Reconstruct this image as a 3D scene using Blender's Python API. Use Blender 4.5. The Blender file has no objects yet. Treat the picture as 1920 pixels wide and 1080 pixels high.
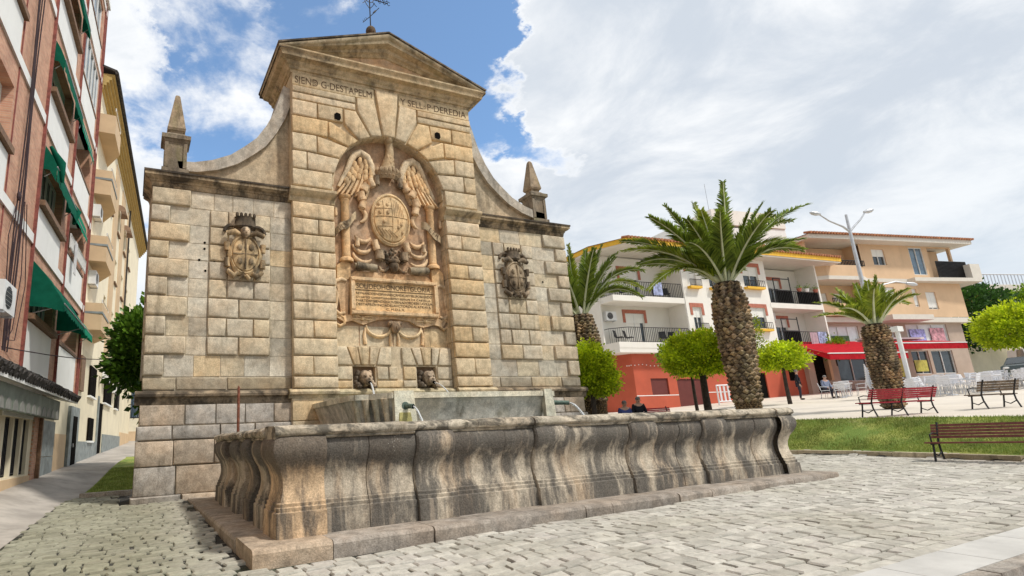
import bpy, bmesh, math, random
from mathutils import Vector, Matrix, noise as mnoise
scene = bpy.context.scene
COL = scene.collection
rnd = random.Random(7)
PI = math.pi

# ------------------------------------------------------------------ camera
CAM = Vector((-7.356, -15.799, 1.5))
def cam_axes(yaw, pitch, roll):
    a, b, c = map(math.radians, (yaw, pitch, roll))
    fw = Vector((math.sin(a)*math.cos(b), math.cos(a)*math.cos(b), math.sin(b)))
    r = Vector((math.cos(a), -math.sin(a), 0)); u = r.cross(fw)
    return math.cos(c)*r+math.sin(c)*u, -math.sin(c)*r+math.cos(c)*u, fw
r_, u_, f_ = cam_axes(24.658, 13.255, -2.655)
cd = bpy.data.cameras.new("camera"); cam = bpy.data.objects.new("camera", cd); COL.objects.link(cam)
cam.matrix_world = Matrix(((r_.x, u_.x, -f_.x, CAM.x), (r_.y, u_.y, -f_.y, CAM.y), (r_.z, u_.z, -f_.z, CAM.z), (0, 0, 0, 1)))
cd.sensor_width = 36; cd.lens = 36*1071.3/1920
cd.shift_x = 228.0/1920; cd.shift_y = 22.9/1920
cd.clip_start = 0.1; cd.clip_end = 3000
scene.camera = cam

# ------------------------------------------------------------------ exposure, sun
vs = scene.view_settings
vs.view_transform = 'Standard'; vs.look = 'None'; vs.exposure = 0.27; vs.gamma = 1; vs.use_curve_mapping = False
SUN_DIR = Vector((0.5, -0.62, 1.05)).normalized()      # towards the sun
SUN_EL = math.asin(SUN_DIR.z); SUN_AZ = math.atan2(SUN_DIR.x, SUN_DIR.y)
sd = bpy.data.lights.new("sun", 'SUN'); sd.energy = 2.7; sd.angle = math.radians(5); sd.color = (1, .95, .87)
so = bpy.data.objects.new("sun", sd); COL.objects.link(so)
so.rotation_euler = SUN_DIR.to_track_quat('Z', 'Y').to_euler()

# ------------------------------------------------------------------ node helper
class NT:
    def __init__(s, tree): s.t = tree; s.n = tree.nodes; s.l = tree.links
    def node(s, typ, ins=None, **kw):
        n = s.n.new(typ)
        for k, v in kw.items(): setattr(n, k, v)
        for k, v in (ins or {}).items(): s.set(n, k, v)
        return n
    def set(s, n, k, v):
        i = n.inputs[k]
        if isinstance(v, bpy.types.NodeSocket): s.l.new(v, i)
        elif isinstance(v, bpy.types.Node): s.l.new(v.outputs[0], i)
        else:
            if isinstance(v, (tuple, list)) and len(v) == 3 and i.type == 'RGBA': v = (*v, 1)
            i.default_value = v
    def math(s, op, a, b=0.0, c=0.0, clamp=False):
        n = s.node('ShaderNodeMath', {0: a, 1: b, 2: c}, operation=op); n.use_clamp = clamp; return n.outputs[0]
    def mix(s, f, a, b, blend='MIX'):
        n = s.node('ShaderNodeMix', data_type='RGBA', blend_type=blend)
        s.set(n, 0, f); s.set(n, 6, a); s.set(n, 7, b); return n.outputs[2]
    def noise(s, vec, scale, detail=4, rough=.55, dist=0.0):
        return s.node('ShaderNodeTexNoise', {'Vector': vec, 'Scale': scale, 'Detail': detail, 'Roughness': rough, 'Distortion': dist}).outputs[0]
    def ramp(s, f, a, b, lo=0.0, hi=1.0):
        return s.node('ShaderNodeMapRange', {0: f, 1: a, 2: b, 3: lo, 4: hi}, interpolation_type='SMOOTHSTEP').outputs[0]
    def vscale(s, vec, xyz, off=(0, 0, 0)):
        return s.node('ShaderNodeMapping', {'Vector': vec, 'Scale': xyz, 'Location': off}).outputs[0]

# ------------------------------------------------------------------ world: Nishita sky with broken cloud
w = bpy.data.worlds.new("World"); scene.world = w; w.use_nodes = True
w.node_tree.nodes.clear(); W_ = NT(w.node_tree)
sky = W_.node('ShaderNodeTexSky', sky_type='NISHITA'); sky.sun_disc = False
sky.sun_elevation = SUN_EL; sky.sun_rotation = SUN_AZ; sky.altitude = 700; sky.air_density = 1.0; sky.dust_density = .6; sky.ozone_density = 2.0
tc = W_.node('ShaderNodeTexCoord').outputs['Generated']
sep = W_.node('ShaderNodeSeparateXYZ', {0: tc})
zz = W_.math('ADD', W_.math('MAXIMUM', sep.outputs[2], 0.0), 0.22)
inv = W_.math('DIVIDE', 1.0, zz)
pl = W_.node('ShaderNodeVectorMath', {0: tc}, operation='SCALE'); W_.set(pl, 3, inv); plv = pl.outputs[0]
n1 = W_.noise(W_.vscale(plv, (1, 1, 1), (3.2, 1.1, 0)), 1.5, 9, .56, .25)
n2 = W_.noise(W_.vscale(plv, (1, 1, 1), (7.7, 2.1, 3)), 3.2, 8, .6, .35)
n3 = W_.noise(W_.vscale(plv, (1, 1, 1), (1.7, 9.1, 5)), 0.9, 6, .5, .1)
def px_dir(x, y):
    return (f_ + (x-732)/1071.3*r_ - (y-562.9)/1071.3*u_).normalized()
wob = W_.node('ShaderNodeTexNoise', {'Vector': plv, 'Scale': 2.6, 'Detail': 8.0, 'Roughness': .62})
wv = W_.node('ShaderNodeVectorMath', {0: wob.outputs['Color'], 1: (.5, .5, .5)}, operation='SUBTRACT').outputs[0]
ws = W_.node('ShaderNodeVectorMath', {0: wv}, operation='SCALE'); W_.set(ws, 3, .42)
tcw = W_.node('ShaderNodeVectorMath', {0: tc, 1: ws.outputs[0]}, operation='ADD').outputs[0]
tcw = W_.node('ShaderNodeVectorMath', {0: tcw}, operation='NORMALIZE').outputs[0]
def lobe(x, y, deg):     # 1 at the direction, 0 beyond deg
    d = px_dir(x, y)
    dt = W_.node('ShaderNodeVectorMath', {0: tcw, 1: tuple(d)}, operation='DOT_PRODUCT').outputs['Value']
    return W_.ramp(dt, math.cos(math.radians(deg*1.25)), math.cos(math.radians(deg*.2)))
hole = lobe(455, 200, 13)
for a in ((400, 230, 8), (330, 110, 3), (600, 75, 6), (740, 20, 6), (885, 225, 7), (800, 105, 7), (480, 300, 7), (120, -350, 14), (1000, 285, 4), (870, 40, 4), (-900, 100, 14)):
    hole = W_.math('MAXIMUM', hole, lobe(*a))
base = W_.math('ADD', W_.math('MULTIPLY', n1, .62), W_.math('MULTIPLY', n2, .38))
fineN = W_.noise(plv, 7.0, 8, .65, .3)
base = W_.math('ADD', base, W_.math('MULTIPLY', W_.math('SUBTRACT', fineN, .5), .16))
cov = W_.math('SUBTRACT', W_.math('ADD', base, .185), W_.math('MULTIPLY', hole, .29))
cloud = W_.ramp(cov, .415, .53)
n4 = W_.noise(W_.vscale(plv, (1, 1, 1), (2.2, 6.1, 8)), 2.1, 10, .62, .5)
gray = W_.ramp(W_.math('ADD', W_.math('MULTIPLY', n3, .35), W_.math('MULTIPLY', n4, .65)), .40, .62)
gray = W_.math('MULTIPLY', gray, W_.ramp(cov, .46, .58, 0.0, .85))
ccol = W_.mix(gray, (8.6, 8.7, 8.8), (4.9, 5.5, 6.3))
low = W_.math('MULTIPLY', W_.ramp(sep.outputs[2], .42, .08), W_.ramp(n3, .30, .62, .35, .85))
ccol = W_.mix(low, ccol, (5.0, 5.9, 6.8))
skc = W_.mix(1.0, sky.outputs[0], (1.3, 1.7, 1.85), 'MULTIPLY')
hz = W_.ramp(sep.outputs[2], 0.0, .22)
skc = W_.mix(W_.math('SUBTRACT', .4, W_.math('MULTIPLY', hz, .32)), skc, (7.5, 8.2, 9.0))
wc = W_.mix(cloud, skc, ccol)
bg = W_.node('ShaderNodeBackground', {'Color': wc, 'Strength': .1})
W_.node('ShaderNodeOutputWorld', {'Surface': bg.outputs[0]})

# ------------------------------------------------------------------ mesh builder and object helpers
class MB:
    def __init__(s): s.v = []; s.f = []; s.m = []; s.mi = 0
    def add(s, vs_, fs):
        o = len(s.v); s.v += [tuple(p) for p in vs_]; s.f += [tuple(i+o for i in f) for f in fs]; s.m += [s.mi]*len(fs)
    def hexa(s, p):      # 8 points: bottom 0-3 ccw, top 4-7
        s.add(p, [(3, 2, 1, 0), (4, 5, 6, 7), (0, 1, 5, 4), (1, 2, 6, 5), (2, 3, 7, 6), (3, 0, 4, 7)])
    def box(s, x0, x1, y0, y1, z0, z1):
        if x0 > x1: x0, x1 = x1, x0
        if y0 > y1: y0, y1 = y1, y0
        if z0 > z1: z0, z1 = z1, z0
        s.hexa([(x0, y0, z0), (x1, y0, z0), (x1, y1, z0), (x0, y1, z0), (x0, y0, z1), (x1, y0, z1), (x1, y1, z1), (x0, y1, z1)])
    def tube(s, pts, r, n=6, caps=True):
        pts = [Vector(p) for p in pts]; rs = r if isinstance(r, (list, tuple)) else [r]*len(pts)
        rings = []; up = None
        for i, p in enumerate(pts):
            t = (pts[min(i+1, len(pts)-1)]-pts[max(i-1, 0)]); t.normalize()
            if up is None:
                up = Vector((0, 0, 1)) if abs(t.z) < .9 else Vector((1, 0, 0))
            a = t.cross(up)
            if a.length < 1e-6: a = t.orthogonal()
            a.normalize(); b = a.cross(t).normalized(); up = b
            rings.append([p+rs[i]*(math.cos(2*PI*k/n)*a+math.sin(2*PI*k/n)*b) for k in range(n)])
        o = len(s.v); s.v += [tuple(q) for R in rings for q in R]
        fs = []
        for i in range(len(pts)-1):
            for k in range(n):
                k2 = (k+1) % n; fs.append((o+i*n+k, o+(i+1)*n+k, o+(i+1)*n+k2, o+i*n+k2))
        if caps: fs.append(tuple(o+k for k in range(n))); fs.append(tuple(o+(len(pts)-1)*n+k for k in reversed(range(n))))
        s.f += fs; s.m += [s.mi]*len(fs)
    def prism(s, poly, axis, a0, a1):   # poly in the two other axes (order x,y,z minus axis)
        n = len(poly)
        def P(q, a):
            q = list(q); q.insert('xyz'.index(axis), a); return tuple(q)
        vs_ = [P(q, a0) for q in poly]+[P(q, a1) for q in poly]
        s.add(vs_, [tuple(range(n)), tuple(reversed(range(n, 2*n)))]+[(i, i+n, (i+1) % n+n, (i+1) % n) for i in range(n)])
    def lathe(s, prof, c, n=16, flat=1.0, caps=True):   # prof list of (r,z)
        o = len(s.v)
        for r, z in prof:
            for k in range(n):
                a = 2*PI*k/n; s.v.append((c[0]+r*math.cos(a), c[1]+flat*r*math.sin(a), c[2]+z))
        fs = [(o+i*n+k, o+i*n+(k+1) % n, o+(i+1)*n+(k+1) % n, o+(i+1)*n+k) for i in range(len(prof)-1) for k in range(n)]
        if caps: fs += [tuple(o+k for k in reversed(range(n))), tuple(o+(len(prof)-1)*n+k for k in range(n))]
        s.f += fs; s.m += [s.mi]*len(fs)
    def ell(s, c, r, rot=0.0, nu=10, nv=7, jit=0.0):      # ellipsoid, rotated about y
        o = len(s.v); cr, sr = math.cos(rot), math.sin(rot)
        def P(th, ph):
            x = r[0]*math.sin(th)*math.cos(ph); y = r[1]*math.sin(th)*math.sin(ph); z = r[2]*math.cos(th)
            k = 1+jit*mnoise.noise(Vector((c[0]+x*3, c[1]+y*3, c[2]+z*3))*2)
            x *= k; z *= k; y *= k
            return (c[0]+x*cr+z*sr, c[1]+y, c[2]-x*sr+z*cr)
        for i in range(1, nv):
            for k in range(nu): s.v.append(P(PI*i/nv, 2*PI*k/nu))
        t = len(s.v); s.v.append(P(0, 0)); s.v.append(P(PI, 0))
        fs = [(o+i*nu+k, o+(i+1)*nu+k, o+(i+1)*nu+(k+1) % nu, o+i*nu+(k+1) % nu) for i in range(nv-2) for k in range(nu)]
        fs += [(t, o+k, o+(k+1) % nu) for k in range(nu)]+[(t+1, o+(nv-2)*nu+(k+1) % nu, o+(nv-2)*nu+k) for k in range(nu)]
        s.f += fs; s.m += [s.mi]*len(fs)
    def mesh(s, name, mats, smooth=None):
        me = bpy.data.meshes.new(name); me.from_pydata(s.v, [], s.f)
        for m in (mats if isinstance(mats, (list, tuple)) else [mats]): me.materials.append(m)
        me.polygons.foreach_set('material_index', s.m); me.update()
        if smooth is not None:
            me.polygons.foreach_set('use_smooth', [True]*len(me.polygons)); me.set_sharp_from_angle(angle=math.radians(smooth))
        return me
    def build(s, name, mats, parent=None, world=False, smooth=None, color=None, kind=None, label=None):
        return put(name, s.mesh(name, mats, smooth), parent, world, color, kind, label)
def put(name, me, parent=None, world=False, color=None, kind=None, label=None):
    o = bpy.data.objects.new(name, me); COL.objects.link(o)
    if parent is not None:
        o.parent = parent
        if world: o.matrix_parent_inverse = (Matrix.Translation(parent.location) @ parent.rotation_euler.to_matrix().to_4x4()).inverted()
    if color: o.color = (*color[:3], 1)
    if kind: o['kind'] = kind
    if label: o['label'] = label
    return o
def tag(o, label, cat, group=None):
    o['label'] = label; o['category'] = cat
    if group: o['group'] = group
    return o
def thing(name, label, cat, loc=(0, 0, 0), rz=0.0, group=None):
    o = bpy.data.objects.new(name, None); COL.objects.link(o); o.empty_display_size = .2
    o.location = loc; o.rotation_euler = (0, 0, rz)
    return tag(o, label, cat, group)
def dup(root, loc, rz, label, group=None):
    r = root.copy(); COL.objects.link(r); r.location = loc; r.rotation_euler = (0, 0, rz)
    r['label'] = label
    if group: r['group'] = group
    for ch in list(root.children):
        c = ch.copy(); COL.objects.link(c); c.parent = r
        for g in list(ch.children):
            d = g.copy(); COL.objects.link(d); d.parent = c
    return r

def jit(a, b, col):
    k = rnd.uniform(a, b); return tuple(v*k for v in col)
# ------------------------------------------------------------------ materials
def new_mat(name):
    m = bpy.data.materials.new(name); m.use_nodes = True; m.node_tree.nodes.clear()
    t = NT(m.node_tree); b = t.node('ShaderNodeBsdfPrincipled'); t.node('ShaderNodeOutputMaterial', {'Surface': b.outputs[0]})
    return m, t, b
def plain(name, col, rough=.7, metal=0.0, var=.18, scale=3.0, bump=.0, bscale=30.0, spec=.35, dirt=0.0, dirtcol=(.06, .05, .04)):
    m, t, b = new_mat(name)
    pos = t.node('ShaderNodeNewGeometry').outputs['Position']
    n = t.noise(pos, scale, 6, .6)
    c = t.mix(t.ramp(n, .3, .7), tuple(x*(1-var) for x in col), tuple(min(1, x*(1+var)) for x in col))
    if dirt:
        st = t.noise(t.vscale(pos, (1.7, 1.7, .35)), 1.6, 7, .65)
        c = t.mix(t.math('MULTIPLY', t.ramp(st, .5, .75), dirt), c, dirtcol)
    t.set(b, 'Base Color', c); t.set(b, 'Roughness', rough); t.set(b, 'Metallic', metal); t.set(b, 'Specular IOR Level', spec)
    if bump:
        bn = t.node('ShaderNodeBump', {'Height': t.noise(pos, bscale, 6, .7), 'Strength': bump, 'Distance': .02}); t.set(b, 'Normal', bn)
    return m
def stone(name, col, stain=.3, staincol=(.035, .03, .025), st_lo=.5, st_hi=.72, var=.3, pits=.5, bump=.6, sscale=1.2, sz=.35, warm=.22, rough=.9, moss=0.0, streak=.6):
    m, t, b = new_mat(name)
    pos = t.node('ShaderNodeNewGeometry').outputs['Position']
    oi = t.node('ShaderNodeObjectInfo')
    c = t.mix(1.0, col, oi.outputs['Color'], 'MULTIPLY')
    big = t.noise(pos, 1.3, 8, .62, .3)
    c = t.mix(t.math('MULTIPLY', t.ramp(big, .38, .68), warm), c, t.mix(1.0, c, (1.12, .80, .50), 'MULTIPLY'))
    med = t.noise(pos, 5.0, 8, .7)
    c = t.mix(1.0, c, t.mix(t.ramp(med, .25, .75), (1-var,)*3, (1+var,)*3), 'MULTIPLY')
    fine = t.noise(pos, 38.0, 4, .7)
    c = t.mix(1.0, c, t.mix(t.ramp(fine, .3, .7), (1-var*.7,)*3, (1+var*.5,)*3), 'MULTIPLY')
    st = t.noise(t.vscale(pos, (1, 1, sz), (3, 5, 1)), sscale, 9, .68, .4)
    c = t.mix(t.math('MULTIPLY', t.ramp(st, st_lo, st_hi), stain), c, staincol)
    sk = t.noise(t.vscale(pos, (5.5, 5.5, .35), (7, 1, 2)), 1.0, 6, .6, .2); skm = t.ramp(t.noise(pos, .55, 5, .6), .46, .62)
    c = t.mix(t.math('MULTIPLY', t.math('MULTIPLY', t.ramp(sk, .5, .68), skm), streak), c, t.mix(1.0, c, (.34, .33, .31), 'MULTIPLY'))
    if moss:
        ms = t.noise(t.vscale(pos, (1, 1, .5), (13, 5, 1)), 1.9, 8, .6)
        c = t.mix(t.math('MULTIPLY', t.ramp(ms, .52, .72), moss), c, (.16, .15, .05))
    vor = t.node('ShaderNodeTexVoronoi', {'Vector': pos, 'Scale': 26.0})
    pit = t.math('MULTIPLY', t.ramp(vor.outputs[0], .0, .28), 1.0)
    gate = t.ramp(t.noise(pos, 3.1, 3, .5), .45, .6)
    pitm = t.math('MULTIPLY', t.math('MULTIPLY', t.math('SUBTRACT', 1.0, pit), gate), pits)
    c = t.mix(t.math('MULTIPLY', pitm, .55), c, (.07, .05, .035))
    t.set(b, 'Base Color', c); t.set(b, 'Roughness', rough); t.set(b, 'Specular IOR Level', .2)
    h = t.math('ADD', t.math('MULTIPLY', med, .8), t.math('MULTIPLY', fine, .35))
    h = t.math('SUBTRACT', h, t.math('MULTIPLY', pitm, .6))
    t.set(b, 'Normal', t.node('ShaderNodeBump', {'Height': h, 'Strength': bump, 'Distance': .035}))
    return m
M = {}
M['block'] = stone('warm_sandstone', (.575, .50, .375), stain=.30, st_lo=.56, st_hi=.8)
M['ashlar'] = stone('pale_sandstone', (.55, .495, .39), stain=.30, st_lo=.56, st_hi=.8, pits=.35, bump=.4)
M['mortar'] = stone('lime_mortar', (.60, .53, .40), stain=.35, var=.2, pits=.2)
M['niche'] = stone('niche_sandstone', (.45, .325, .22), stain=.25, pits=.1, bump=.35, warm=.5)
M['carved'] = stone('carved_sandstone', (.60, .49, .345), stain=.45, staincol=(.10, .07, .05), st_lo=.5, st_hi=.64, sscale=2.6, pits=.15, bump=.6, warm=.35)
M['carved_grey'] = stone('weathered_carving', (.36, .30, .22), stain=.8, st_lo=.42, st_hi=.6, sscale=2.2, pits=.3, bump=.7)
M['cornice'] = stone('cornice_stone', (.48, .42, .31), stain=.62, st_lo=.47, st_hi=.66, sz=.9, sscale=1.5, moss=.4)
M['crust'] = stone('black_crusted_stone', (.24, .20, .15), stain=.9, st_lo=.38, st_hi=.62, sz=.8, sscale=1.6)
M['obelisk'] = stone('lichened_obelisk_stone', (.30, .26, .20), stain=.7, st_lo=.45, st_hi=.7, sscale=3, moss=.5)
M['plaster'] = stone('old_scroll_render', (.44, .40, .33), stain=.5, st_lo=.5, st_hi=.7, pits=.05, bump=.25, warm=.2)
M['granite'] = stone('grey_granite', (.40, .365, .32), stain=.5, st_lo=.48, st_hi=.72, var=.34, pits=.25, warm=.2)
M['letters'] = plain('letter_dirt', (.13, .085, .05), .95, var=.3, scale=9)  # dark brown of the dirt in the carved letters
M['basin'] = stone('whitish_basin_stone', (.66, .62, .54), stain=.5, staincol=(.08, .08, .065), st_lo=.48, st_hi=.68, sz=.5, moss=.35, pits=.2)
M['algae'] = stone('basin_algae', (.42, .38, .16), stain=.4, staincol=(.15, .16, .04), pits=.1)
# trough: dark weathered tops, iron streaks, pale splashes
def trough_mat():
    m, t, b = new_mat('weathered_trough_stone')
    geo = t.node('ShaderNodeNewGeometry'); pos = geo.outputs['Position']
    oi = t.node('ShaderNodeObjectInfo')
    c = t.mix(1.0, (.52, .45, .35), oi.outputs['Color'], 'MULTIPLY')
    med = t.noise(pos, 4.5, 9, .7); fine = t.noise(pos, 40.0, 4, .7)
    c = t.mix(t.math('MULTIPLY', t.ramp(t.noise(t.vscale(pos, (1, 1, .25), (1, 2, 3)), 2.0, 7, .6), .42, .65), .6), c, (.36, .24, .14))
    c = t.mix(1.0, c, t.mix(t.ramp(med, .25, .75), (.65,)*3, (1.3,)*3), 'MULTIPLY')
    c = t.mix(1.0, c, t.mix(t.ramp(fine, .3, .7), (.75,)*3, (1.2,)*3), 'MULTIPLY')
    z = t.node('ShaderNodeSeparateXYZ', {0: pos}).outputs[2]
    up = t.ramp(z, .95, 1.35)                      # wet crust sits on the swelling
    low = t.math('MULTIPLY', t.ramp(z, .8, .5), .45)
    d = t.noise(t.vscale(pos, (1.5, 1.5, .32), (9, 2, 4)), 1.4, 9, .68, .5)
    f = t.math('ADD', d, t.math('MULTIPLY', t.math('MAXIMUM', up, low), .15))
    c = t.mix(t.math('MULTIPLY', t.ramp(f, .46, .63), .88), c, t.mix(t.ramp(fine, .3, .75), (.05, .046, .042), (.115, .108, .098)))
    stx = t.noise(t.vscale(pos, (7, 7, .3), (2, 2, 4)), 1.0, 5, .6)
    c = t.mix(t.math('MULTIPLY', t.ramp(stx, .58, .72), .5), c, (.42, .35, .27))
    vor = t.node('ShaderNodeTexVoronoi', {'Vector': t.vscale(pos, (1, 1, .7)), 'Scale': 34.0})
    sp = t.math('MULTIPLY', t.ramp(vor.outputs[0], .22, .12), t.ramp(t.noise(pos, 1.8, 5, .7), .56, .66))
    c = t.mix(t.math('MULTIPLY', sp, t.ramp(z, .7, 1.1)), c, (.55, .53, .48))
    t.set(b, 'Base Color', c); t.set(b, 'Roughness', .82); t.set(b, 'Specular IOR Level', .25)
    h = t.math('ADD', t.math('MULTIPLY', med, .8), t.math('MULTIPLY', fine, .35))
    t.set(b, 'Normal', t.node('ShaderNodeBump', {'Height': h, 'Strength': .75, 'Distance': .03}))
    return m
M['trough'] = trough_mat()
M['rim'] = stone('trough_rim_stone', (.46, .42, .35), stain=.85, staincol=(.07, .065, .055), st_lo=.45, st_hi=.60, sscale=3.0, sz=1.5, pits=.8, moss=.2)
def cobble_mat():
    m, t, b = new_mat('worn_cobble_stone')
    geo = t.node('ShaderNodeNewGeometry'); pos = geo.outputs['Position']
    at = t.node('ShaderNodeAttribute', attribute_name='rand')
    oi = t.node('ShaderNodeObjectInfo')
    rr = t.math('FRACT', t.math('ADD', t.math('MULTIPLY', at.outputs['Fac'], 1.0), oi.outputs['Random']))
    c = t.mix(rr, (.41, .39, .34), (.58, .555, .49))
    c = t.mix(t.ramp(t.math('FRACT', t.math('MULTIPLY', rr, 7.3)), .7, .9), c, (.50, .47, .42))
    n = t.noise(pos, 7.0, 8, .7)
    c = t.mix(1.0, c, t.mix(t.ramp(n, .25, .75), (.72,)*3, (1.16,)*3), 'MULTIPLY')
    big = t.noise(pos, .35, 4, .6)
    c = t.mix(t.math('MULTIPLY', t.ramp(big, .4, .7), .45), c, t.mix(1.0, c, (.74, .72, .62), 'MULTIPLY'))
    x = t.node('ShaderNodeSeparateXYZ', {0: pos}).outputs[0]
    moss_shade = t.math('MULTIPLY', t.ramp(t.math('ADD', x, t.math('MULTIPLY', big, 1.5)), -4.4, -6.4), .8)      # mossy side by the lane, with shade painted into the stone colour
    c = t.mix(moss_shade, c, t.mix(1.0, c, (.60, .62, .50), 'MULTIPLY'))
    t.set(b, 'Base Color', c); t.set(b, 'Roughness', .75); t.set(b, 'Specular IOR Level', .3)
    t.set(b, 'Normal', t.node('ShaderNodeBump', {'Height': t.noise(pos, 22.0, 6, .7), 'Strength': .5, 'Distance': .02}))
    return m
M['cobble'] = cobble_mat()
def joint_mat():
    m, t, b = new_mat('cobble_joint_mortar')
    pos = t.node('ShaderNodeNewGeometry').outputs['Position']
    n = t.noise(pos, 3.2, 8, .75, .5)
    c = t.mix(t.ramp(n, .50, .70), (.025, .023, .018), (.36, .35, .30))
    g = t.noise(pos, .8, 4, .6)
    c = t.mix(t.math('MULTIPLY', t.ramp(g, .5, .65), .3), c, (.06, .08, .03))
    t.set(b, 'Base Color', c); t.set(b, 'Roughness', .95)
    t.set(b, 'Normal', t.node('ShaderNodeBump', {'Height': t.noise(pos, 30.0, 6, .7), 'Strength': .6, 'Distance': .02}))
    return m
M['joint'] = joint_mat()
M['concrete'] = plain('street_concrete', (.40, .365, .325), .9, var=.22, scale=.9, bump=.3, bscale=25, dirt=.25)
M['slab'] = plain('smooth_paving', (.50, .49, .46), .8, var=.12, scale=1.2, bump=.15, dirt=.15)
M['asphalt'] = plain('brown_road', (.22, .16, .14), .9, var=.25, scale=6, bump=.4, bscale=60)
M['terrace'] = plain('beige_terrace_paving', (.62, .56, .48), .85, var=.08, scale=.5, bump=.1)
M['earth'] = plain('earth', (.25, .21, .15), .95, var=.3, scale=.6, bump=.3)
M['curb'] = stone('kerb_stone', (.46, .40, .28), stain=.4, pits=.3)
def brick_mat():
    m, t, b = new_mat('red_facing_brick')
    oc = t.node('ShaderNodeTexCoord').outputs['Object']
    br = t.node('ShaderNodeTexBrick', {'Vector': t.node('ShaderNodeCombineXYZ', {0: t.node('ShaderNodeSeparateXYZ', {0: oc}).outputs[0], 1: t.node('ShaderNodeSeparateXYZ', {0: oc}).outputs[2]}).outputs[0],
        'Color1': (.48, .24, .16, 1), 'Color2': (.60, .34, .22, 1), 'Mortar': (.50, .38, .29, 1), 'Scale': 1.0, 'Mortar Size': .006, 'Mortar Smooth': .2, 'Bias': .0, 'Brick Width': .25, 'Row Height': .065})
    pos = t.node('ShaderNodeNewGeometry').outputs['Position']
    c = t.mix(1.0, br.outputs[0], t.mix(t.ramp(t.noise(pos, 2.0, 8, .7), .3, .7), (.8,)*3, (1.15,)*3), 'MULTIPLY')
    t.set(b, 'Base Color', c); t.set(b, 'Roughness', .85)
    t.set(b, 'Normal', t.node('ShaderNodeBump', {'Height': t.math('MULTIPLY', br.outputs[1], -1.0), 'Strength': .5, 'Distance': .01}))
    return m
M['brick'] = brick_mat()
M['brick_edge'] = plain('dark_brick_edge', (.23, .075, .06), .8, var=.3, scale=8)
M['white'] = plain('white_render_panel', (.80, .81, .79), .7, var=.04, scale=1, dirt=.12, dirtcol=(.4, .4, .37))
M['cream'] = plain('cream_render', (.74, .67, .50), .8, var=.08, scale=.8, bump=.08, dirt=.25, dirtcol=(.35, .3, .2))
M['tan'] = plain('tan_render', (.60, .44, .27), .8, var=.08, scale=1)
M['palecream'] = plain('pale_cream_render', (.82, .74, .56), .8, var=.06, scale=1, dirt=.15, dirtcol=(.4, .33, .2))
M['dado'] = plain('grey_stone_dado', (.22, .25, .25), .6, var=.25, scale=3, dirt=.3)
M['greentile'] = plain('grey_green_fascia', (.13, .155, .12), .6, var=.3, scale=2, dirt=.5)
M['wood'] = plain('brown_sill_wood', (.20, .12, .07), .7, var=.25, scale=9)
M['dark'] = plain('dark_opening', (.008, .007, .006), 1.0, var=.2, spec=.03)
M['glass'] = plain('window_glass', (.035, .045, .05), .08, var=.2, spec=.8)
M['glassblue'] = plain('sky_glass', (.10, .16, .22), .06, var=.2, spec=1.0)
M['frame'] = plain('white_window_frame', (.72, .72, .70), .5, var=.05)
M['shutter'] = plain('white_roller_shutter', (.78, .77, .72), .6, var=.04)
def fabric(name, col, var=.15):
    m, t, b = new_mat(name)
    pos = t.node('ShaderNodeNewGeometry').outputs['Position']
    c = t.mix(t.ramp(t.noise(pos, 4.0, 6, .6), .3, .7), tuple(x*(1-var) for x in col), tuple(x*(1+var) for x in col))
    t.set(b, 'Base Color', c); t.set(b, 'Roughness', .9); t.set(b, 'Specular IOR Level', .1)
    tr = t.node('ShaderNodeBsdfTranslucent', {'Color': c}); mx = t.node('ShaderNodeMixShader', {0: .25, 1: b.outputs[0], 2: tr.outputs[0]})
    t.l.new(mx.outputs[0], [n for n in t.n if n.type == 'OUTPUT_MATERIAL'][0].inputs[0])
    return m
M['green'] = fabric('green_awning_cloth', (.008, .13, .08))
M['green2'] = fabric('light_green_awning_cloth', (.015, .26, .15))
M['red'] = fabric('red_awning_cloth', (.50, .02, .03))
M['tancloth'] = fabric('tan_awning_cloth', (.36, .25, .18))
M['white_cloth'] = fabric('white_cloth', (.75, .75, .76))
M['blue_cloth'] = fabric('blue_cloth', (.12, .16, .35))
M['rooftile'] = plain('dark_roof_tile', (.05, .045, .042), .85, var=.5, scale=6, bump=.5)
M['redtile'] = plain('terracotta_tile', (.42, .19, .10), .85, var=.3, scale=4, bump=.4)
M['eave'] = plain('ochre_eave', (.50, .36, .13), .7, var=.1)
M['metal'] = plain('galvanised_metal', (.55, .56, .58), .4, .6, var=.12, scale=6)
M['ac'] = plain('ac_casing', (.74, .75, .75), .45, var=.05)
M['iron'] = plain('black_iron', (.02, .02, .022), .5, .3, var=.3)
M['rust'] = plain('rusty_iron', (.17, .06, .035), .85, var=.4, scale=14, bump=.4)
M['wirecol'] = plain('cable_rubber', (.04, .025, .03), .8)
M['yellow'] = plain('yellow_fascia', (.78, .46, .05), .7, var=.08)
M['white_wall'] = plain('white_wall', (.78, .75, .69), .8, var=.04, scale=.7, dirt=.1, dirtcol=(.5, .46, .38))
M['loggia'] = plain('loggia_wall', (.72, .69, .62), .8, var=.04, scale=.7)
M['orange'] = plain('orange_red_wall', (.46, .095, .05), .75, var=.1, scale=.6, dirt=.1, dirtcol=(.4, .12, .08))
M['lintel'] = plain('brick_red_lintel', (.42, .15, .10), .8, var=.2, scale=9)
M['maroon'] = plain('maroon_shutter', (.13, .03, .025), .6, var=.1)
M['ochre'] = plain('ochre_render', (.66, .46, .29), .8, var=.06, scale=.7, dirt=.08)
M['taupe'] = plain('taupe_stone_cladding', (.44, .34, .27), .6, var=.08, scale=1)
M['soffit'] = plain('white_soffit', (.66, .62, .55), .8, var=.04)
M['poster'] = plain('poster_blue', (.32, .32, .62), .5, var=.5, scale=5)
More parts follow.
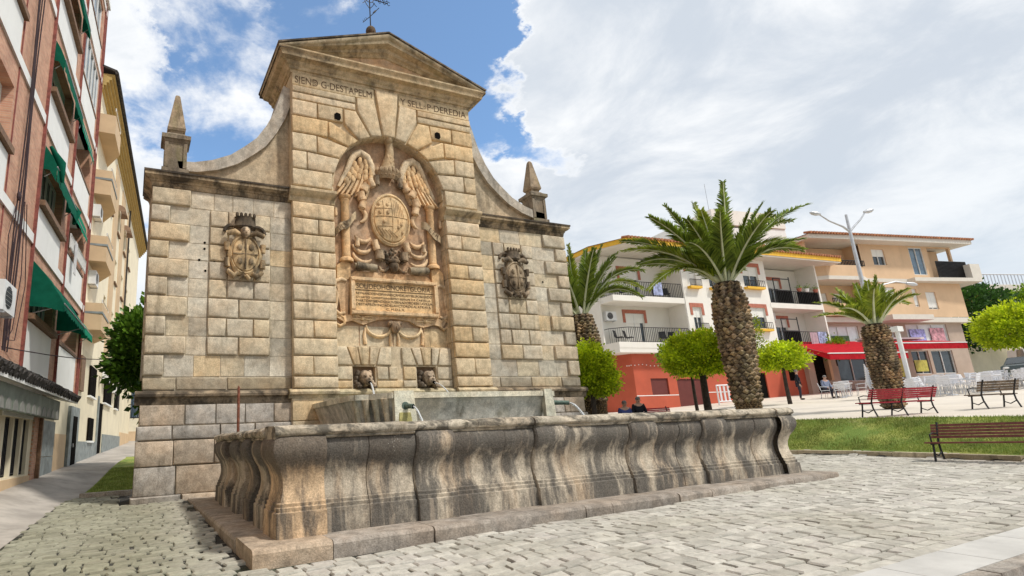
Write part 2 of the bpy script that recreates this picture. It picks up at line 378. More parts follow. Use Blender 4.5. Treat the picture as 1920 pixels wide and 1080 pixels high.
M['poster2'] = plain('poster_red', (.58, .28, .32), .5, var=.5, scale=4)
M['posterw'] = plain('poster_white', (.72, .72, .74), .4, var=.06)
M['posterg'] = plain('poster_green', (.07, .12, .04), .5, var=.6, scale=6)
M['yellowp'] = plain('yellow_poster', (.50, .47, .10), .5, var=.2, scale=4)
M['benchred'] = plain('red_bench_paint', (.36, .015, .03), .45, var=.2, scale=8)
M['benchbrown'] = plain('brown_bench_paint', (.17, .055, .045), .5, var=.3, scale=9, bump=.15)
M['benchwood'] = plain('weathered_bench_wood', (.15, .11, .075), .7, var=.4, scale=8)
M['plastic'] = plain('white_plastic', (.74, .74, .77), .4, var=.05)
M['water'], t, b = new_mat('basin_water')
t.set(b, 'Base Color', (.05, .07, .05)); t.set(b, 'Roughness', .05); t.set(b, 'Specular IOR Level', .8)
t.set(b, 'Normal', t.node('ShaderNodeBump', {'Height': t.noise(t.node('ShaderNodeNewGeometry').outputs['Position'], 9.0, 3), 'Strength': .25, 'Distance': .03}))
M['verdigris'] = plain('verdigris_pipe', (.12, .17, .14), .6, .3, var=.3, scale=20)
M['jet'], t, b = new_mat('falling_water')
t.set(b, 'Base Color', (.9, .93, .95)); t.set(b, 'Roughness', .15); t.set(b, 'Transmission Weight', .45); t.set(b, 'IOR', 1.2)
def leaf_mat(name, dark, light, trans=.3, rough=.5):
    m, t, b = new_mat(name)
    at = t.node('ShaderNodeAttribute', attribute_name='rand')
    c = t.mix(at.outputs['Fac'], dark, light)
    pos = t.node('ShaderNodeNewGeometry').outputs['Position']
    c = t.mix(1.0, c, t.mix(t.ramp(t.noise(pos, 1.7, 3, .6), .35, .65), (.75,)*3, (1.2,)*3), 'MULTIPLY')
    t.set(b, 'Base Color', c); t.set(b, 'Roughness', rough); t.set(b, 'Specular IOR Level', .3)
    tr = t.node('ShaderNodeBsdfTranslucent', {'Color': c}); mx = t.node('ShaderNodeMixShader', {0: trans, 1: b.outputs[0], 2: tr.outputs[0]})
    t.l.new(mx.outputs[0], [n for n in t.n if n.type == 'OUTPUT_MATERIAL'][0].inputs[0])
    return m
M['lime'] = leaf_mat('lime_leaves', (.16, .28, .01), (.78, .88, .03), .45)
M['midgreen'] = leaf_mat('mid_green_leaves', (.05, .13, .008), (.34, .50, .03), .35)
M['darkleaf'] = leaf_mat('dark_green_leaves', (.012, .045, .008), (.07, .17, .025), .2)
M['palmleaf'] = leaf_mat('palm_leaflets', (.05, .10, .008), (.34, .44, .06), .4)
M['palmleaf2'] = leaf_mat('yellowing_palm_leaflets', (.10, .17, .01), (.50, .56, .06), .4)
M['rachis'] = plain('pale_palm_midrib', (.58, .62, .40), .5, var=.15)
M['boot'] = stone('palm_leaf_base', (.36, .28, .18), stain=.75, st_lo=.42, st_hi=.58, var=.5, pits=0, sscale=6, warm=.5)
M['trunkcore'] = plain('palm_trunk_fibre', (.06, .04, .025), .95, var=.5, scale=14, bump=.8, bscale=40)
M['fibre'] = plain('palm_lower_fibre', (.22, .15, .08), .95, var=.5, scale=18, bump=1.0, bscale=40)
M['bark'] = plain('dark_bark', (.045, .035, .028), .95, var=.4, scale=10, bump=.6)
M['grass'] = leaf_mat('grass_blades', (.15, .24, .03), (.42, .45, .13), .25, .7)
def lawn_mat():
    m, t, b = new_mat('lawn_soil_and_turf')
    pos = t.node('ShaderNodeNewGeometry').outputs['Position']
    c = t.mix(t.ramp(t.noise(pos, 1.3, 8, .65), .4, .62), (.17, .26, .04), (.40, .43, .10))
    c = t.mix(t.math('MULTIPLY', t.ramp(t.noise(pos, .8, 6, .6, .4), .58, .72), .7), c, (.36, .32, .16))
    t.set(b, 'Base Color', c); t.set(b, 'Roughness', .95)
    t.set(b, 'Normal', t.node('ShaderNodeBump', {'Height': t.noise(pos, 30.0, 6, .8), 'Strength': 1.0, 'Distance': .05}))
    return m
M['lawn'] = lawn_mat()
M['skin'] = plain('skin', (.50, .30, .22), .6, var=.05)
M['hair'] = plain('grey_hair', (.20, .18, .17), .8)
M['darkcoat'] = plain('dark_coat', (.012, .012, .018), .85)
M['bluecoat'] = plain('blue_coat', (.05, .07, .22), .85)
M['greycoat'] = plain('grey_blue_coat', (.20, .23, .33), .85)
M['trousers'] = plain('dark_trousers', (.03, .03, .045), .85)
M['carwhite'] = plain('white_car_paint', (.70, .72, .74), .25, var=.02, spec=.7)
M['cardark'] = plain('dark_green_car_paint', (.02, .035, .03), .25, var=.05, spec=.8)
M['rubber'] = plain('tyre_rubber', (.02, .02, .02), .9)
# ================================================================== GROUND
def lerp_tab(tab, v):
    if v <= tab[0][0]: return tab[0][1]
    for (a, x), (b, y) in zip(tab, tab[1:]):
        if v <= b: return x+(y-x)*(v-a)/(b-a)
    return tab[-1][1]
def sstep(a, b, v):
    t = max(0, min(1, (v-a)/(b-a))); return t*t*(3-2*t)
def Bz(x, y): return .0212*(x+5.9)+.0214*(y+8.4)
def Tz(x, y): return 2.3+.05*(x-22)+.03*(y-11.2)
CURB = [(-16, 11.6), (-12.5, 10.9), (-9.7, 10.35), (-8.2, 10.5), (-6.3, 10.6), (-5, 10.4), (-3, 9.9), (-1, 9.2), (1, 8.4), (4, 7.8), (20, 7.6)]
def xcurb(y): return lerp_tab(CURB, y)
STREET_X = [(-14, -9.6), (-4.3, -9.12), (2.4, -8.82), (3.2, -8.5), (16, -7.0), (30, -5.0), (60, -3)]
def xstreet(y): return lerp_tab(STREET_X, y)
def gz(x, y):
    b = min(Bz(x, y), 1.2)
    # lane on the left climbing away
    yy = y
    st = .37+.036*(yy+2.4) if yy > -2.4 else .37+.036*(yy+2.4)
    d = xstreet(y)-x
    k = sstep(0.0, 1.6, d)
    z = b*(1-k)+max(st, b)*k
    if y > 2 and x < 2:      # ground behind the monument on the lane side rises too
        kk = sstep(2, 12, y)*(1-sstep(-4, 2, x)); z = z*(1-kk)+max(z, st)*kk
    d = x-xcurb(y)
    if d > 0:
        t = min(Tz(x, y), 6.5)
        k = max(0, min(1, (d-.16)/2.3))
        z = (b+.12)*(1-k)+t*k
    return z
def region(name, mat, inside_x, y0, y1, dz, ny, nx, kind='structure'):
    """sheet between inside_x(y) = (xa, xb), following the ground"""
    mb = MB(); vs_ = []
    for j in range(ny+1):
        y = y0+(y1-y0)*j/ny; xa, xb = inside_x(y)
        for i in range(nx+1):
            x = xa+(xb-xa)*i/nx; vs_.append((x, y, gz(x, y)+dz))
    fs = [(j*(nx+1)+i, j*(nx+1)+i+1, (j+1)*(nx+1)+i+1, (j+1)*(nx+1)+i) for j in range(ny) for i in range(nx)]
    mb.add(vs_, fs); o = mb.build(name, mat, smooth=40); o['kind'] = kind; return o
# one sheet to the horizon
xs = [-900, -300, -120, -60, -35]+[-20+.8*i for i in range(0, 100)]+[70, 90, 130, 300, 900]
ys = [-900, -300, -120, -50, -30]+[-20+.8*i for i in range(0, 90)]+[60, 80, 130, 300, 900]
mb = MB(); mb.add([(x, y, gz(x, y)-.14) for y in ys for x in xs], [(j*len(xs)+i, j*len(xs)+i+1, (j+1)*len(xs)+i+1, (j+1)*len(xs)+i) for j in range(len(ys)-1) for i in range(len(xs)-1)])
g = mb.build('ground', M['earth'], smooth=60); g['kind'] = 'structure'
plaza = region('cobbled_pavement', M['joint'], lambda y: (xstreet(y), xcurb(y)), -12.25, 2.9, -.012, 60, 60)
region('street', M['concrete'], lambda y: (-13.5, xstreet(y)), -16, 55, -.006, 90, 12)
region('street_verge_base', M['concrete'], lambda y: (xstreet(y), max(-6.9, xstreet(y)+.2)), 2.9, 40, -.01, 50, 6)
region('lawn', M['lawn'], lambda y: (xcurb(y)+.15, xcurb(y)+2.55), -15.5, -.6, .0, 60, 14)
region('terrace', M['terrace'], lambda y: (xcurb(y)+2.5, 75), -24, -.6, -.03, 50, 60)
region('terrace', M['terrace'], lambda y: (xcurb(y)+.15, 75), -.6, 30, -.034, 50, 60)
region('pavement', M['slab'], lambda y: (-9.3, 12), -12.78, -12.25, .0, 3, 50)
region('road', M['asphalt'], lambda y: (-40, 40), -24, -12.96, -.10, 20, 50)
region('lawn', M['lawn'], lambda y: (lerp_tab([(2.95, -8.45), (14, -7.4)], y), -6.6), 2.95, 15, .06, 30, 8)
def curb_line(name, pts, wdt, h, seg, mat, parent=None, drop=.2):
    """kerb stones along a polyline, each stone its own mesh"""
    P = [Vector((x, y, 0)) for x, y in pts]; out = []
    for a, b in zip(P, P[1:]):
        L = (b-a).length; n = max(1, round(L/seg)); d = (b-a)/L; nn = Vector((-d.y, d.x, 0))
        for i in range(n):
            p = a+d*(L*i/n+.008); q = a+d*(L*(i+1)/n-.008); mb = MB()
            def Z(v, up): return (v.x, v.y, gz_k(v)+up)
            def gz_k(v): return Bz(v.x, v.y) if v.x > -6 else gz(v.x+.0, v.y)
            j = rnd.uniform(-.008, .008)
            mb.hexa([Z(p, -drop), Z(q, -drop), Z(q+nn*wdt, -drop), Z(p+nn*wdt, -drop), Z(p, h+j), Z(q, h+j), Z(q+nn*wdt, h+j), Z(p+nn*wdt, h+j)])
            out.append(mb.build('kerb_stone', mat, parent, color=(rnd.uniform(.85, 1.1),)*3))
    return out
kr = MB(); kr.box(0, .01, 0, .01, -1, -.99)
lk = thing('lawn_kerb', 'curved line of pale kerb stones edging the lawn bank', 'kerb')
curb_line('kerb', [(xcurb(y), y) for y in [-15.5, -14, -12.5, -11, -9.7, -8.2, -6.3, -5, -4, -3, -2, -1, 0, 1]][::-1], -.16, .13, 1.2, M['curb'], lk)
lk2 = thing('verge_kerb', 'low kerb in front of the small grass wedge beside the monument', 'kerb')
curb_line('kerb', [(-8.5, 2.75), (-7.2, 2.35)], .16, .13, .7, M['granite'], lk2)
pk = thing('pavement_kerb', 'granite kerb between the smooth paving and the brown road', 'kerb')
curb_line('kerb', [(-9.3, -12.95), (12, -12.95)], .17, .02, 1.0, M['granite'], pk, drop=.18)
# paving slab joints: each slab its own mesh on the bed
# (two rows of slabs)
for j in range(1):
    x = -3.0
    while x < 11:
        L = rnd.uniform(.95, 1.3); mb = MB()
        y0, y1 = -12.77, -12.28
        mb.hexa([(x, y0, gz(x, y0)-.05), (x+L-.012, y0, gz(x+L, y0)-.05), (x+L-.012, y1, gz(x+L, y1)-.05), (x, y1, gz(x, y1)-.05),
                 (x, y0, gz(x, y0)+.026), (x+L-.012, y0, gz(x+L, y0)+.026), (x+L-.012, y1, gz(x+L, y1)+.026), (x, y1, gz(x, y1)+.026)])
        o = mb.build('paving_slab', M['slab']); o.parent = None; slabp = bpy.data.objects.get('pavement'); o.parent = slabp
        x += L

# ------------------------------------------------------------------ cobbles
def on_plaza(x, y):
    if x < xstreet(y)+.05 or x > xcurb(y)-.05: return False
    if -5.98 < x < 5.98 and -8.43 < y: return False
    if -7.55 < x < 7.55 and -.02 < y: return False
    return True
rows = []; y = -12.36
cob = []
rr = random.Random(11)
row = 0
while y < 2.8:
    h = rr.uniform(.15, .23)
    x = -10+rr.uniform(-.3, 0)
    while x < 11.2:
        L = rr.uniform(.19, .42)
        wob = lambda X, Y: (X+.05*math.sin(Y*1.7+X*.4), Y+.09*math.sin(X*.8+Y*.35)+.05*math.sin(X*2.1)+.06*mnoise.noise(Vector((X*.9, Y*.9, 0))))
        cx, cy = wob(x+L/2, y+h/2)
        if on_plaza(cx, cy): cob.append((x, y, L, h, wob, (Vector((cx, cy, 0))-Vector((CAM.x, CAM.y, 0))).length, cx, cy))
        x += L
    y += h; row += 1
def in_view(x, y, m=1.0):
    v = Vector((x, y, gz(x, y)))-CAM; z = v.dot(f_)
    if z < .5: return False
    px = 732+1071.3*v.dot(r_)/z; py = 562.9-1071.3*v.dot(u_)/z
    return -60*m < px < 1980*m and py < 1140
def cobble_geo(mb, c, jr, rand=None):
    x, y, L, h, wob = c[:5]; g = jr.uniform(.006, .015)+(.006 if x < -5.6 else 0); tp = .006
    q = [(x+g, y+g), (x+L-g, y+g), (x+L-g, y+h-g), (x+g, y+h-g)]
    q = [wob(a+jr.uniform(-.02, .02), b+jr.uniform(-.016, .016)) for a, b in q]
    mx = sum(a for a, b in q)/4; my = sum(b for a, b in q)/4
    up = jr.uniform(.0, .012); tilt = (jr.uniform(-.03, .03), jr.uniform(-.03, .03))
    lo = [(a, b, gz(a, b)-.04) for a, b in q]; mid = [(a, b, gz(a, b)+up-.004) for a, b in q]
    top = [(a+(mx-a)*.10, b+(my-b)*.10, gz(a, b)+up+.012+tilt[0]*(a-mx)+tilt[1]*(b-my)) for a, b in q]
    o = len(mb.v); mb.v += lo+mid+top
    fs = [(o+8, o+9, o+10, o+11)]
    for k in range(4):
        k2 = (k+1) % 4; fs += [(o+k, o+k2, o+4+k2, o+4+k), (o+4+k, o+4+k2, o+8+k2, o+8+k)]
    mb.f += fs; mb.m += [0]*len(fs)
def set_rand(me, vals):
    a = me.attributes.new('rand', 'FLOAT', 'FACE'); a.data.foreach_set('value', vals)
vis = sorted([c for c in cob if in_view(c[6], c[7])], key=lambda c: c[5])
near = vis[:298]; nearset = set(id(c) for c in near)
for c in near:
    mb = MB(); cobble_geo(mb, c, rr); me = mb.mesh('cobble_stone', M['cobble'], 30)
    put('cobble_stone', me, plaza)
mb = MB(); vals = []
for c in cob:
    if id(c) in nearset: continue
    n0 = len(mb.f); cobble_geo(mb, c, rr); vals += [rr.random()]*(len(mb.f)-n0)
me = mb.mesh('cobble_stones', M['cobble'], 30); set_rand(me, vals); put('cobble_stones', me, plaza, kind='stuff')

# ------------------------------------------------------------------ grass blades
def grass(name, n, samp, parent=None):
    mb = MB(); vals = []
    for _ in range(n):
        x, y = samp(); z = gz(x, y)+(.06 if x < 0 else 0); h = rr.uniform(.025, .07); a = rr.uniform(0, PI); wv = .008
        lx, ly = rr.uniform(-.03, .03), rr.uniform(-.03, .03)
        mb.add([(x-wv*math.cos(a), y-wv*math.sin(a), z-.01), (x+wv*math.cos(a), y+wv*math.sin(a), z-.01), (x+lx, y+ly, z+h)], [(0, 1, 2)]); vals.append(rr.random())
    me = mb.mesh(name, M['grass']); set_rand(me, vals); return put(name, me, kind='stuff')
def s1():
    while True:
        y = rr.uniform(-10.5, -.6); x = xcurb(y)+.2+2.3*rr.random()
        if mnoise.noise(Vector((x*.8, y*.8, 3)))+rr.uniform(-.4, .4) > -.25: return x, y
def s2():
    y = rr.uniform(2.95, 9); return rr.uniform(lerp_tab([(2.95, -8.4), (14, -7.4)], y), -7.0), y
o = grass('grass', 42000, s1); tag(o, 'short patchy green turf on the bank behind the kerb', 'grass')
o = grass('grass', 9000, s2); tag(o, 'dark green grass wedge between the lane and the monument', 'grass')
# ================================================================== MONUMENT WALL
FW = thing('fountain_monument', 'tall carved sandstone fountain wall with pediment, arched eagle relief and two obelisks', 'monument', (0, 0, 0))
W, CW, PY, NR, NZ = 7.1, 3.25, -.16, 1.95, 9.15
def bcol(kind='w'):
    if kind == 'c':
        base = rnd.choice([(1.02, .98, .93), (1.06, .98, .86), (1.06, 1.02, .95), (1.0, .94, .84), (1.08, .93, .72), (1.04, 1.0, .92)])
    elif kind == 'o': base = rnd.choice([(1.08, .92, .72), (1.1, .98, .8), (1.0, .93, .85)])
    else:
        base = rnd.choice([(.95, .97, 1.0), (.92, .94, .97), (.98, .98, .98), (.96, .94, .9), (1.0, .96, .88), (.88, .9, .94)])
    k = rnd.uniform(.93, 1.06); return tuple(v*k for v in base)
def pillow(x0, x1, z0, z1, yf, h, name='stone_block', mat=None, col=None, gap=.016, ch=.045, poly=None, parent=None, yb=None):
    """rusticated block: base outline, chamfer, pillowed rough face"""
    if poly is None:
        j = lambda: rnd.uniform(-.007, .007)
        poly = [(x0+gap+j(), z0+gap+j()), (x1-gap+j(), z0+gap+j()), (x1-gap+j(), z1-gap+j()), (x0+gap+j(), z1-gap+j())]
    n = len(poly); mx = sum(p[0] for p in poly)/n; mz = sum(p[1] for p in poly)/n
    def inset(c):
        out = []
        for i in range(n):
            p = Vector(poly[i]); a = (Vector(poly[i-1])-p).normalized(); b = (Vector(poly[(i+1) % n])-p).normalized()
            s = abs(a.x*b.y-a.y*b.x); v = (a+b)*(c/max(s, .35)); out.append((p.x+v.x, p.y+v.y))
        return out
    ch = min(ch, h*1.1); i1 = inset(ch*.35); i2 = inset(ch)
    mb = MB(); vs_ = [(x, yf+.02 if yb is None else yb, z) for x, z in poly]
    vs_ += [(x, yf-h*.55, z) for x, z in poly]
    vs_ += [(x, yf-h*.88, z) for x, z in i1]
    vs_ += [(x+rnd.uniform(-.006, .006), yf-h+rnd.uniform(-.004, .004), z+rnd.uniform(-.006, .006)) for x, z in i2]
    fs = []
    for r in range(3):
        for k in range(n):
            k2 = (k+1) % n; fs.append((r*n+k, r*n+k2, (r+1)*n+k2, (r+1)*n+k))
    fs.append(tuple(3*n+k for k in range(n)))
    mb.add(vs_, fs)
    return mb.build(name, mat or M['block'], parent or FW, smooth=50, color=col or bcol())
# core masses -------------------------------------------------------
for sx in (-1, 1):
    core = MB(); core.box(*sorted((sx*(W-.02), sx*(CW-.01))), .01, 1.35, 2.64, 8.6); core.build('wall_core', M['mortar'], FW, color=(.95, .96, .98))
    core = MB(); core.box(*sorted((sx*(W+.02), sx*CW)), -.045, 1.4, -.1, 2.64); core.build('wall_base', M['mortar'], FW, color=(.9, .9, .9))
# central body with arched niche cut out: ring polygons
body = MB()
body.box(-CW, -NR-.02, PY+.02, 2.1, 2.6, NZ); body.box(NR+.02, CW, PY+.02, 2.1, 2.6, NZ)
body.box(-NR-.02, NR+.02, .32, 2.1, 0, 12.8)
body.box(-CW-.05, CW+.05, PY-.03, 2.1, -.1, 2.6)
NA = 24
for k in range(NA):
    a0, a1 = PI*k/NA, PI*(k+1)/NA
    def arc(a): return (NR*math.cos(a), NZ+NR*math.sin(a))
    def outer(a):
        c, s = math.cos(a), math.sin(a); tx = CW/abs(c) if abs(c) > 1e-6 else 1e9; tz = (12.3-NZ)/s if s > 1e-6 else 1e9
        t = min(tx, tz); return (t*c, NZ+t*s)
    body.prism([arc(a0), outer(a0), outer(a1), arc(a1)], 'y', PY+.02, 2.1)
for sx in (-1, 1):      # corners the fan misses
    ac = math.atan2(12.3-NZ, CW)
    ks = int(ac/PI*NA); a0, a1 = PI*ks/NA, PI*(ks+1)/NA
    p0 = (CW, NZ+CW*math.tan(a0)); p1 = ((12.3-NZ)/math.tan(a1), 12.3)
    body.prism([(sx*p0[0], p0[1]), (sx*CW, 12.3), (sx*p1[0], p1[1])], 'y', PY+.02, 2.1)
body.box(-CW, CW, PY+.02, 2.1, 12.295, 12.9)
body.build('central_body', M['mortar'], FW, color=(1.02, .98, .9))
# niche back plate
mb = MB(); n = 40
mb.prism([(-NR, 4.12), (NR, 4.12), (NR, NZ)]+[(NR*math.cos(PI*k/n), NZ+NR*math.sin(PI*k/n)) for k in range(1, n)]+[(-NR, NZ)], 'y', .20, .318)
mb.build('niche_panel', M['niche'], FW)
ZC = [3.22, 3.78, 4.29, 4.81, 5.36, 5.88, 6.40, 6.89, 7.41, 7.91, 8.43]
# wings -------------------------------------------------------------
for sx in (-1, 1):
    def bl(xa, xb, z0, z1, h, **k):
        a, b = sorted((sx*xa, sx*xb)); return pillow(a, b, z0, z1, .0, h, **k)
    for i in range(10):
        z0, z1 = ZC[i], ZC[i+1]; longq = (i % 2 == 1)
        q = 1.0 if longq else .48
        # corner quoin wraps the edge
        a, b = sorted((sx*(W+.03), sx*(W-q)))
        pillow(a, b, z0+.01, z1-.01, .0, .10, ch=.05, yb=.45, col=jit(.9, 1.02, bcol()))
        arms = (1 <= i)
        # rusticated panel under and round the coat of arms
        xr = []
        if i in (1, 3): xr = [(5.58, 4.75), (4.75, 3.88)]
        elif i in (2, 4): xr = [(5.58, 5.08), (5.08, 4.35), (4.35, 3.88)]
        elif 5 <= i <= 8: xr = [(5.58, 5.08), (5.08, 4.35), (4.35, 3.88)]
        for j, (p, r) in enumerate(xr):
            bl(p, r, z0, z1, .075, col=bcol())
        # flush ashlar between
        def fill(x0, x1):
            L = x0-x1; n = max(1, round(L/rnd.uniform(.55, 1.15))); cuts = [x0-L*(k/n)-(rnd.uniform(-.12, .12)*L/n if 0 < k < n else 0) for k in range(n+1)]
            for a_, b_ in zip(cuts, cuts[1:]): bl(a_, b_, z0, z1, .004, mat=M['ashlar'], col=bcol('o') if rnd.random() < .18 else bcol(), gap=rnd.uniform(.006, .014), ch=.005)
        if xr: fill(W-q-.0, 5.58); fill(3.88, CW)
        else: fill(W-q, CW)
    # base course row and plinth mouldings
    x = W+.02
    while x > CW+.05:
        L = min(rnd.uniform(.7, 1.5), x-CW); L = x-CW if x-CW-L < .35 else L
        bl(x, x-L, 2.86, 3.20, .05 if x > W-.1 else .03, col=jit(.55, .9, bcol()), yb=.3 if x > W-.1 else None); x -= L
    # top course beneath cornice
    # plain base courses
    for (z0, z1) in ((1.98, 2.50), (1.62, 1.98), (1.0, 1.62), (.30, 1.0), (-.1, .32)):
        x = W+.04+(.06 if z0 < 1.9 else 0)+(.06 if z0 < .2 else 0); first = True
        while x > CW+.05:
            L = rnd.uniform(.75, 1.35); L = x-CW if x-CW-L < .4 else L
            a, b = sorted((sx*x, sx*(x-L)))
            pillow(a, b, z0, z1, -.05, .05+(.05 if z0 < 1.9 else 0)+(.08 if z0 < .2 else 0)+rnd.uniform(-.01, .01), mat=M['granite'], col=jit(.95, 1.15, ((1.06, .97, .86) if rnd.random() < .4 else (.98, 1.0, 1.02))), ch=.028, gap=.011, yb=.3 if first else None)
            first = False; x -= L
    mb = MB()
    mb.prism([(.1, 2.50), (-.07, 2.50), (-.09, 2.60), (-.10, 2.66), (-.20, 2.70), (-.215, 2.76), (-.17, 2.82), (-.05, 2.85), (.1, 2.86)], 'x', *sorted((sx*(W+.16), sx*CW)))
    mb.box(*sorted((sx*(W+.02), sx*(W+.16))), .09, 1.4, 2.66, 2.84)
    mb.build('base_moulding', M['crust'], FW, smooth=35, color=(1.5, 1.45, 1.35))
    # wing cornice: profile extruded, returned along the end
    prof = [(.1, 8.43), (-.03, 8.43), (-.04, 8.47), (-.055, 8.56), (-.08, 8.57), (-.09, 8.62), (-.17, 8.66), (-.19, 8.69), (-.22, 8.70), (-.22, 8.80), (-.05, 8.85), (1.4, 8.90), (1.4, 8.43)]
    mb = MB(); k = lambda p: p
    inner = CW-.02
    # front run with mitred end, and end run
    n = len(prof); front = [(sx*(W+(-min(p[0], 0))), p[0], p[1]) for p in prof]; start = [(sx*inner, p[0], p[1]) for p in prof]
    mb.add(start+front, [(i, (i+1) % n, (i+1) % n+n, i+n) for i in range(n)]+[tuple(range(n)), tuple(range(n, 2*n))])
    ep = [(W-.1, 8.43), (W+.03, 8.43), (W+.055, 8.56), (W+.09, 8.62), (W+.17, 8.66), (W+.22, 8.70), (W+.22, 8.80), (W+.05, 8.85), (W-.1, 8.86)]
    mb.prism([(sx*x_, z_) for x_, z_ in ep], 'y', -.02, 1.62)
    mb.build('cornice', M['crust'], FW, smooth=35, color=(1.95, 1.82, 1.55))
    cap = MB(); cap.box(*sorted((sx*(CW+.0), sx*(W+.245))), -.245, 1.65, 8.79, 8.845)
    cap.build('cornice_slab', M['crust'], FW, color=(.5, .48, .46))
    # concave scroll
    sc_pts = [(6.45, 9.29), (6.0, 9.33), (5.5, 9.48), (5.0, 9.74), (4.6, 10.08), (4.25, 10.42), (3.95, 10.9), (3.72, 11.4), (3.58, 11.85), (3.5, 12.15), (3.42, 12.4)]
    mb = MB(); mb.prism([(sx*x_, z_) for x_, z_ in sc_pts]+[(sx*3.1, 12.4), (sx*3.1, 8.8), (sx*6.45, 8.8)], 'y', .22, 1.1)
    mb.build('scroll_wall', M['plaster'], FW, smooth=30, color=(1.1, 1.0, .85))
    mb = MB(); up = [(x_+.05*(1 if i < 3 else .6), z_+.02) for i, (x_, z_) in enumerate(sc_pts)]
    dn = []
    for i, (x_, z_) in enumerate(sc_pts):
        a = Vector(sc_pts[max(i-1, 0)]); b = Vector(sc_pts[min(i+1, len(sc_pts)-1)]); t_ = (b-a).normalized(); nrm = Vector((-t_.y, t_.x)) if sx else 0
        nrm = Vector((t_.y, -t_.x)); nrm = nrm if nrm.y < 0 or nrm.x < 0 else -nrm
        w_ = .26+.12*(i/(len(sc_pts)-1)); dn.append((x_+nrm.x*w_, max(8.86, z_+nrm.y*w_)))
    for i in range(len(sc_pts)-1):
        q = [(sx*up[i][0], up[i][1]), (sx*up[i+1][0], up[i+1][1]), (sx*dn[i+1][0], dn[i+1][1]), (sx*dn[i][0], dn[i][1])]
        mb.prism(q, 'y', .06, 1.16)
    o = mb.build('scroll_band', M['plaster'], FW, smooth=35, color=(1.0, 1.0, 1.02))
    # obelisk on pedestal
    ox, oy = sx*(6.55 if sx < 0 else 6.22), .35
    mb = MB()
    mb.box(ox-.36, ox+.36, oy-.36, oy+.36, 8.84, 9.06)
    mb.box(ox-.29, ox+.29, oy-.29, oy+.29, 9.06, 9.88)
    for s_ in (.31, -.31):
        for t_ in ((-.30, -.20), (.20, .30)):
            mb.box(ox+t_[0], ox+t_[1], oy+s_-.01, oy+s_+.01, 9.1, 9.86)
    for z0, z1, e0, e1 in ((9.88, 9.96, .30, .34), (9.96, 10.08, .385, .39), (10.08, 10.2, .32, .22)):
        mb.hexa([(ox-e0, oy-e0, z0), (ox+e0, oy-e0, z0), (ox+e0, oy+e0, z0), (ox-e0, oy+e0, z0), (ox-e1, oy-e1, z1), (ox+e1, oy-e1, z1), (ox+e1, oy+e1, z1), (ox-e1, oy+e1, z1)])
    ped = mb.build('obelisk_pedestal', M['obelisk'], FW, color=(.85, .82, .8))
    mb = MB()
    for z0, z1, e0, e1 in ((10.2, 10.30, .17, .19), (10.30, 10.37, .22, .25), (10.37, 11.47, .245, .07), (11.47, 11.53, .07, .04)):
        mb.hexa([(ox-e0, oy-e0, z0), (ox+e0, oy-e0, z0), (ox+e0, oy+e0, z0), (ox-e0, oy+e0, z0), (ox-e1, oy-e1, z1), (ox+e1, oy-e1, z1), (ox+e1, oy+e1, z1), (ox-e1, oy+e1, z1)])
    mb.build('obelisk', M['obelisk'], FW, color=(1.15, 1.05, .95))
# side faces of the wings (quoins on the ends)
for sx in (-1, 1):
    for i in range(10):
        mb = MB(); x0, x1 = sorted((sx*(W-.1), sx*(W+.045))); mb.box(x0, x1, .47+(.35 if i % 2 else .0), 1.30, ZC[i]+.02, ZC[i+1]-.02); mb.build('stone_block', M['ashlar'], FW, color=bcol())
# pilasters of the central body --------------------------------------
for sx in (-1, 1):
    for i in range(10):
        z0, z1 = ZC[i], ZC[i+1]
        if i % 2 == 0 and i not in (4,):
            m_ = rnd.uniform(2.45, 2.75); segs = [(CW+.03, m_), (m_, NR)]
        else: segs = [(CW+.03, NR)]
        for a_, b_ in segs:
            a, b = sorted((sx*a_, sx*b_)); pillow(a, b, z0+.006, z1-.006, PY, .11, col=bcol('c'), ch=.06, gap=.004 if len(segs) > 1 else .01)
    # pedestal of pilaster
    a, b = sorted((sx*(CW+.04), sx*NR)); m_ = (a+b)/2
    pillow(a, b, 2.86, 3.20, PY, .12, col=bcol('c'), ch=.03)
    mb = MB()
    mb.prism([(.1, 2.60), (PY-.05, 2.60), (PY-.07, 2.68), (PY-.17, 2.70), (PY-.19, 2.77), (PY-.13, 2.83), (PY-.05, 2.86), (.1, 2.86)], 'x', *sorted((sx*(CW+.14), sx*NR)))
    mb.build('base_moulding', M['cornice'], FW, smooth=35, color=(1.15, 1.1, 1.0))
    # impost moulding
    mb = MB()
    pr_ = [(.1, 8.45), (PY-.04, 8.45), (PY-.05, 8.60), (PY-.10, 8.63), (PY-.20, 8.72), (PY-.23, 8.76), (PY-.23, 8.83), (PY-.10, 8.90), (.1, 8.92)]
    mb.prism(pr_, 'x', *sorted((sx*(CW+.10), sx*(NR-.03))))
    mb.build('impost', M['cornice'], FW, smooth=35, color=(1.1, 1.02, .9))
    # jamb stones of the niche (returns)
    for i in range(11):
        z0, z1 = (ZC+[9.1])[i], (ZC+[9.1])[i+1]
        mb = MB(); x0, x1 = sorted((sx*(NR-.012), sx*(NR+.1))); mb.box(x0, x1, PY+.03, .31, z0+.01, z1-.01); mb.build('jamb_stone', M['block'], FW, color=bcol('c'))
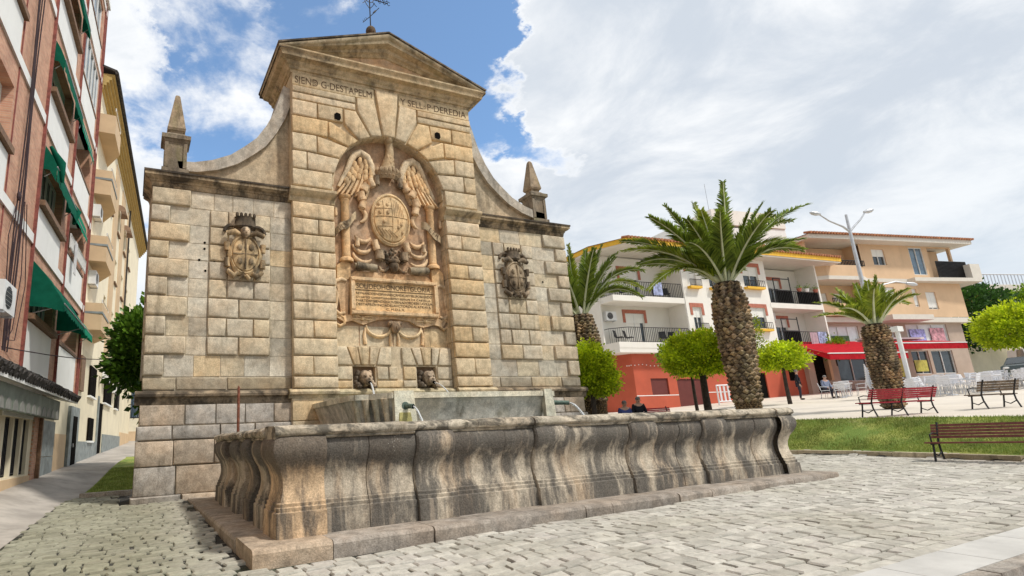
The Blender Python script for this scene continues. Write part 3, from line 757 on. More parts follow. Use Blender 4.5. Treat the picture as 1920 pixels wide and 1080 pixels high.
# upper blocks and voussoirs -------------------------------------------
ZU = [8.93, 9.50, 10.11, 10.71, 11.29, 11.85]
EX = [2.06, 2.22, 2.5, 2.12, 2.46]     # inner end of the side blocks
for sx in (-1, 1):
    steps = [(0, 1.99, None), (1, 2.80, None), (2, 2.47, None), (3, 2.10, None), (4, 2.45, None)]
    for i, xi, _ in steps:
        a, b = sorted((sx*(CW+.03), sx*xi))
        pillow(a, b, ZU[i], ZU[i+1], PY, .10, col=bcol('c'), ch=.05, gap=.012)
    def vou(poly):
        poly = [(sx*x_, z_) for x_, z_ in poly]
        A = sum(poly[i][0]*poly[(i+1) % len(poly)][1]-poly[(i+1) % len(poly)][0]*poly[i][1] for i in range(len(poly)))
        if A < 0: poly = poly[::-1]
        # shrink for joints
        n = len(poly); out = []
        for i in range(n):
            p = Vector(poly[i]); a = (Vector(poly[i-1])-p).normalized(); b = (Vector(poly[(i+1) % n])-p).normalized(); s = abs(a.x*b.y-a.y*b.x); v = (a+b)*(.014/max(s, .4)); out.append((p.x+v.x, p.y+v.y))
        return pillow(0, 0, 0, 0, PY, .10, poly=out, col=bcol('c'), ch=.05)
    ip = lambda a: (NR*math.cos(math.radians(a)), NZ+NR*math.sin(math.radians(a)))
    vou([ip(2), (1.99, 9.22), (1.99, 9.50), (2.80, 9.50), (2.80, 9.62), ip(18)] if False else [ip(10), (2.80, 9.50), (2.80, 10.11), ip(27)])
    vou([ip(27), (2.80, 10.11), (2.47, 10.11), (2.47, 10.71), ip(43)] if False else [ip(27), (2.47, 10.12), (2.47, 10.71), ip(43)])
    vou([ip(43), (2.10, 10.72), (2.10, 11.27), (2.02, 11.29), ip(57)])
    vou([ip(57), (1.56, 11.28), (1.56, 11.84), (1.13, 11.84), ip(71)] if sx < 0 else [ip(57), (1.66, 11.2), (1.56, 11.84), (1.13, 11.84), ip(71)])
    vou([ip(71), (1.10, 11.86), (1.10, 12.36), (.46, 12.40), ip(83.5)])
    # square block between side block and voussoir, with a putlog hole
    a, b = sorted((sx*2.44, sx*1.58)); o = pillow(a, b, 11.32, 11.85, PY, .09, col=bcol('c'), ch=.04)
    hx = -1.78 if sx < 0 else 1.86; mb = MB(); mb.prism([(hx-.10, 11.40), (hx+.06, 11.37), (hx+.11, 11.45), (hx+.09, 11.60), (hx-.03, 11.63), (hx-.11, 11.56)], 'y', PY-.116, PY-.02); mb.build('putlog_hole', M['dark'], FW)
kp = [(-.22, NZ+NR), (.22, NZ+NR), (.42, 12.78), (-.42, 12.78)]
pillow(0, 0, 0, 0, PY, .13, poly=kp, col=(1.1, 1.02, .9), ch=.05)
for sx in (-1, 1):       # frieze courses
    a, b = sorted((sx*CW, sx*1.14)); pillow(a, b, 11.88, 12.12, PY, .06, mat=M['block'], col=bcol('c'), ch=.02, gap=.006)
    a, b = sorted((sx*CW, sx*1.14)); pillow(a, b, 12.12, 12.35, PY, .09, mat=M['block'], col=bcol('c'), ch=.02, gap=.006)
    a, b = sorted((sx*CW, sx*.45)); pillow(a, b, 12.37, 12.80, PY, .05, mat=M['ashlar'], col=(1.05, .95, .78), ch=.01, gap=.004)
# intrados ring
mb = MB(); n = 26
for k in range(n):
    a0, a1 = PI*(k+.04)/n, PI*(k+.96)/n
    q = lambda a, r: (r*math.cos(a), NZ+r*math.sin(a))
    mb = MB(); mb.prism([q(a0, NR-.015), q(a0, NR+.06), q(a1, NR+.06), q(a1, NR-.015)], 'y', PY+.0, .31); mb.build('arch_stone', M['block'], FW, color=bcol('c'))

# pediment ---------------------------------------------------------------
E_ = .49; DB = 2.19; c = CW
def cornice_run(mb, prof, x0, x1, mitre=True):
    """prof: (out, z) pairs; front run at y=PY-out with mitred returns both sides to y=DB"""
    n = len(prof)
    A = [(-(c+o), DB, z) for o, z in prof]; B = [(-(c+o), PY-o, z) for o, z in prof]; C_ = [((c+o), PY-o, z) for o, z in prof]; D_ = [((c+o), DB, z) for o, z in prof]
    mb.add(A+B+C_+D_, [(i+s*n, i+1+s*n, i+1+(s+1)*n, i+(s+1)*n) for s in range(3) for i in range(n-1)])
mb = MB()
cornice_run(mb, [(0, 12.80), (.04, 12.80), (.05, 12.88), (.10, 12.90), (.12, 12.98), (.20, 13.03), (.23, 13.10), (.40, 13.14), (.42, 13.26), (.46, 13.30), (.49, 13.34), (.49, 13.39), (0, 13.42)], 0, 0)
mb.build('cornice', M['cornice'], FW, smooth=35, color=(1.12, 1.02, .88))
mb = MB(); mb.box(-c, c, PY+.02, DB, 12.8, 13.40)
mb.prism([(-c, 13.4), (c, 13.4), (0, 14.45)], 'y', PY-.02, DB)
mb.build('tympanum', M['niche'], FW, color=(1.05, 1.1, 1.1))
# raking cornices
slope = math.atan2(14.75-13.39, c+E_)
for sx in (-1, 1):
    mb = MB(); prof = [(0.0, -.62), (.06, -.60), (.10, -.50), (.16, -.46), (.20, -.34), (.40, -.28), (.42, -.17), (.47, -.12), (.50, -.05), (.50, 0.0), (.2, .03), (-2.35, .03), (-2.35, -.62)]
    n = len(prof); P0 = [(0, PY-o, 14.75+d/math.cos(slope)) for o, d in prof]
    xe = c+E_+.02
    P1 = [(sx*xe, PY-o, 14.75-(xe)*math.tan(slope)+d/math.cos(slope)) for o, d in prof]
    P1 = [(x_, y_, max(z_, 13.30)) for x_, y_, z_ in P1]
    mb.add(P0+P1, [(i, (i+1) % n, (i+1) % n+n, i+n) for i in range(n)]+[tuple(range(n, 2*n))])
    mb.build('raking_cornice', M['cornice'], FW, smooth=35, color=(.95, .92, .85))
    # roof slab
    mb = MB(); tz = lambda x_: 14.78-x_*math.tan(slope)
    mb.hexa([(0, PY-.53, tz(0)), (sx*xe, PY-.53, tz(xe)), (sx*xe, DB+.2, tz(xe)), (0, DB+.2, tz(0)), (0, PY-.53, tz(0)+.05), (sx*(xe+.03), PY-.53, tz(xe)+.05), (sx*(xe+.03), DB+.2, tz(xe)+.05), (0, DB+.2, tz(0)+.05)])
    mb.build('roof_slab', M['crust'], FW, color=(1, 1, 1))
    mb = MB(); mb.box(*sorted((sx*(c+.30), sx*(c+.50))), PY-.48, DB+.18, 13.30, 13.44); mb.build('cornice_end', M['crust'], FW, color=(.75, .72, .7))
# finials behind: stub, ball and iron cross
mb = MB(); mb.lathe([(.16, 0), (.13, .2), (.10, .45), (.07, .50)], (-2.95, .9, 13.75), 8); mb.box(-3.1, -2.8, .75, 1.05, 13.5, 13.9); mb.build('finial_stub', M['obelisk'], FW, color=(1.3, 1.2, 1.1))
mb = MB(); mb.lathe([(.17, 0), (.15, .9), (.13, 1.12)], (0.02, .9, 14.75), 10); mb.build('finial_pedestal', M['obelisk'], FW, color=(1.6, 1.4, 1.2))
mb = MB(); mb.ell((.02, .9, 16.02), (.19, .19, .20), nu=14, nv=9); mb.build('stone_ball', M['crust'], FW, smooth=60, color=(.8, .7, .65))
mb = MB(); cx_, cy_ = .02, .9
mb.tube([(cx_, cy_, 16.2), (cx_, cy_, 18.5)], .022); zc = 17.45
mb.tube([(cx_-.75, cy_, zc), (cx_+.75, cy_, zc)], .02)
mb.tube([(cx_+.17*math.cos(a*PI/8), cy_, zc+.17*math.sin(a*PI/8)) for a in range(17)], .014, 5)
for sa in (45, 135, 225, 315):
    a = math.radians(sa); mb.tube([(cx_+.15*math.cos(a), cy_, zc+.15*math.sin(a)), (cx_+.4*math.cos(a), cy_, zc+.4*math.sin(a))], .012, 5)
for s_ in (-1, 1):
    for q in (.35, .55, .72):
        mb.tube([(cx_+s_*q, cy_, zc), (cx_+s_*(q+.06), cy_, zc+.09), (cx_+s_*(q+.12), cy_, zc+.05)], .012, 5); mb.tube([(cx_+s_*q, cy_, zc), (cx_+s_*(q+.06), cy_, zc-.09), (cx_+s_*(q+.12), cy_, zc-.05)], .012, 5)
        mb.ell((cx_+s_*q, cy_, zc+.1), (.03, .03, .03), nu=6, nv=4)
    mb.tube([(cx_, cy_, 17.0), (cx_+s_*.12, cy_, 17.15), (cx_+s_*.2, cy_, 17.3)], .014, 5)
mb.tube([(cx_-.32, cy_-.05, 16.28), (cx_, cy_, 16.66), (cx_+.38, cy_, 17.15)], .014, 5)       # arrow vane
for q in (.2, .4, .6): mb.tube([(cx_-.32+.3*q, cy_, 16.28+.36*q), (cx_-.36+.3*q, cy_, 16.36+.36*q)], .01, 4)
mb.ell((cx_+.19, cy_, 16.92), (.035, .02, .13), rot=.66, nu=8, nv=5)
mb.build('iron_cross', M['iron'], FW)

# lower niche wall: fluted lintels, blocks, lion niches ---------------------
def small(x0, x1, z0, z1, h=.06, mat=None, kind='c'): pillow(x0, x1, z0, z1, .03, h, mat=mat or M['ashlar'], col=bcol(kind), ch=.035, gap=.01)
mb = MB()
for xa, xb in ((-NR, -1.42), (-.69, .69), (1.38, NR)): mb.box(xa, xb, .03, .32, 2.6, 4.14)
mb.box(-1.42, -.69, .03, .32, 3.52, 4.14); mb.box(.69, 1.38, .03, .32, 3.52, 4.14)
mb.build('lower_wall', M['mortar'], FW, color=(1.0, .95, .88))
mb = MB(); mb.box(-1.42, -.69, .25, .33, 2.6, 3.52); mb.box(.69, 1.38, .25, .33, 2.6, 3.52); mb.build('spout_recess', M['niche'], FW, color=(.75, .8, .85))
for cx_ in (-1.05, 1.05):
    fan = [(-.86, -.42), (-.46, -.17), (-.14, .14), (.17, .46)]
    def q(x0t, x1t, x0b, x1b, kind='c'):
        poly = [(cx_+x0b, 3.56), (cx_+x1b, 3.56), (cx_+x1t, 4.10), (cx_+x0t, 4.10)]
        pillow(0, 0, 0, 0, .03, .07, poly=poly, mat=M['ashlar'], col=bcol(kind), ch=.035)
    q(-.52, -.22, -.33, -.13, 'o'); q(-.19, .17, -.11, .12, 'o'); q(.20, .48, .15, .34)
    q(-.86, -.56, -.86, -.37); q(.54 if cx_ < 0 else .5, .88, .38, .88)
for (a, b) in ((-1.93, -1.44), (-.66, -.28), (-.26, .04), (.06, .66), (1.40, 1.93)):
    if (a, b) == (.06, .66):
        small(.22, .66, 3.12, 3.52); small(.2, .66, 2.88, 3.10); continue
    small(a, b, 3.12, 3.52)
small(-1.93, -1.44, 2.88, 3.10); small(-.66, .18, 2.88, 3.10); small(1.40, 1.93, 2.88, 3.10)
for a, b in ((-1.94, -1.12), (-1.10, .0), (.02, 1.06), (1.1, 1.94)): pillow(a, b, 4.14, 4.78, .20, .02, mat=M['ashlar'], col=bcol('c'), gap=.008, ch=.01)
mb = MB(); mb.prism([(.3, 2.60), (-.10, 2.60), (-.12, 2.68), (-.18, 2.70), (-.19, 2.76), (-.12, 2.83), (.0, 2.86), (.3, 2.86)], 'x', -NR+.002, NR-.002); mb.build('base_moulding', M['cornice'], FW, smooth=35, color=(1.1, 1.1, 1.0))
# central base blocks
for (z0, z1) in ((1.98, 2.55), (1.4, 1.98), (.8, 1.4), (.0, .8)):
    x = -CW-.05
    while x < CW:
        L = rnd.uniform(.8, 1.3); L = CW+.05-x if CW+.05-x-L < .5 else L
        pillow(x, x+L, z0, z1, PY-.03, .03, mat=M['ashlar'], col=bcol('c'), gap=.01, ch=.02); x += L
for (x_, z_) in ((-5.70, 6.93), (-5.70, 6.75), (-5.83, 6.42), (-5.43, 6.38), (-5.66, 6.12), (4.9, 5.6), (5.95, 6.6)):
    mb = MB(); mb.tube([(x_, -.012, z_), (x_, .02, z_)], .035, 8); mb.build('drill_hole', M['dark'], FW)
# lion heads
for k, cx_ in enumerate((-1.05, 1.05)):
    mb = MB(); mb.ell((cx_, .02, 3.16), (.20, .30, .24), nu=14, nv=10, jit=.12)       # head
    mb.ell((cx_, -.26, 3.06), (.12, .14, .12), nu=10, nv=8)                               # muzzle
    mb.ell((cx_-.08, -.24, 3.22), (.05, .05, .035), nu=8, nv=5); mb.ell((cx_+.08, -.24, 3.22), (.05, .05, .035), nu=8, nv=5)
    mb.ell((cx_, -.37, 3.12), (.045, .05, .04), nu=8, nv=5)
    for s_ in (-1, 1):
        mb.ell((cx_+s_*.18, .06, 3.34), (.06, .05, .08), rot=s_*.5, nu=8, nv=5)
        for q_ in range(4): mb.ell((cx_+s_*(.2+.03*q_), .12, 3.3-.12*q_), (.08, .12, .09), nu=8, nv=5, jit=.2)
        mb.ell((cx_+s_*.24, -.02, 2.96), (.09, .16, .10), nu=8, nv=6)
        for t_ in (-.05, 0, .05): mb.ell((cx_+s_*.24+t_, -.16, 2.91), (.028, .07, .05), nu=6, nv=4)
    o = mb.build('lion_head', M['carved_grey'], FW, smooth=60, color=(1.35, 1.3, 1.3))
    p = MB(); p.tube([(cx_, -.36, 3.02), (cx_, -.43, 2.99)], .045, 10); p.build('spout_hole', M['dark'], o)
# ================================================================== RELIEF
YB = .20
RC = (1.05, 1.0, .95)
for sx in (-1, 1):
    # wing: shoulder roll, coverts, long primaries ----------------------
    X = lambda v: sx*v+.04
    mb = MB(); pts = [(.50, 9.75), (.58, 10.15), (.72, 10.42), (.95, 10.54), (1.15, 10.44), (1.28, 10.2), (1.42, 9.85), (1.60, 9.5), (1.72, 9.25)]
    mb.tube([(X(a), .12, b) for a, b in pts], [.10, .13, .15, .15, .13, .11, .09, .07, .05], 10)
    sh = mb.build('eagle_wing', M['carved'], FW, smooth=60, color=(1.12, 1.12, 1.1))
    for i in range(7):      # primaries
        t = i/6; x0 = .62+.62*t; z0 = 9.75+.28*math.sin(t*2.2); x1 = .82+1.0*t if sx < 0 else .84+.98*t; z1 = 8.93+.05*math.sin(t*3)
        mb = MB(); n = 7; vs_ = []
        for k in range(n):
            u = k/(n-1); cxx = x0+(x1-x0)*(u**1.5); czz = z0+(z1-z0)*u; w_ = .085*(1-.1*u) if u < .85 else .05
            vs_ += [(X(cxx-w_), .17, czz), (X(cxx-w_*.3), .06-.03*u, czz), (X(cxx+w_*.6), .07-.03*u, czz), (X(cxx+w_), .17, czz)]
        fs = [(k*4+j, k*4+j+1, (k+1)*4+j+1, (k+1)*4+j) for k in range(n-1) for j in range(3)]; fs += [(0, 1, 2, 3), tuple((n-1)*4+j for j in (3, 2, 1, 0))]
        mb.add(vs_, fs); mb.build('feather', M['carved'], sh, smooth=50, color=jit(.85, 1.15, (1.08, .98, .85)))
    cov = MB()
    for r_i, (zz0, cnt, L) in enumerate(((10.22, 4, .17), (10.04, 5, .17), (9.86, 5, .16), (9.68, 5, .15))):
        for k in range(cnt):
            xx = .60+(.56+.10*r_i)*k/(cnt-1); cov.ell((X(xx), .07, zz0-.04*k*(1 if k > 2 else 0)-.05*(k == cnt-1)), (.085, .06, L), rot=sx*-.15, nu=8, nv=6)
    cov.build('wing_coverts', M['carved'], FW, smooth=60, color=(1.12, 1.0, .82))
    # Herculean columns with banner ---------------------------------------
    mb = MB(); cxx = X(1.52)
    mb.lathe([(.13, 0), (.145, .05), (.13, .1), (.135, 1.0), (.125, 1.86), (.15, 1.9), (.13, 1.94), (.19, 1.99), (.19, 2.06)], (cxx, .12, 6.9), 14)
    mb.lathe([(.22, -.14), (.22, -.05), (.17, 0)], (cxx, .12, 6.9), 14)
    mb.build('relief_column', M['carved'], FW, smooth=50, color=(1.1, .92, .72))
    mb = MB(); n = 14; vs_ = []
    for k in range(n):
        u = k/(n-1); xx = cxx-sx*(-.36+.72*u) if False else cxx+(-.36+.72*u); zz = (7.55+.62*u+.05*math.sin(u*9)) if sx < 0 else (8.12-.60*u+.05*math.sin(u*9)); yy = .12-.17*math.sin(PI*u)**.5-.03
        vs_ += [(xx, yy, zz), (xx, yy-.01, zz+.26)]
    mb.add(vs_, [(2*k, 2*k+2, 2*k+3, 2*k+1) for k in range(n-1)])
    mb.add([(x_, y_+.035, z_) for x_, y_, z_ in vs_], [(2*k+1, 2*k+3, 2*k+2, 2*k) for k in range(n-1)])
    ban = mb.build('banner', M['carved_grey'], FW, smooth=50, color=(1.6, 1.5, 1.3))
    # scroll work beside the shield -------------------------------------
    for (ax, az, r1, L, rot, m_) in ((.42, 9.62, .11, .16, 0, 'carved_grey'), (.62, 9.50, .13, .14, .4, 'carved'), (.86, 9.28, .15, .12, -.5, 'carved'), (.98, 8.98, .15, .14, .2, 'carved'), (.95, 8.70, .13, .12, -.2, 'carved'), (1.86, 8.35, .06, .13, 0, 'carved'), (1.17, 7.42, .08, .13, 0, 'carved'), (.55, 7.38, .12, .16, .3, 'carved'), (.42, 7.06, .16, .14, 0, 'carved_grey')):
        mb = MB(); d = Vector((math.cos(rot+1.57), 0, math.sin(rot+1.57)))
        p0 = Vector((X(ax), .05, az)); mb.tube([p0-d*L, p0-d*L*.3, p0, p0+d*L], [r1*.92, r1, r1*.86, r1], 10)
        mb.tube([p0-d*(L+.002), p0-d*(L+.03)], [r1*.6, r1*.5], 8)
        mb.build('scroll', M[m_], FW, smooth=50, color=jit(.85, 1.1, (1.1, 1.0, .9)))
    for j, (ax, az, r1, a0, a1) in enumerate(((.95, 7.75, .28, 3.6, 6.0), (.98, 7.45, .34, 3.7, 6.0), (.95, 7.15, .36, 3.9, 6.1), (1.05, 8.35, .22, 1.6, 4.6), (.72, 8.55, .30, 2.2, 4.2))):
        mb = MB(); mb.tube([(X(ax+r1*math.cos(a0+(a1-a0)*k/9)), .11, az+r1*math.sin(a0+(a1-a0)*k/9)) for k in range(10)], [.03+.05*math.sin(PI*k/9) for k in range(10)], 8)
        mb.build('swag', M['carved'], FW, smooth=50, color=(1.1, .98, .86))
    # cylinders over the tablet
    mb = MB(); mb.tube([(X(.58), .0, 6.60), (X(.75), .0, 6.61), (X(.78), 0, 6.61), (X(1.24), .0, 6.64)], [.115, .13, .115, .13], 14); mb.tube([(X(1.24), 0, 6.64), (X(1.3), 0, 6.645)], [.09, .07], 10)
    mb.build('scroll', M['carved_grey'], FW, smooth=50, color=(.95, .95, .9))
    mb = MB(); mb.prism([(X(1.42), 6.2), (X(1.86), 6.2), (X(1.86), 6.62), (X(1.66), 6.78), (X(1.42), 6.72)][::sx], 'y', .06, .22); mb.build('strapwork', M['carved'], FW, color=(1.1, .95, .75))
    # side strap ears
    mb = MB(); pts = [(1.55, 6.15), (1.72, 6.2), (1.92, 6.12), (1.95, 5.9), (1.86, 5.7), (1.90, 5.4), (1.95, 5.22), (1.8, 5.1), (1.62, 5.15)]
    mb.tube([(X(a), .10, b) for a, b in pts], [.05, .07, .08, .07, .06, .06, .07, .07, .05], 8)
    mb.build('strap_scroll', M['carved'], FW, smooth=50, color=(1.1, 1.02, .92))
    mb = MB(); pts = [(1.95, 5.0), (1.8, 5.08), (1.66, 4.98), (1.64, 4.82), (1.78, 4.74), (1.9, 4.82)]
    mb.tube([(X(a), .12, b) for a, b in pts], [.04, .06, .06, .05, .05, .03], 8)
    mb.build('strap_scroll', M['carved'], FW, smooth=50, color=(1.15, 1.0, .8))
    # bows beneath the tablet
    mb = MB(); bx = X(1.08); bz = 4.98
    for s_ in (-1, 1):
        mb.tube([(bx, .07, bz), (bx+s_*.12, .05, bz+.08), (bx+s_*.30, .06, bz+.07), (bx+s_*.33, .07, bz), (bx+s_*.2, .06, bz-.02), (bx, .07, bz)], .025, 6)
    mb.ell((bx, .05, bz), (.06, .05, .07), nu=8, nv=6); mb.build('ribbon_bow', M['carved'], FW, smooth=50, color=(1.3, 1.25, 1.1))
    # swags below, hung from the mask
    for j in range(3):
        mb = MB(); r1 = (.40, .36, .46)[j]; zz = (4.74, 4.72, 4.80)[j]
        mb.tube([(X(.52+.42*math.cos(PI+PI*k/10)), .16-.02*j, zz-r1*.75*math.sin(PI*k/10)) for k in range(11)], [.018+.03*math.sin(PI*k/10) for k in range(11)], 7)
        mb.build('swag', M['carved'], FW, smooth=50, color=(1.35, 1.3, 1.15))
    mb = MB(); mb.tube([(X(.96), .15, 4.72), (X(1.0), .14, 4.5), (X(.97), .15, 4.22)], [.03, .05, .06], 7); mb.tube([(X(.12), .15, 4.6), (X(.14), .14, 4.4), (X(.13), .15, 4.16)], [.03, .05, .05], 7); mb.build('swag', M['carved'], FW, smooth=50, color=(1.3, 1.2, 1.05))
mb = MB()      # eagle neck and head looking up
mb.tube([(.02, .12, 9.95), (.06, .08, 10.25), (.12, .06, 10.55), (.14, .03, 10.85), (.10, -.02, 11.05)], [.27, .21, .155, .135, .13], 12)
mb.ell((.06, -.06, 11.10), (.15, .20, .17), nu=12, nv=8); mb.tube([(.0, -.12, 11.14), (-.10, -.20, 11.20), (-.17, -.22, 11.14), (-.17, -.22, 11.07)], [.10, .07, .045, .012], 8); mb.ell((.0, -.24, 11.16), (.03, .02, .025), nu=6, nv=4)
for k in range(26):
    a = rnd.uniform(-.2, PI+.2); zz = rnd.uniform(10.0, 10.9); r1 = .25-.12*(zz-9.95)
    mb.ell((.05+.1*(zz-9.95)+r1*.8*math.cos(a), .08-r1*.9*abs(math.sin(a)), zz), (.045, .03, .075), nu=6, nv=5)
mb.build('eagle_head', M['carved'], FW, smooth=60, color=(.8, .76, .68))
mb = MB()      # crown
for k in range(18):
    a0, a1 = PI+PI*k/18, PI+PI*(k+1)/18
    q = lambda a, r, z: (.03+r*math.cos(a), .14+r*.62*math.sin(a), z)
    mb.hexa([q(a0, .36, 9.72), q(a1, .36, 9.72), q(a1, .30, 9.72), q(a0, .30, 9.72), q(a0, .52, 9.92), q(a1, .52, 9.92), q(a1, .40, 9.92), q(a0, .40, 9.92)])
for k in range(9):
    a = PI+PI*(k+.5)/9; mb.ell((.03+.46*math.cos(a), .14+.3*math.sin(a), 10.0), (.055, .04, .10), nu=7, nv=5, rot=-math.cos(a)*.5); mb.ell((.03+.43*math.cos(a), .13+.28*math.sin(a), 9.82), (.03, .02, .03), nu=6, nv=4)
mb.build('crown', M['carved'], FW, smooth=45, color=(.66, .6, .54))
# shield ---------------------------------------------------------------
mb = MB(); sxc, szc = .09, 8.33
prof = [(.72, .0), (.72, .10), (.66, .14), (.62, .10), (.60, .15), (.45, .21), (.25, .25), (.0, .265)]
n = 40; o = len(mb.v)
for r1, h in prof[:-1]:
    for k in range(n):
        a = 2*PI*k/n; mb.v.append((sxc+r1*.98*math.cos(a), YB-h, szc+(r1*1.24+.02)*math.sin(a)))
mb.v.append((sxc, YB-prof[-1][1], szc)); m_ = len(prof)-1
mb.f += [(i*n+(k+1) % n, i*n+k, (i+1)*n+k, (i+1)*n+(k+1) % n) for i in range(m_-1) for k in range(n)]+[((m_-1)*n+(k+1) % n, (m_-1)*n+k, m_*n) for k in range(n)]; mb.m = [0]*len(mb.f)
mb.v = [(x_, y_, z_) for x_, y_, z_ in mb.v]
shd = mb.build('coat_of_arms', M['carved'], FW, smooth=40, color=(1.1, 1.0, .82))
mb = MB()
def sy(x_, z_):
    q = ((x_-sxc)/.62)**2+((z_-szc)/.78)**2; return YB-.27+.12*min(q, 1)**1.2
def sline(pts, r=.012):
    P = []
    for (a, b), (c_, d_) in zip(pts, pts[1:]):
        for k in range(5): x_, z_ = a+(c_-a)*k/5, b+(d_-b)*k/5; P.append((x_, sy(x_, z_), z_))
    x_, z_ = pts[-1]; P.append((x_, sy(x_, z_), z_)); mb.tube(P, r, 5)
sline([(.09, 7.6), (.09, 9.08)], .014); sline([(-.48, 8.38), (.66, 8.38)], .014); sline([(-.2, 8.4), (-.2, 8.95)]); sline([(-.45, 8.66), (.09, 8.66)])
for k in range(6): sline([(.16+.07*k, 8.42), (.16+.06*k, 8.98-.03*k*k*.4)], .01)
for k in range(5): sline([(-.38+.1*k, 8.0-.03*k), (-.2+.12*k, 7.72)], .013)
sline([(-.42, 8.05), (.09, 8.05)]); sline([(-.05, 7.95), (.09, 7.8), (.28, 7.95), (.28, 8.3)])
for (a, b) in ((-.33, 8.82), (-.06, 8.80), (-.33, 8.52), (-.06, 8.52), (-.2, 8.2), (.4, 8.15), (.45, 7.9), (.3, 8.05)):
    mb.ell((a, sy(a, b)-.005, b), (.055, .03, .075), nu=8, nv=5); mb.ell((a+.03, sy(a, b)-.01, b+.07), (.025, .02, .03), nu=6, nv=4)
mb.build('heraldic_charges', M['carved'], shd, smooth=50, color=(.95, .85, .7))
# mask and tassels under shield
mb = MB(); mb.ell((.1, .05, 6.72), (.17, .14, .2), nu=12, nv=8, jit=.1); mb.ell((.1, -.07, 6.68), (.04, .05, .07), nu=6, nv=5)
mb.lathe([(.2, 0), (.23, .04), (.2, .1), (.1, .14)], (.1, .06, 6.84), 12, flat=.7)
for s_ in (-1, 1):
    mb.tube([(.1+s_*.16, .1, 6.7), (.1+s_*.3, .08, 6.55), (.1+s_*.45, .1, 6.58), (.1+s_*.5, .1, 6.72)], [.06, .05, .05, .03], 7)
mb.build('relief_mask', M['carved_grey'], FW, smooth=50, color=(1.15, 1.0, .85))
mb = MB()
for k in range(44):
    x_ = rnd.uniform(-.45, .65); z_ = rnd.uniform(6.85, 7.35); mb.ell((x_, .08+rnd.uniform(-.04, .05), z_), (rnd.uniform(.03, .08), .06, rnd.uniform(.03, .08)), rot=rnd.uniform(-1, 1), nu=7, nv=5)
mb.build('relief_foliage', M['carved_grey'], FW, smooth=50, color=(1.1, 1.0, .9))
mb = MB()
mb.ell((0.03, .0, 4.74), (.16, .14, .2), nu=12, nv=9, jit=.15); mb.ell((.03, -.12, 4.7), (.05, .06, .08), nu=6, nv=5)
for s_ in (-1, 1): mb.ell((.03+s_*.14, .03, 4.86), (.10, .08, .08), nu=8, nv=5, jit=.3); mb.ell((.03+s_*.06, -.1, 4.79), (.03, .03, .02), nu=6, nv=4)
mb.build('lion_mask', M['carved_grey'], FW, smooth=50, color=(1.3, 1.1, .95))
# inscription tablet ----------------------------------------------------
mb = MB(); mb.box(-1.30, 1.45, .02, .2, 5.22, 6.14); tb_ = mb.build('inscription_tablet', M['carved'], FW, color=(1.18, 1.02, .78))
for i, (a, b, c_, d_) in enumerate(((-1.42, 1.57, 6.14, 6.27), (-1.42, 1.57, 5.09, 5.22), (-1.42, -1.30, 5.221, 6.139), (1.45, 1.57, 5.221, 6.139))):
    mb = MB(); mb.box(a, b, -.06, .2, c_, d_); mb.box(a+.03*(i < 2), b-.03*(i < 2), -.085, -.06, c_+.03, d_-.03); mb.build('tablet_frame', M['carved'], tb_, color=(1.15, 1.05, .92))
mb = MB(); mb.box(-1.28, 1.43, .002, .02, 5.875, 5.887); mb.build('ruled_line', M['letters'], tb_)
mb = MB(); mb.prism([(-1.5, 5.09), (-1.85, 5.0), (-1.6, 4.86), (-1.35, 4.92), (-1.0, 4.80), (-.5, 4.98), (0, 5.02), (.55, 4.98), (.8, 4.84), (1.05, 4.78), (1.45, 4.88), (1.75, 4.82), (1.9, 5.0), (1.6, 5.09)], 'y', .08, .2)
mb.build('strapwork', M['carved'], FW, color=(1.12, 1.0, .88))
mb = MB(); mb.prism([(-1.7, 5.10), (-1.5, 5.05), (-1.4, 6.3), (-1.86, 6.35)], 'y', .10, .2); mb.prism([(1.55, 5.05), (1.9, 5.10), (1.95, 6.35), (1.5, 6.3)], 'y', .10, .2); mb.prism([(-1.5, 6.27), (1.6, 6.27), (1.3, 6.5), (-1.2, 6.5)], 'y', .13, .2)
mb.build('strapwork', M['carved'], FW, color=(1.08, .92, .78))
# lettering ----------------------------------------------------------------
def text(s, x, z, h, width, y, parent, mat, rot=0.0, name='lettering', zslope=0.0, world=None):
    cu = bpy.data.curves.new(name, 'FONT'); cu.body = s; cu.size = 1; cu.align_x = 'LEFT'; cu.extrude = .004/h if False else .0
    to = bpy.data.objects.new(name+'_tmp', cu); COL.objects.link(to)
    dg = bpy.context.evaluated_depsgraph_get(); me = bpy.data.meshes.new_from_object(to.evaluated_get(dg))
    bpy.data.objects.remove(to); bpy.data.curves.remove(cu)
    if not len(me.vertices): return None
    xs_ = [v.co.x for v in me.vertices]; ys_ = [v.co.y for v in me.vertices]; a, b = min(xs_), max(xs_); c_, d_ = min(0, min(ys_)*0), max(ys_)
    sxx = width/(b-a); szz = h/(d_-c_)
    bm = bmesh.new(); bm.from_mesh(me)
    for v in bm.verts:
        px, pz = (v.co.x-a)*sxx, (v.co.y-c_)*szz
        v.co = Vector((x+px*math.cos(rot)-pz*math.sin(rot), y, z+px*math.sin(rot)+pz*math.cos(rot)))
    r = bmesh.ops.extrude_face_region(bm, geom=list(bm.faces))
    for g_ in r['geom']:
        if isinstance(g_, bmesh.types.BMVert): g_.co.y -= .005
    bmesh.ops.recalc_face_normals(bm, faces=bm.faces); bm.to_mesh(me); bm.free(); me.materials.clear(); me.materials.append(mat); me.name = name
    return put(name, me, parent)
yf = PY-.052
text("SIEND G·DESTAPELM", -3.16, 12.45, .24, 2.62, yf, FW, M['letters'])
text("o", -2.535, 12.51, .09, .08, yf, FW, M['letters'])
text("Y SELL", .52, 12.45, .24, .86, yf, FW, M['letters']); text("o", 1.41, 12.47, .10, .08, yf, FW, M['letters'])
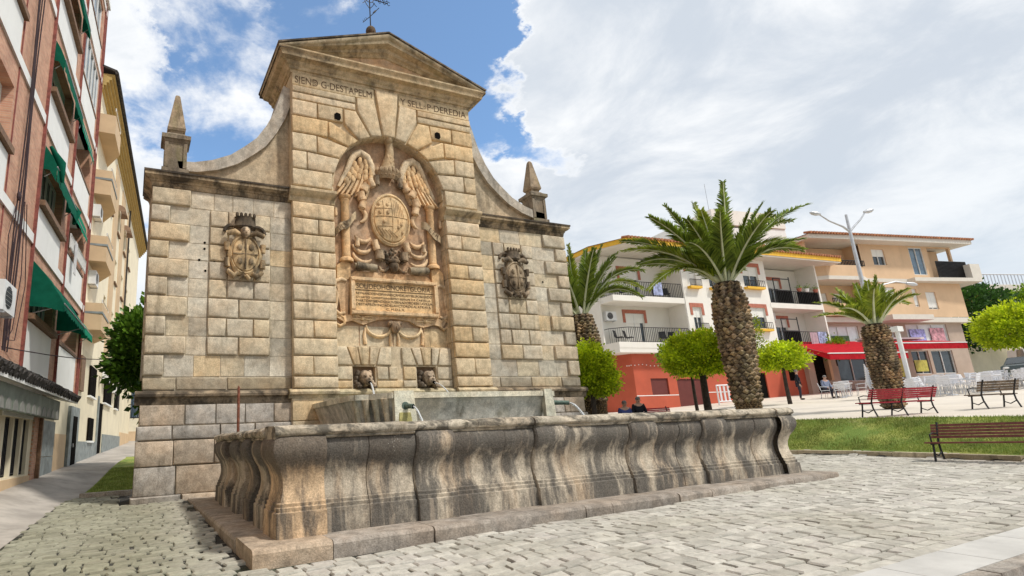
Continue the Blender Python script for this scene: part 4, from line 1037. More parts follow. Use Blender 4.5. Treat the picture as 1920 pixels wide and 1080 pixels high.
text("P·DEREDIA", 1.56, 12.45, .24, 1.56, yf, FW, M['letters'])
text("SOLIDEOHONORETGLORIA", -1.22, 5.93, .15, 2.56, .017, tb_, M['letters'])
for i, s_ in enumerate(("REYNANDOENESPANASVCRMDELREYFELIPOSEGVDO", "CVARTO CHRISTIANISSIMO SEÑOR DE CASTILLA", "MARTOSYSIENDOGOVERNADORDEESTAVILLA", "DESTAPROVINCIADELAVCTORDCALATRAVA")):
    text(s_, -1.24, 5.735-.115*i, .075, 2.62-(.06*(i % 2)), .017, tb_, M['letters'])
text("C. M.D.L.X.", -.25, 5.27, .07, .65, .017, tb_, M['letters'])
text("PLV", -1.72, 7.68, .16, .40, -.088, FW, M['letters'], rot=.70)
text("LTR", 1.36, 8.02, .16, .42, -.088, FW, M['letters'], rot=-.66)

# side coats of arms ----------------------------------------------------------
def arms(cx_, crownmat, fac):
    mb = MB(); n = 28; prof = [(.56, .0), (.56, .12), (.48, .17), (.44, .13), (.42, .17), (.25, .22), (0, .24)]
    for r1, h in prof[:-1]:
        for k in range(n):
            a = 2*PI*k/n; wob = 1+.06*math.cos(a*6)*(1 if r1 > .5 else 0); mb.v.append((cx_+r1*.82*wob*math.cos(a), -.06-h, 6.62+r1*1.12*wob*math.sin(a)))
    mb.v.append((cx_, -.3, 6.62)); m_ = len(prof)-1
    mb.f += [(i*n+(k+1) % n, i*n+k, (i+1)*n+k, (i+1)*n+(k+1) % n) for i in range(m_-1) for k in range(n)]+[((m_-1)*n+(k+1) % n, (m_-1)*n+k, m_*n) for k in range(n)]; mb.m = [0]*len(mb.f)
    s = mb.build('coat_of_arms', M['carved_grey'], FW, smooth=40, color=((1.6, 1.45, 1.15) if fac >= 1 else (1.1, 1.05, .98)))
    mb = MB(); mb.box(cx_-.012, cx_+.012, -.315, -.24, 6.18, 7.05); mb.box(cx_-.34, cx_+.34, -.30, -.22, 6.60, 6.63)
    for (a, b) in ((-.16, 6.8), (.15, 6.82), (-.16, 6.4), (.15, 6.4)): mb.ell((cx_+a, -.28, b), (.07, .04, .10), nu=8, nv=5, jit=.3)
    mb.build('heraldic_charges', M['carved_grey'], s, smooth=50, color=(.9, .85, .75))
    for s_ in (-1, 1):
        for P_, r1 in (([(cx_+s_*.12, -.2, 7.2), (cx_+s_*.3, -.26, 7.26), (cx_+s_*.52, -.2, 7.2)], [.05, .085, .075]), ([(cx_+s_*.50, -.16, 6.95), (cx_+s_*.50, -.16, 6.72)], [.09, .07]), ([(cx_+s_*.50, -.16, 6.5), (cx_+s_*.49, -.16, 6.25)], [.075, .085]),
                ([(cx_+s_*.48, -.14, 6.14), (cx_+s_*.3, -.2, 5.98), (cx_+s_*.2, -.2, 6.1)], [.07, .09, .05]), ([(cx_+s_*.12, -.15, 5.93), (cx_+s_*.02, -.22, 6.02)], [.06, .05])):
            mb = MB(); mb.tube(P_, r1, 9); mb.build('scroll', M['carved_grey'], FW, smooth=50, color=((1.5, 1.35, 1.1) if fac >= 1 else (1.0, .95, .9)))
        mb = MB(); mb.tube([(cx_+s_*(.34+.22*math.cos(a)), -.1, 7.30+.2*math.sin(a)) for a in [k*PI/7 for k in range(8)]], .055, 7); mb.build('scroll', crownmat, FW, smooth=50, color=(.8, .75, .7))
    if fac >= 1:
        mb = MB(); mb.ell((cx_, -.26, 7.26), (.13, .12, .16), nu=12, nv=9); mb.ell((cx_, -.37, 7.24), (.025, .03, .04), nu=6, nv=4); mb.ell((cx_-.045, -.36, 7.29), (.025, .02, .018), nu=6, nv=4); mb.ell((cx_+.045, -.36, 7.29), (.025, .02, .018), nu=6, nv=4); mb.ell((cx_, -.365, 7.18), (.04, .02, .014), nu=6, nv=4)
        mb.ell((cx_, -.22, 7.32), (.145, .11, .13), nu=10, nv=6, jit=.2)
        mb.build('carved_head', M['carved_grey'], FW, smooth=60, color=(1.7, 1.65, 1.6))
    mb = MB(); top = 7.42 if fac >= 1 else 7.26
    mb.lathe([(.28, 0), (.34, .05), (.3, .12), (.27, .3), (.3, .34)], (cx_, -.08, top), 12, flat=.6)
    for k in range(5): mb.ell((cx_-.24+.12*k, -.2, top+.38), (.05, .05, .08), nu=6, nv=5)
    mb.build('crown', crownmat, FW, smooth=45, color=(.55, .53, .5) if fac >= 1 else (.9, .85, .8))
arms(-4.62, M['crust'], 1.0); arms(4.66, M['crust'], .85)

# ================================================================== TROUGH
TR = thing('stone_trough', 'long weathered stone water trough with swelling baluster sides on a stepped plinth', 'trough', (0, -4.7, .22))
PRF = [(-.03, .20), (-.035, .55), (-.065, .565), (-.06, .61), (-.085, .625), (-.08, .665), (-.105, .68), (-.11, .72), (-.135, .80), (-.145, .90), (-.135, 1.0), (-.095, 1.11), (-.035, 1.20), (.01, 1.29), (.025, 1.37), (.012, 1.46), (-.035, 1.53), (-.09, 1.555)]
YF, XL, XR = -7.88, -5.50, 5.56
def tpiece(a, b, axis, off, col=None, name='stone_block', pr=PRF, sgn=1):
    """profile extruded with softly rounded vertical arrises; axis 'x': front pieces, 'y': end pieces"""
    mb = MB(); jit_ = rnd.uniform(-.008, .008); n = len(pr); rings = []
    proud = off > .02; L = b-a; rr_ = min(.09, L*.3) if proud else .02; dd = .055 if proud else .01
    us = [(a+.004, -dd), (a+rr_*.3, -dd*.4), (a+rr_, 0), ((a+b)/2, .0), (b-rr_, 0), (b-rr_*.3, -dd*.4), (b-.004, -dd)]
    X0 = XL if sgn < 0 else XR
    for p, du in us:
        ring = []
        for i, (o_, z) in enumerate(pr):
            o2 = o_+off+jit_+du*(1 if z > .75 else .35)+.008*mnoise.noise(Vector((p*2.3+sgn*7, z*4, off*9)))
            if axis == 'x': ring.append((p, YF-o2, z+(.012*(p+5.5) if z < .5 else 0)))
            else: ring.append((X0+sgn*o2, p, z+(.12 if sgn > 0 and z < .5 else 0)))
        ins = .62
        ring += [(p, YF+ins, 1.555), (p, YF+ins, .2)] if axis == 'x' else [(X0-sgn*ins, p, 1.555), (X0-sgn*ins, p, .2)]
        rings.append(ring)
    m = n+2; k_ = len(rings)
    mb.add([p for R in rings for p in R], [(s_*m+i, (s_+1)*m+i, (s_+1)*m+(i+1) % m, s_*m+(i+1) % m) for s_ in range(k_-1) for i in range(m)]+[tuple(range(m)), tuple(reversed(range((k_-1)*m, k_*m)))])
    return mb.build(name, M['trough'], TR, world=True, smooth=32, color=col or jit(.85, 1.15, (1, 1, 1)))
front = [(-4.83, -4.16, -.03), (-4.16, -3.40, -.03), (-3.40, -2.73, .05), (-2.73, -1.79, -.03), (-1.79, -1.20, -.03), (-1.20, -.45, .05), (-.45, .15, -.02), (.15, .91, -.02), (.91, 1.6, .05), (1.6, 2.2, -.03), (2.2, 2.81, -.03), (2.81, 3.5, .05), (3.5, 4.4, -.03), (4.4, 5.02, -.03), (5.02, 5.11, -.02)]
for a, b, o_ in front: tpiece(a, b, 'x', o_, col=((.75, .52, .38) if o_ < -.05 else None))
sides = [(-7.15, -6.85, -.13), (-6.85, -6.15, .03), (-6.15, -5.75, -.13), (-5.75, -5.2, .03), (-5.2, -4.6, -.12), (-4.6, -3.9, .03), (-3.9, -3.2, -.13), (-3.2, -2.4, .03), (-2.4, -1.5, -.02)]
for sg in (-1, 1):
    for a, b, o_ in sides: tpiece(a, b, 'y', o_, sgn=sg)
# corner blocks: profile swept round the corner
for sg in (-1, 1):
    xi = -4.83 if sg < 0 else 5.10
    X0 = XL if sg < 0 else XR
    mb = MB(); n = len(PRF); path = []
    for o_, z in PRF:
        o2 = o_+.07; zz = z+(.12 if sg > 0 and z < .5 else 0); r1 = .07
        path.append([(xi, YF-o2, zz), (X0+sg*(o2-r1), YF-o2, zz), (X0+sg*(o2-r1*.3), YF-o2+r1*.3, zz), (X0+sg*o2, YF-o2+r1, zz), (X0+sg*o2, -7.15, zz)])
    m_ = 5; vs_ = [p for row in path for p in row]; fs = []
    for i in range(n-1):
        for k in range(m_-1):
            f = (i*m_+k, i*m_+k+1, (i+1)*m_+k+1, (i+1)*m_+k); fs.append(f if sg < 0 else f)
    mb.add(vs_, fs)
    mb.add([(xi, YF+.6, 1.555), (xi, YF-.0, 1.555), (X0, YF, 1.555), (X0, -7.15, 1.555), (X0-sg*.6, -7.15, 1.555), (X0-sg*.6, YF+.6, 1.555)], [(0, 1, 2, 3, 4, 5)])
    bm_ = mb.build('corner_block', M['trough'], TR, world=True, smooth=32, color=(1.25, 1.05, .85) if sg < 0 else (1.0, 1.0, 1.0))
# rim stones
RP = [(-.12, 1.50), (-.02, 1.505), (.0, 1.525), (-.015, 1.545), (.03, 1.56), (.05, 1.59), (.045, 1.64), (.01, 1.67), (-.05, 1.69), (-.55, 1.70), (-.60, 1.66), (-.60, 1.50)]
def rimseg(a, b, axis, off, sgn=1):
    mb = MB(); n = len(RP); A = []; Bv = []
    k1, k2 = rnd.uniform(-.008, .008), rnd.uniform(-.008, .008); steps = max(2, int(abs(b-a)/.12)); rings = []
    for s_ in range(steps+1):
        t = s_/steps; p = a+.004+(b-a-.008)*t; ring = []
        for i, (o_, z) in enumerate(RP):
            w_ = .014*mnoise.noise(Vector((p*4+sgn, i*.7, 2.2)))
            o2 = o_-.03+(off if i < 9 else 0)+w_*(i < 9); z2 = z+.012*mnoise.noise(Vector((p*3, 5.1+sgn, i*.2)))*(1 < i)
            ring.append((p, YF-o2, z2) if axis == 'x' else ((XL if sgn < 0 else XR)+sgn*o2, p, z2))
        rings.append(ring)
    vs_ = [p for R in rings for p in R]
    mb.add(vs_, [(s_*n+i, (s_+1)*n+i, (s_+1)*n+(i+1) % n, s_*n+(i+1) % n) for s_ in range(steps) for i in range(n)]+[tuple(range(n)), tuple(reversed(range(steps*n, steps*n+n)))])
    return mb.build('rim_stone', M['rim'], TR, world=True, smooth=45, color=jit(.85, 1.1, (1, .97, .92)))
for a, b, o_ in ((-5.55, -3.42, .05), (-3.42, -2.3, .01), (-2.3, -1.2, .01), (-1.2, .0, .04), (.0, .92, .04), (.92, 2.8, .04), (2.8, 3.9, .04), (3.9, 5.05, .03), (5.05, 5.6, .06)): rimseg(a, b, 'x', o_)
for sg in (-1, 1):
    for a, b, o_ in ((-7.30, -6.2, .05), (-6.2, -5.0, -.02), (-5.0, -3.7, .0), (-3.7, -2.6, .0), (-2.6, -1.5, .0)): rimseg(a, b, 'y', o_, sg)
mb = MB(); mb.box(XL+.5, XR-.5, -2.0, -1.5, .2, 1.60); mb.box(XL+.5, XR-.5, YF+.55, -1.9, .22, .8)
mb.build('back_wall', M['trough'], TR, world=True)
mb = MB(); mb.box(XL+.52, XR-.52, YF+.56, -1.98, 1.25, 1.38); wtr = mb.build('water', M['water']); wtr['kind'] = 'structure'
# plinth stones
def gp(x): return .223+.0113*(x+5.9)      # top of plinth follows the slope
PL = thing('trough_plinth', 'long low step of worn granite slabs carrying the stone trough', 'step', (0, -8.2, .1))
x = -5.93; first = True
for L in [1.02, 1.45, .92, .72, 1.05, .55, .9, .62, .8, 1.0, .75, .6, .95, .9, .8]:
    x1 = min(x+L, 5.93)
    if x1-x < .1: break
    mb = MB(); j = rnd.uniform(-.015, .015); n = 5; g_ = .005
    ring = []
    for (yy, dz) in ((-8.40+j, -.34), (-8.415+j, -.05), (-8.395+j, -.012), (-8.35+j, 0), (-7.2, .004), (-7.2, -.3)):
        ring.append((yy, dz))
    vs_ = [(x+g_, yy+(.0), gp(x)+dz+rnd.uniform(-.004, .004)) for yy, dz in ring]+[(x1-g_, yy, gp(x1)+dz+rnd.uniform(-.004, .004)) for yy, dz in ring]
    n = len(ring); mb.add(vs_, [(i, i+n, (i+1) % n+n, (i+1) % n) for i in range(n)]+[tuple(range(n)), tuple(reversed(range(n, 2*n)))])
    mb.build('plinth_stone', M['granite'], PL, world=True, smooth=30, color=(1.15, 1.0, .84) if first else jit(.75, .95, (.95, .92, .9)))
    x = x1; first = False
for sg in (-1, 1):
    y = -7.2
    while y < -.15:
        L = rnd.uniform(.9, 1.5); y1 = min(y+L, -.1); mb = MB(); X0 = sg*5.93
        ring = [(0, -.34), (.012, -.05), (-.01, -.012), (-.05, 0), (-1.2, .004), (-1.2, -.3)]; z0 = gp(X0); n = len(ring)
        vs_ = [(X0+sg*o_, y+.006, z0+dz) for o_, dz in ring]+[(X0+sg*o_, y1-.006, z0+dz) for o_, dz in ring]
        mb.add(vs_, [(i, i+n, (i+1) % n+n, (i+1) % n) for i in range(n)]+[tuple(range(n)), tuple(reversed(range(n, 2*n)))])
        mb.build('plinth_stone', M['granite'], PL, world=True, smooth=30, color=jit(.85, 1.05, (1, .93, .85))); y = y1

# ================================================================== UPPER BASIN
UB = thing('upper_basin', 'pale streaked stone basin with pipe spouts standing inside the trough against the monument', 'basin', (0, -2, 1.0))
outl = [(-2.68, -.2), (-2.68, -3.15), (-2.60, -3.32), (-2.30, -3.42), (-2.18, -3.62), (-1.92, -3.86), (2.35, -3.86), (2.55, -3.80), (2.80, -3.62), (2.80, -.2)]
def basin_wall(name, poly, z0, z1, th, mat, col, lip=0.0):
    mb = MB()
    cxm, cym = 0, -1.8
    ins = [(x_+(th if x_ < 0 else -th), y_+th if y_ < -1 else y_) for x_, y_ in poly]
    out = [(x_+(-lip if x_ < 0 else lip), y_-lip if y_ < -1 else y_) for x_, y_ in poly]
    n = len(poly)
    vs_ = [(x_, y_, z0) for x_, y_ in out]+[(x_, y_, z1) for x_, y_ in out]+[(x_, y_, z1) for x_, y_ in ins]+[(x_, y_, z0) for x_, y_ in ins]
    mb.add(vs_, [(a*n+i, a*n+i+1, ((a+1) % 4)*n+i+1, ((a+1) % 4)*n+i) for a in range(4) for i in range(n-1)]+[(0, n, 2*n, 3*n), (n-1, 4*n-1, 3*n-1, 2*n-1)])
    return mb.build(name, mat, UB, world=True, smooth=25, color=col)
# sloping, slightly concave sides: stacked rings
def inset(poly, d): return [(x_-math.copysign(d, x_), y_+d if y_ < -1 else y_) for x_, y_ in poly]
lv = [(.9, .30), (1.4, .27), (1.8, .20), (2.1, .09), (2.30, .0)]
mb = MB(); n = len(outl); vs_ = []
for z_, d_ in lv: vs_ += [(x_, y_, z_) for x_, y_ in inset(outl, d_)]
vs_ += [(x_, y_, 2.30) for x_, y_ in inset(outl, .24)]; vs_ += [(x_, y_, .9) for x_, y_ in inset(outl, .5)]
mb.add(vs_, [(a*n+i, a*n+i+1, (a+1)*n+i+1, (a+1)*n+i) for a in range(len(lv)+1) for i in range(n-1)]); mb.build('basin_wall', M['basin'], UB, world=True, smooth=40)
for k in range(4):
    a = Vector((-2.66, -3.12)).lerp(Vector((-1.98, -3.80)), (k+.5)/4); mb = MB(); mb.tube([(a.x+.16, a.y+.16, 1.0), (a.x+.14, a.y+.14, 1.5), (a.x+.03, a.y+.03, 2.1), (a.x, a.y, 2.32)], [.10, .07, .075, .11], 8); mb.build('basin_rib', M['basin'], UB, world=True, smooth=60, color=(1.05, .95, .8) if k % 2 else (.85, .8, .68))
basin_wall('basin_lip', outl, 2.302, 2.43, .26, M['basin'], (.98, .98, .9), lip=.045)
mb = MB(); mb.box(-2.45, 2.5, -3.1, -.2, 1.9, 2.22); mb.build('basin_water', M['water'], UB, world=True)
for (a, b, n_) in ((-1.92, -1.38, 'corner_pier'), (2.30, 2.60, 'corner_pier')):
    mb = MB(); mb.hexa([(a-.02, -3.97, 1.1), (b+.05, -3.97, 1.1), (b, -3.8, 1.1), (a, -3.8, 1.1), (a, -3.93, 2.47), (b-.05, -3.93, 2.47), (b-.05, -3.8, 2.47), (a, -3.8, 2.47)])
    mb.build(n_, M['basin'], UB, world=True, color=(1.05, 1.08, 1.0))
mb = MB(); mb.hexa([(-1.90, -3.985, 1.2), (-1.42, -3.985, 1.2), (-1.42, -3.9, 1.2), (-1.90, -3.9, 1.2), (-1.82, -3.965, 1.98), (-1.55, -3.965, 1.98), (-1.55, -3.9, 1.98), (-1.82, -3.9, 1.98)]); mb.build('algae_stain', M['algae'], UB, world=True)
for (xx, yy, zz, dx) in ((-1.66, -3.93, 2.13, .07), (2.62, -3.80, 2.13, .28)):
    mb = MB(); mb.tube([(xx, yy+.05, zz), (xx+dx, yy-.16, zz-.02), (xx+dx*1.3, yy-.22, zz-.03)], [.065, .055, .06], 10)
    mb.tube([(xx, yy+.06, zz), (xx, yy-.02, zz)], [.11, .09], 10); o = mb.build('pipe_spout', M['verdigris'], UB, world=True, smooth=50)
    q = MB(); q.tube([(xx+dx*1.29, yy-.215, zz-.03), (xx+dx*1.33, yy-.225, zz-.031)], .045, 10); q.build('spout_hole', M['dark'], UB, world=True)
def jet(x, y, z, dx, dy, z1, r, label):
    pts = []; n = 9
    for k in range(n): t = k/(n-1); pts.append((x+dx*t, y+dy*t, z+(z1-z)*t*t*.85+(z1-z)*.15*t))
    mb = MB(); mb.tube(pts, [r*(.7+.7*k/n+.25*mnoise.noise(Vector((k*1.7, x, 0)))) for k in range(n)], 8); o = mb.build('water_jet', M['jet'], smooth=60); tag(o, label, 'water jet')
jet(-1.05, -.42, 2.99, .0, -.35, 2.24, .028, 'thin water jet falling from the left lion head into the upper basin')
jet(1.05, -.42, 2.99, .3, -.7, 2.24, .02, 'arching water jet from the right lion head')
jet(-1.57, -4.16, 2.1, .15, -.3, 1.38, .026, 'water jet from the pipe beside the algae stain on the basin')
jet(3.0, -4.03, 2.1, .35, -.3, 1.38, .03, 'water jet from the pipe at the right end of the upper basin')
mb = MB(); mb.lathe([(.035, 0), (.032, 1.15), (.0, 1.22)], (-4.98, -1.62, 1.62), 8); tag(mb.build('rusty_post', M['rust'], smooth=50), 'rusty iron post behind the left end of the trough rim', 'post')
# ================================================================== BUILDING HELPERS
def holed(x0, x1, z0, z1, holes, y=0.0, depth=.25, mb=None):
    """front wall skin at y with rectangular openings and their reveals (holes: xa, xb, za, zb)"""
    mb = mb or MB()
    xs_ = sorted(set([x0, x1]+[min(max(h[i], x0), x1) for h in holes for i in (0, 1)])); zs_ = sorted(set([z0, z1]+[min(max(h[i], z0), z1) for h in holes for i in (2, 3)]))
    for a, b in zip(xs_, xs_[1:]):
        for c_, d_ in zip(zs_, zs_[1:]):
            mx, mz = (a+b)/2, (c_+d_)/2
            if any(h[0] < mx < h[1] and h[2] < mz < h[3] for h in holes): continue
            mb.add([(a, y, c_), (b, y, c_), (b, y, d_), (a, y, d_)], [(0, 1, 2, 3)])
    for a, b, c_, d_ in holes:
        e = y+depth
        mb.add([(a, y, c_), (b, y, c_), (b, y, d_), (a, y, d_), (a, e, c_), (b, e, c_), (b, e, d_), (a, e, d_)], [(0, 4, 5, 1), (1, 5, 6, 2), (2, 6, 7, 3), (3, 7, 4, 0)])
    return mb
def window(par, x0, x1, z0, z1, y, shut=.4, mull=1, frame='frame', pane='glass', name='window', sh='shutter', bars=False):
    f = .05; mb = MB()
    zt = z1-(z1-z0)*shut
    for a, b, c_, d_ in ((x0, x1, z0, z0+f), (x0, x1, z1-f, z1), (x0, x0+f, z0+f, z1-f), (x1-f, x1, z0+f, z1-f)): mb.box(a, b, y-.03, y+.04, c_, d_)
    for k in range(1, mull+1):
        xm = x0+(x1-x0)*k/(mull+1); mb.box(xm-f/2, xm+f/2, y-.025, y+.035, z0+f+.001, z1-f-.001)
    o = mb.build(name, M[frame], par)
    q = MB(); q.box(x0+.02, x1-.02, y+.045, y+.06, z0+.01, z1-.01); q.build('pane', M[pane], o)
    if shut > 0:
        q = MB(); n = max(2, int((z1-zt)/.12))
        for k in range(n): q.box(x0+f, x1-f, y-.015, y+.01, zt+(z1-f-zt)*k/n+.004, zt+(z1-f-zt)*(k+1)/n)
        q.build('roller_shutter', M[sh], o)
    return o
def bars(x0, x1, z0, z1, y, n, r=.012):
    mb = MB(); mb.tube([(x0, y, z1), (x1, y, z1)], r*1.8, 4); mb.tube([(x0, y, z0+.05), (x1, y, z0+.05)], r*1.5, 4)
    for k in range(n+1): x = x0+(x1-x0)*k/n; mb.box(x-r, x+r, y-r, y+r, z0, z1)
    return mb
def ac_unit(loc, rz, label, w_=.85, h_=.6, d_=.32):
    t = thing('air_conditioner', label, 'air conditioner', loc, rz, 'air conditioners on the facades')
    mb = MB(); mb.box(-w_/2, w_/2, -d_, 0, 0, h_); mb.build('casing', M['ac'], t)
    mb = MB(); mb.tube([(-w_*.12, -d_-.012, h_/2), (-w_*.12, -d_-.002, h_/2)], h_*.38, 16); g_ = mb.build('fan_grille', M['iron'], t)
    mb = MB(); 
    for k in range(5): mb.tube([(-w_*.12-h_*.36, -d_-.018, h_*(.22+.14*k)), (-w_*.12+h_*.36, -d_-.018, h_*(.22+.14*k))], .006, 4)
    mb.build('fan_guard', M['ac'], g_)
    for s_ in (-1, 1):
        mb = MB(); mb.box(s_*w_*.35-.02, s_*w_*.35+.02, -d_, .0, -.05, -.002); mb.build('bracket', M['metal'], t)
    return t
def roof_edge(par, x0, x1, y, z, n, mat='redtile', r=.09):
    mb = MB()
    for k in range(n): x = x0+(x1-x0)*(k+.5)/n; mb.tube([(x, y, z), (x, y+.6, z+.14)], r, 6)
    o = mb.build('roof_tiles', M[mat], par); o['kind'] = 'stuff'; return o

# ================================================================== BRICK BLOCK ON THE LEFT
a_ = math.radians(90-4.5)
LB = thing('brick_apartment_block', 'tall red brick apartment block with white panels and green awnings along the lane', 'building', (-10.64, -1.58, 0), a_)
def bx(name, x0, x1, y0, y1, z0, z1, mat, par, **k):
    mb = MB(); mb.box(x0, x1, y0, y1, z0, z1); return mb.build(name, M[mat] if isinstance(mat, str) else mat, par, **k)
FL = [3.95, 7.5, 11.42, 15.28, 19.1, 22.9]
holes = []
WIN = []
for i, z in enumerate(FL[:-1]):
    zt = FL[i+1]; wz0, wz1 = z+1.55, zt-.75
    holes.append((-1.2, 1.55, wz0, wz1, 'c1', i)); holes.append((5.0, 8.35, wz0, wz1, 'c2', i)); holes.append((9.5, 13.35, wz0 if i != 1 else wz0-.4, zt-.32, 'c3', i))
mb = holed(-14, 14.35, 3.6, 23.5, [h[:4] for h in holes], 0, .32); mb.build('brick_wall', M['brick'], LB)
mb = MB(); mb.add([(14.35, 0, 0), (14.35, 9, 0), (14.35, 9, 23.5), (14.35, 0, 23.5)], [(0, 1, 2, 3)]); mb.add([(-14, 0, 0), (14.35, 0, 23.5), (14.35, 9, 23.5), (-14, 9, 23.5)], []); mb.build('end_wall', M['brick'], LB)
bx('roof_slab', -14, 14.5, -.15, 9, 23.5, 23.75, 'white', LB)
for i, z in enumerate(FL):      # white floor bands
    if i == 0: continue
    bx('floor_band', -14, 14.36, -.05, .1, z-.02, z+.28, 'white', LB)
for i, z in enumerate(FL[:-1]):
    for a, b in ((-1.2, 1.55), (5.0, 8.35), (9.5, 13.3)):
        z0 = z+.28 if i else z-.1
        zz1 = z+1.32 if (a > 9 and i in (1,)) is False else z+2.0
        bx('white_panel', a, b, -.03, .05, z0, z+1.30, 'white', LB)
    bx('window_sill', -1.3, 1.65, -.14, .1, z+1.33, z+1.5, 'wood', LB); bx('window_sill', 4.95, 8.45, -.2, .1, z+1.33, z+1.5, 'wood', LB); bx('window_sill', 9.5, 13.4, -.06, .1, z+1.33, z+1.42, 'wood', LB)
    bx('lintel', -1.2, 1.55, -.03, .3, FL[i+1]-.74, FL[i+1]-.03, 'brick_edge', LB, ) if False else None
# vertical dark brick fins and downpipes
for x in (4.72, 9.38, 1.75): 
    mb = MB(); mb.box(x-.035, x+.035, -.09, .04, 3.7, 23.4) if x != 1.75 else mb.box(x-.02, x+.02, -.03, .0, 3.7, 23.4); mb.build('brick_fin', M['brick_edge'], LB)
mb = MB(); mb.box(13.85, 13.93, -.07, .02, 3.7, 23.4); mb.build('brick_fin', M['brick_edge'], LB); mb = MB(); mb.box(14.30, 14.42, -.06, .3, 3.7, 23.4); mb.build('brick_fin', M['brick_edge'], LB)
for h in holes:
    x0, x1, z0, z1, k, i = h
    if k == 'c1': window(LB, x0, x1, z0, z1, .3, .55, 2)
    elif k == 'c2': window(LB, x0, x1, z0, z1, .28, .0 if i != 2 else .3, 4, frame='frame')
    else:
        if i in (4,): window(LB, x0, x1, z0, z1, .1, 0, 3, pane='glassblue')
        elif i == 3: window(LB, x0, x1, z0, z1, .0, 0, 4, pane='glassblue')
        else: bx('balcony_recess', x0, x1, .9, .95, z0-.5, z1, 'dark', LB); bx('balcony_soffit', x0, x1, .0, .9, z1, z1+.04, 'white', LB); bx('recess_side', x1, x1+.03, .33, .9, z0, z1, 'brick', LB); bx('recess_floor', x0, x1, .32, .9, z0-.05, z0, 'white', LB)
# cladding shadow gap lines on the panels are thin strips
for i, z in enumerate(FL[1:]): bx('band_joint', -14, 14.3, -.056, -.052, z-.035, z-.022, 'brick_edge', LB)
o = bars(9.6, 13.3, 9.0, 9.55, -.12, 16, .018).build('balcony_railing', M['frame'], LB)
# white parapet panel of first balcony is cut down: cloth hanging
c_ = MB(); c_.box(10.3, 10.75, -.2, -.17, 8.2, 9.5); tag(c_.build('hanging_cloth', M['white_cloth']), 'white cloth hung over the first floor balcony rail of the brick block', 'cloth'); ho = bpy.data.objects['hanging_cloth']; ho.location = LB.location; ho.rotation_euler = LB.rotation_euler
# awnings ---------------------------------------------------------------
def awning(par, x0, x1, zt, zb, out, mat='green', name='awning', nseg=14, rag=.05, sides=True, val=.25):
    mb = MB(); vs_ = []; n = nseg
    for k in range(n+1):
        t = k/n; x = x0+(x1-x0)*t; w1 = .04*math.sin(t*17)+.03*math.sin(t*31)
        vs_ += [(x, -.04, zt), (x, -out*.55, (zt+zb)/2+.06+w1*.6), (x, -out, zb+w1*.5), (x, -out-.02, zb-val+w1*.4+rag*(k % 2))]
    mb.add(vs_, [(k*4+j, (k+1)*4+j, (k+1)*4+j+1, k*4+j+1) for k in range(n) for j in range(3)])
    if sides:
        for x in (x0, x1): mb.add([(x, -.04, zt), (x, -.04, zb-.1), (x, -out*.5, zb-.12), (x, -out, zb-val), (x, -out, zb), (x, -out*.55, (zt+zb)/2+.06)], [(0, 1, 2, 3, 4, 5)])
    o = mb.build(name, M[mat], par, smooth=40)
    q = MB(); q.tube([(x0, -out, zb), (x1, -out, zb)], .025, 6); q.build('front_bar', M['metal'], o)
    q = MB(); q.tube([(x0+.15, -.05, zb-.3), (x0+.15, -out, zb)], .018, 5); q.tube([(x1-.15, -.05, zb-.3), (x1-.15, -out, zb)], .018, 5); q.build('folding_arm', M['metal'], o)
    return o
awning(LB, 4.95, 8.9, 7.05, 5.75, .95, rag=.07, nseg=20)
awning(LB, 5.0, 8.7, 10.85, 10.15, .42, val=.5)
awning(LB, 5.0, 8.7, 14.65, 14.0, .35, val=.45)
awning(LB, 5.0, 8.7, 18.5, 17.9, .35, val=.4)
awning(LB, 9.6, 13.2, 11.05, 10.6, .12, 'green2', val=.25, sides=False)
awning(LB, 9.6, 13.2, 14.85, 14.4, .12, 'green2', val=.25, sides=False)
awning(LB, 9.6, 14.0, 6.9, 6.35, .5, 'green2', val=.3)
# rolled, wind-tossed end of the second awning
mb = MB(); mb.tube([(5.15, -.15, 10.9), (5.3, -.45, 10.4), (5.5, -.5, 9.85)], [.05, .16, .05], 8); mb.tube([(8.6, -.2, 10.5), (8.75, -.42, 10.1), (8.65, -.35, 9.6)], [.05, .15, .06], 8); mb.build('awning_fold', M['green'], LB, smooth=60)
# ground floor ------------------------------------------------------------
gh = [(3.95, 4.75, .85, 2.44), (4.9, 5.7, .85, 2.44), (5.85, 6.55, .85, 2.44)]
holed(-14, 14.4, -.3, 3.6, gh, .0, .25).build('ground_floor_wall', M['cream'], LB)
bx('shop_wall', -14, 7.0, -.04, .0, -.3, .8, 'tan', LB); bx('shop_wall', 7.0, 7.75, -.05, .02, -.3, 3.0, 'brick', LB); bx('downpipe', 7.6, 7.75, -.16, -.06, .2, 3.3, 'wood', LB)
for a, b, c_, d_ in ((7.85, 9.0, .35, 1.3), (7.85, 9.0, 1.32, 2.5), (9.02, 10.2, .35, 1.3), (9.02, 10.2, 1.32, 2.5)): bx('stone_panel', a, b, -.05, .0, c_, d_, 'dado', LB, color=(1, 1, 1))
bx('beige_dado', 10.25, 12.7, -.015, .0, .3, 2.1, 'tan', LB)
for a, b, c_, d_ in gh:
    window(LB, a, b, c_, d_, .18, 0, 0, frame='frame', pane='glass', name='window')
    bars(a+.05, b-.05, c_+.02, d_-.02, .1, 5, .014).build('window_grille', M['iron'], LB)
bx('white_fascia', 3.6, 6.9, -.03, .0, 2.46, 3.3, 'white', LB)
bx('door_surround', 12.75, 13.38, -.12, .02, .45, 3.25, 'dado', LB); bx('door_surround', 14.4, 14.9, -.121, .02, .6, 3.25, 'dado', LB); bx('door_surround', 13.38, 14.4, -.12, .02, 2.87, 3.25, 'dado', LB)
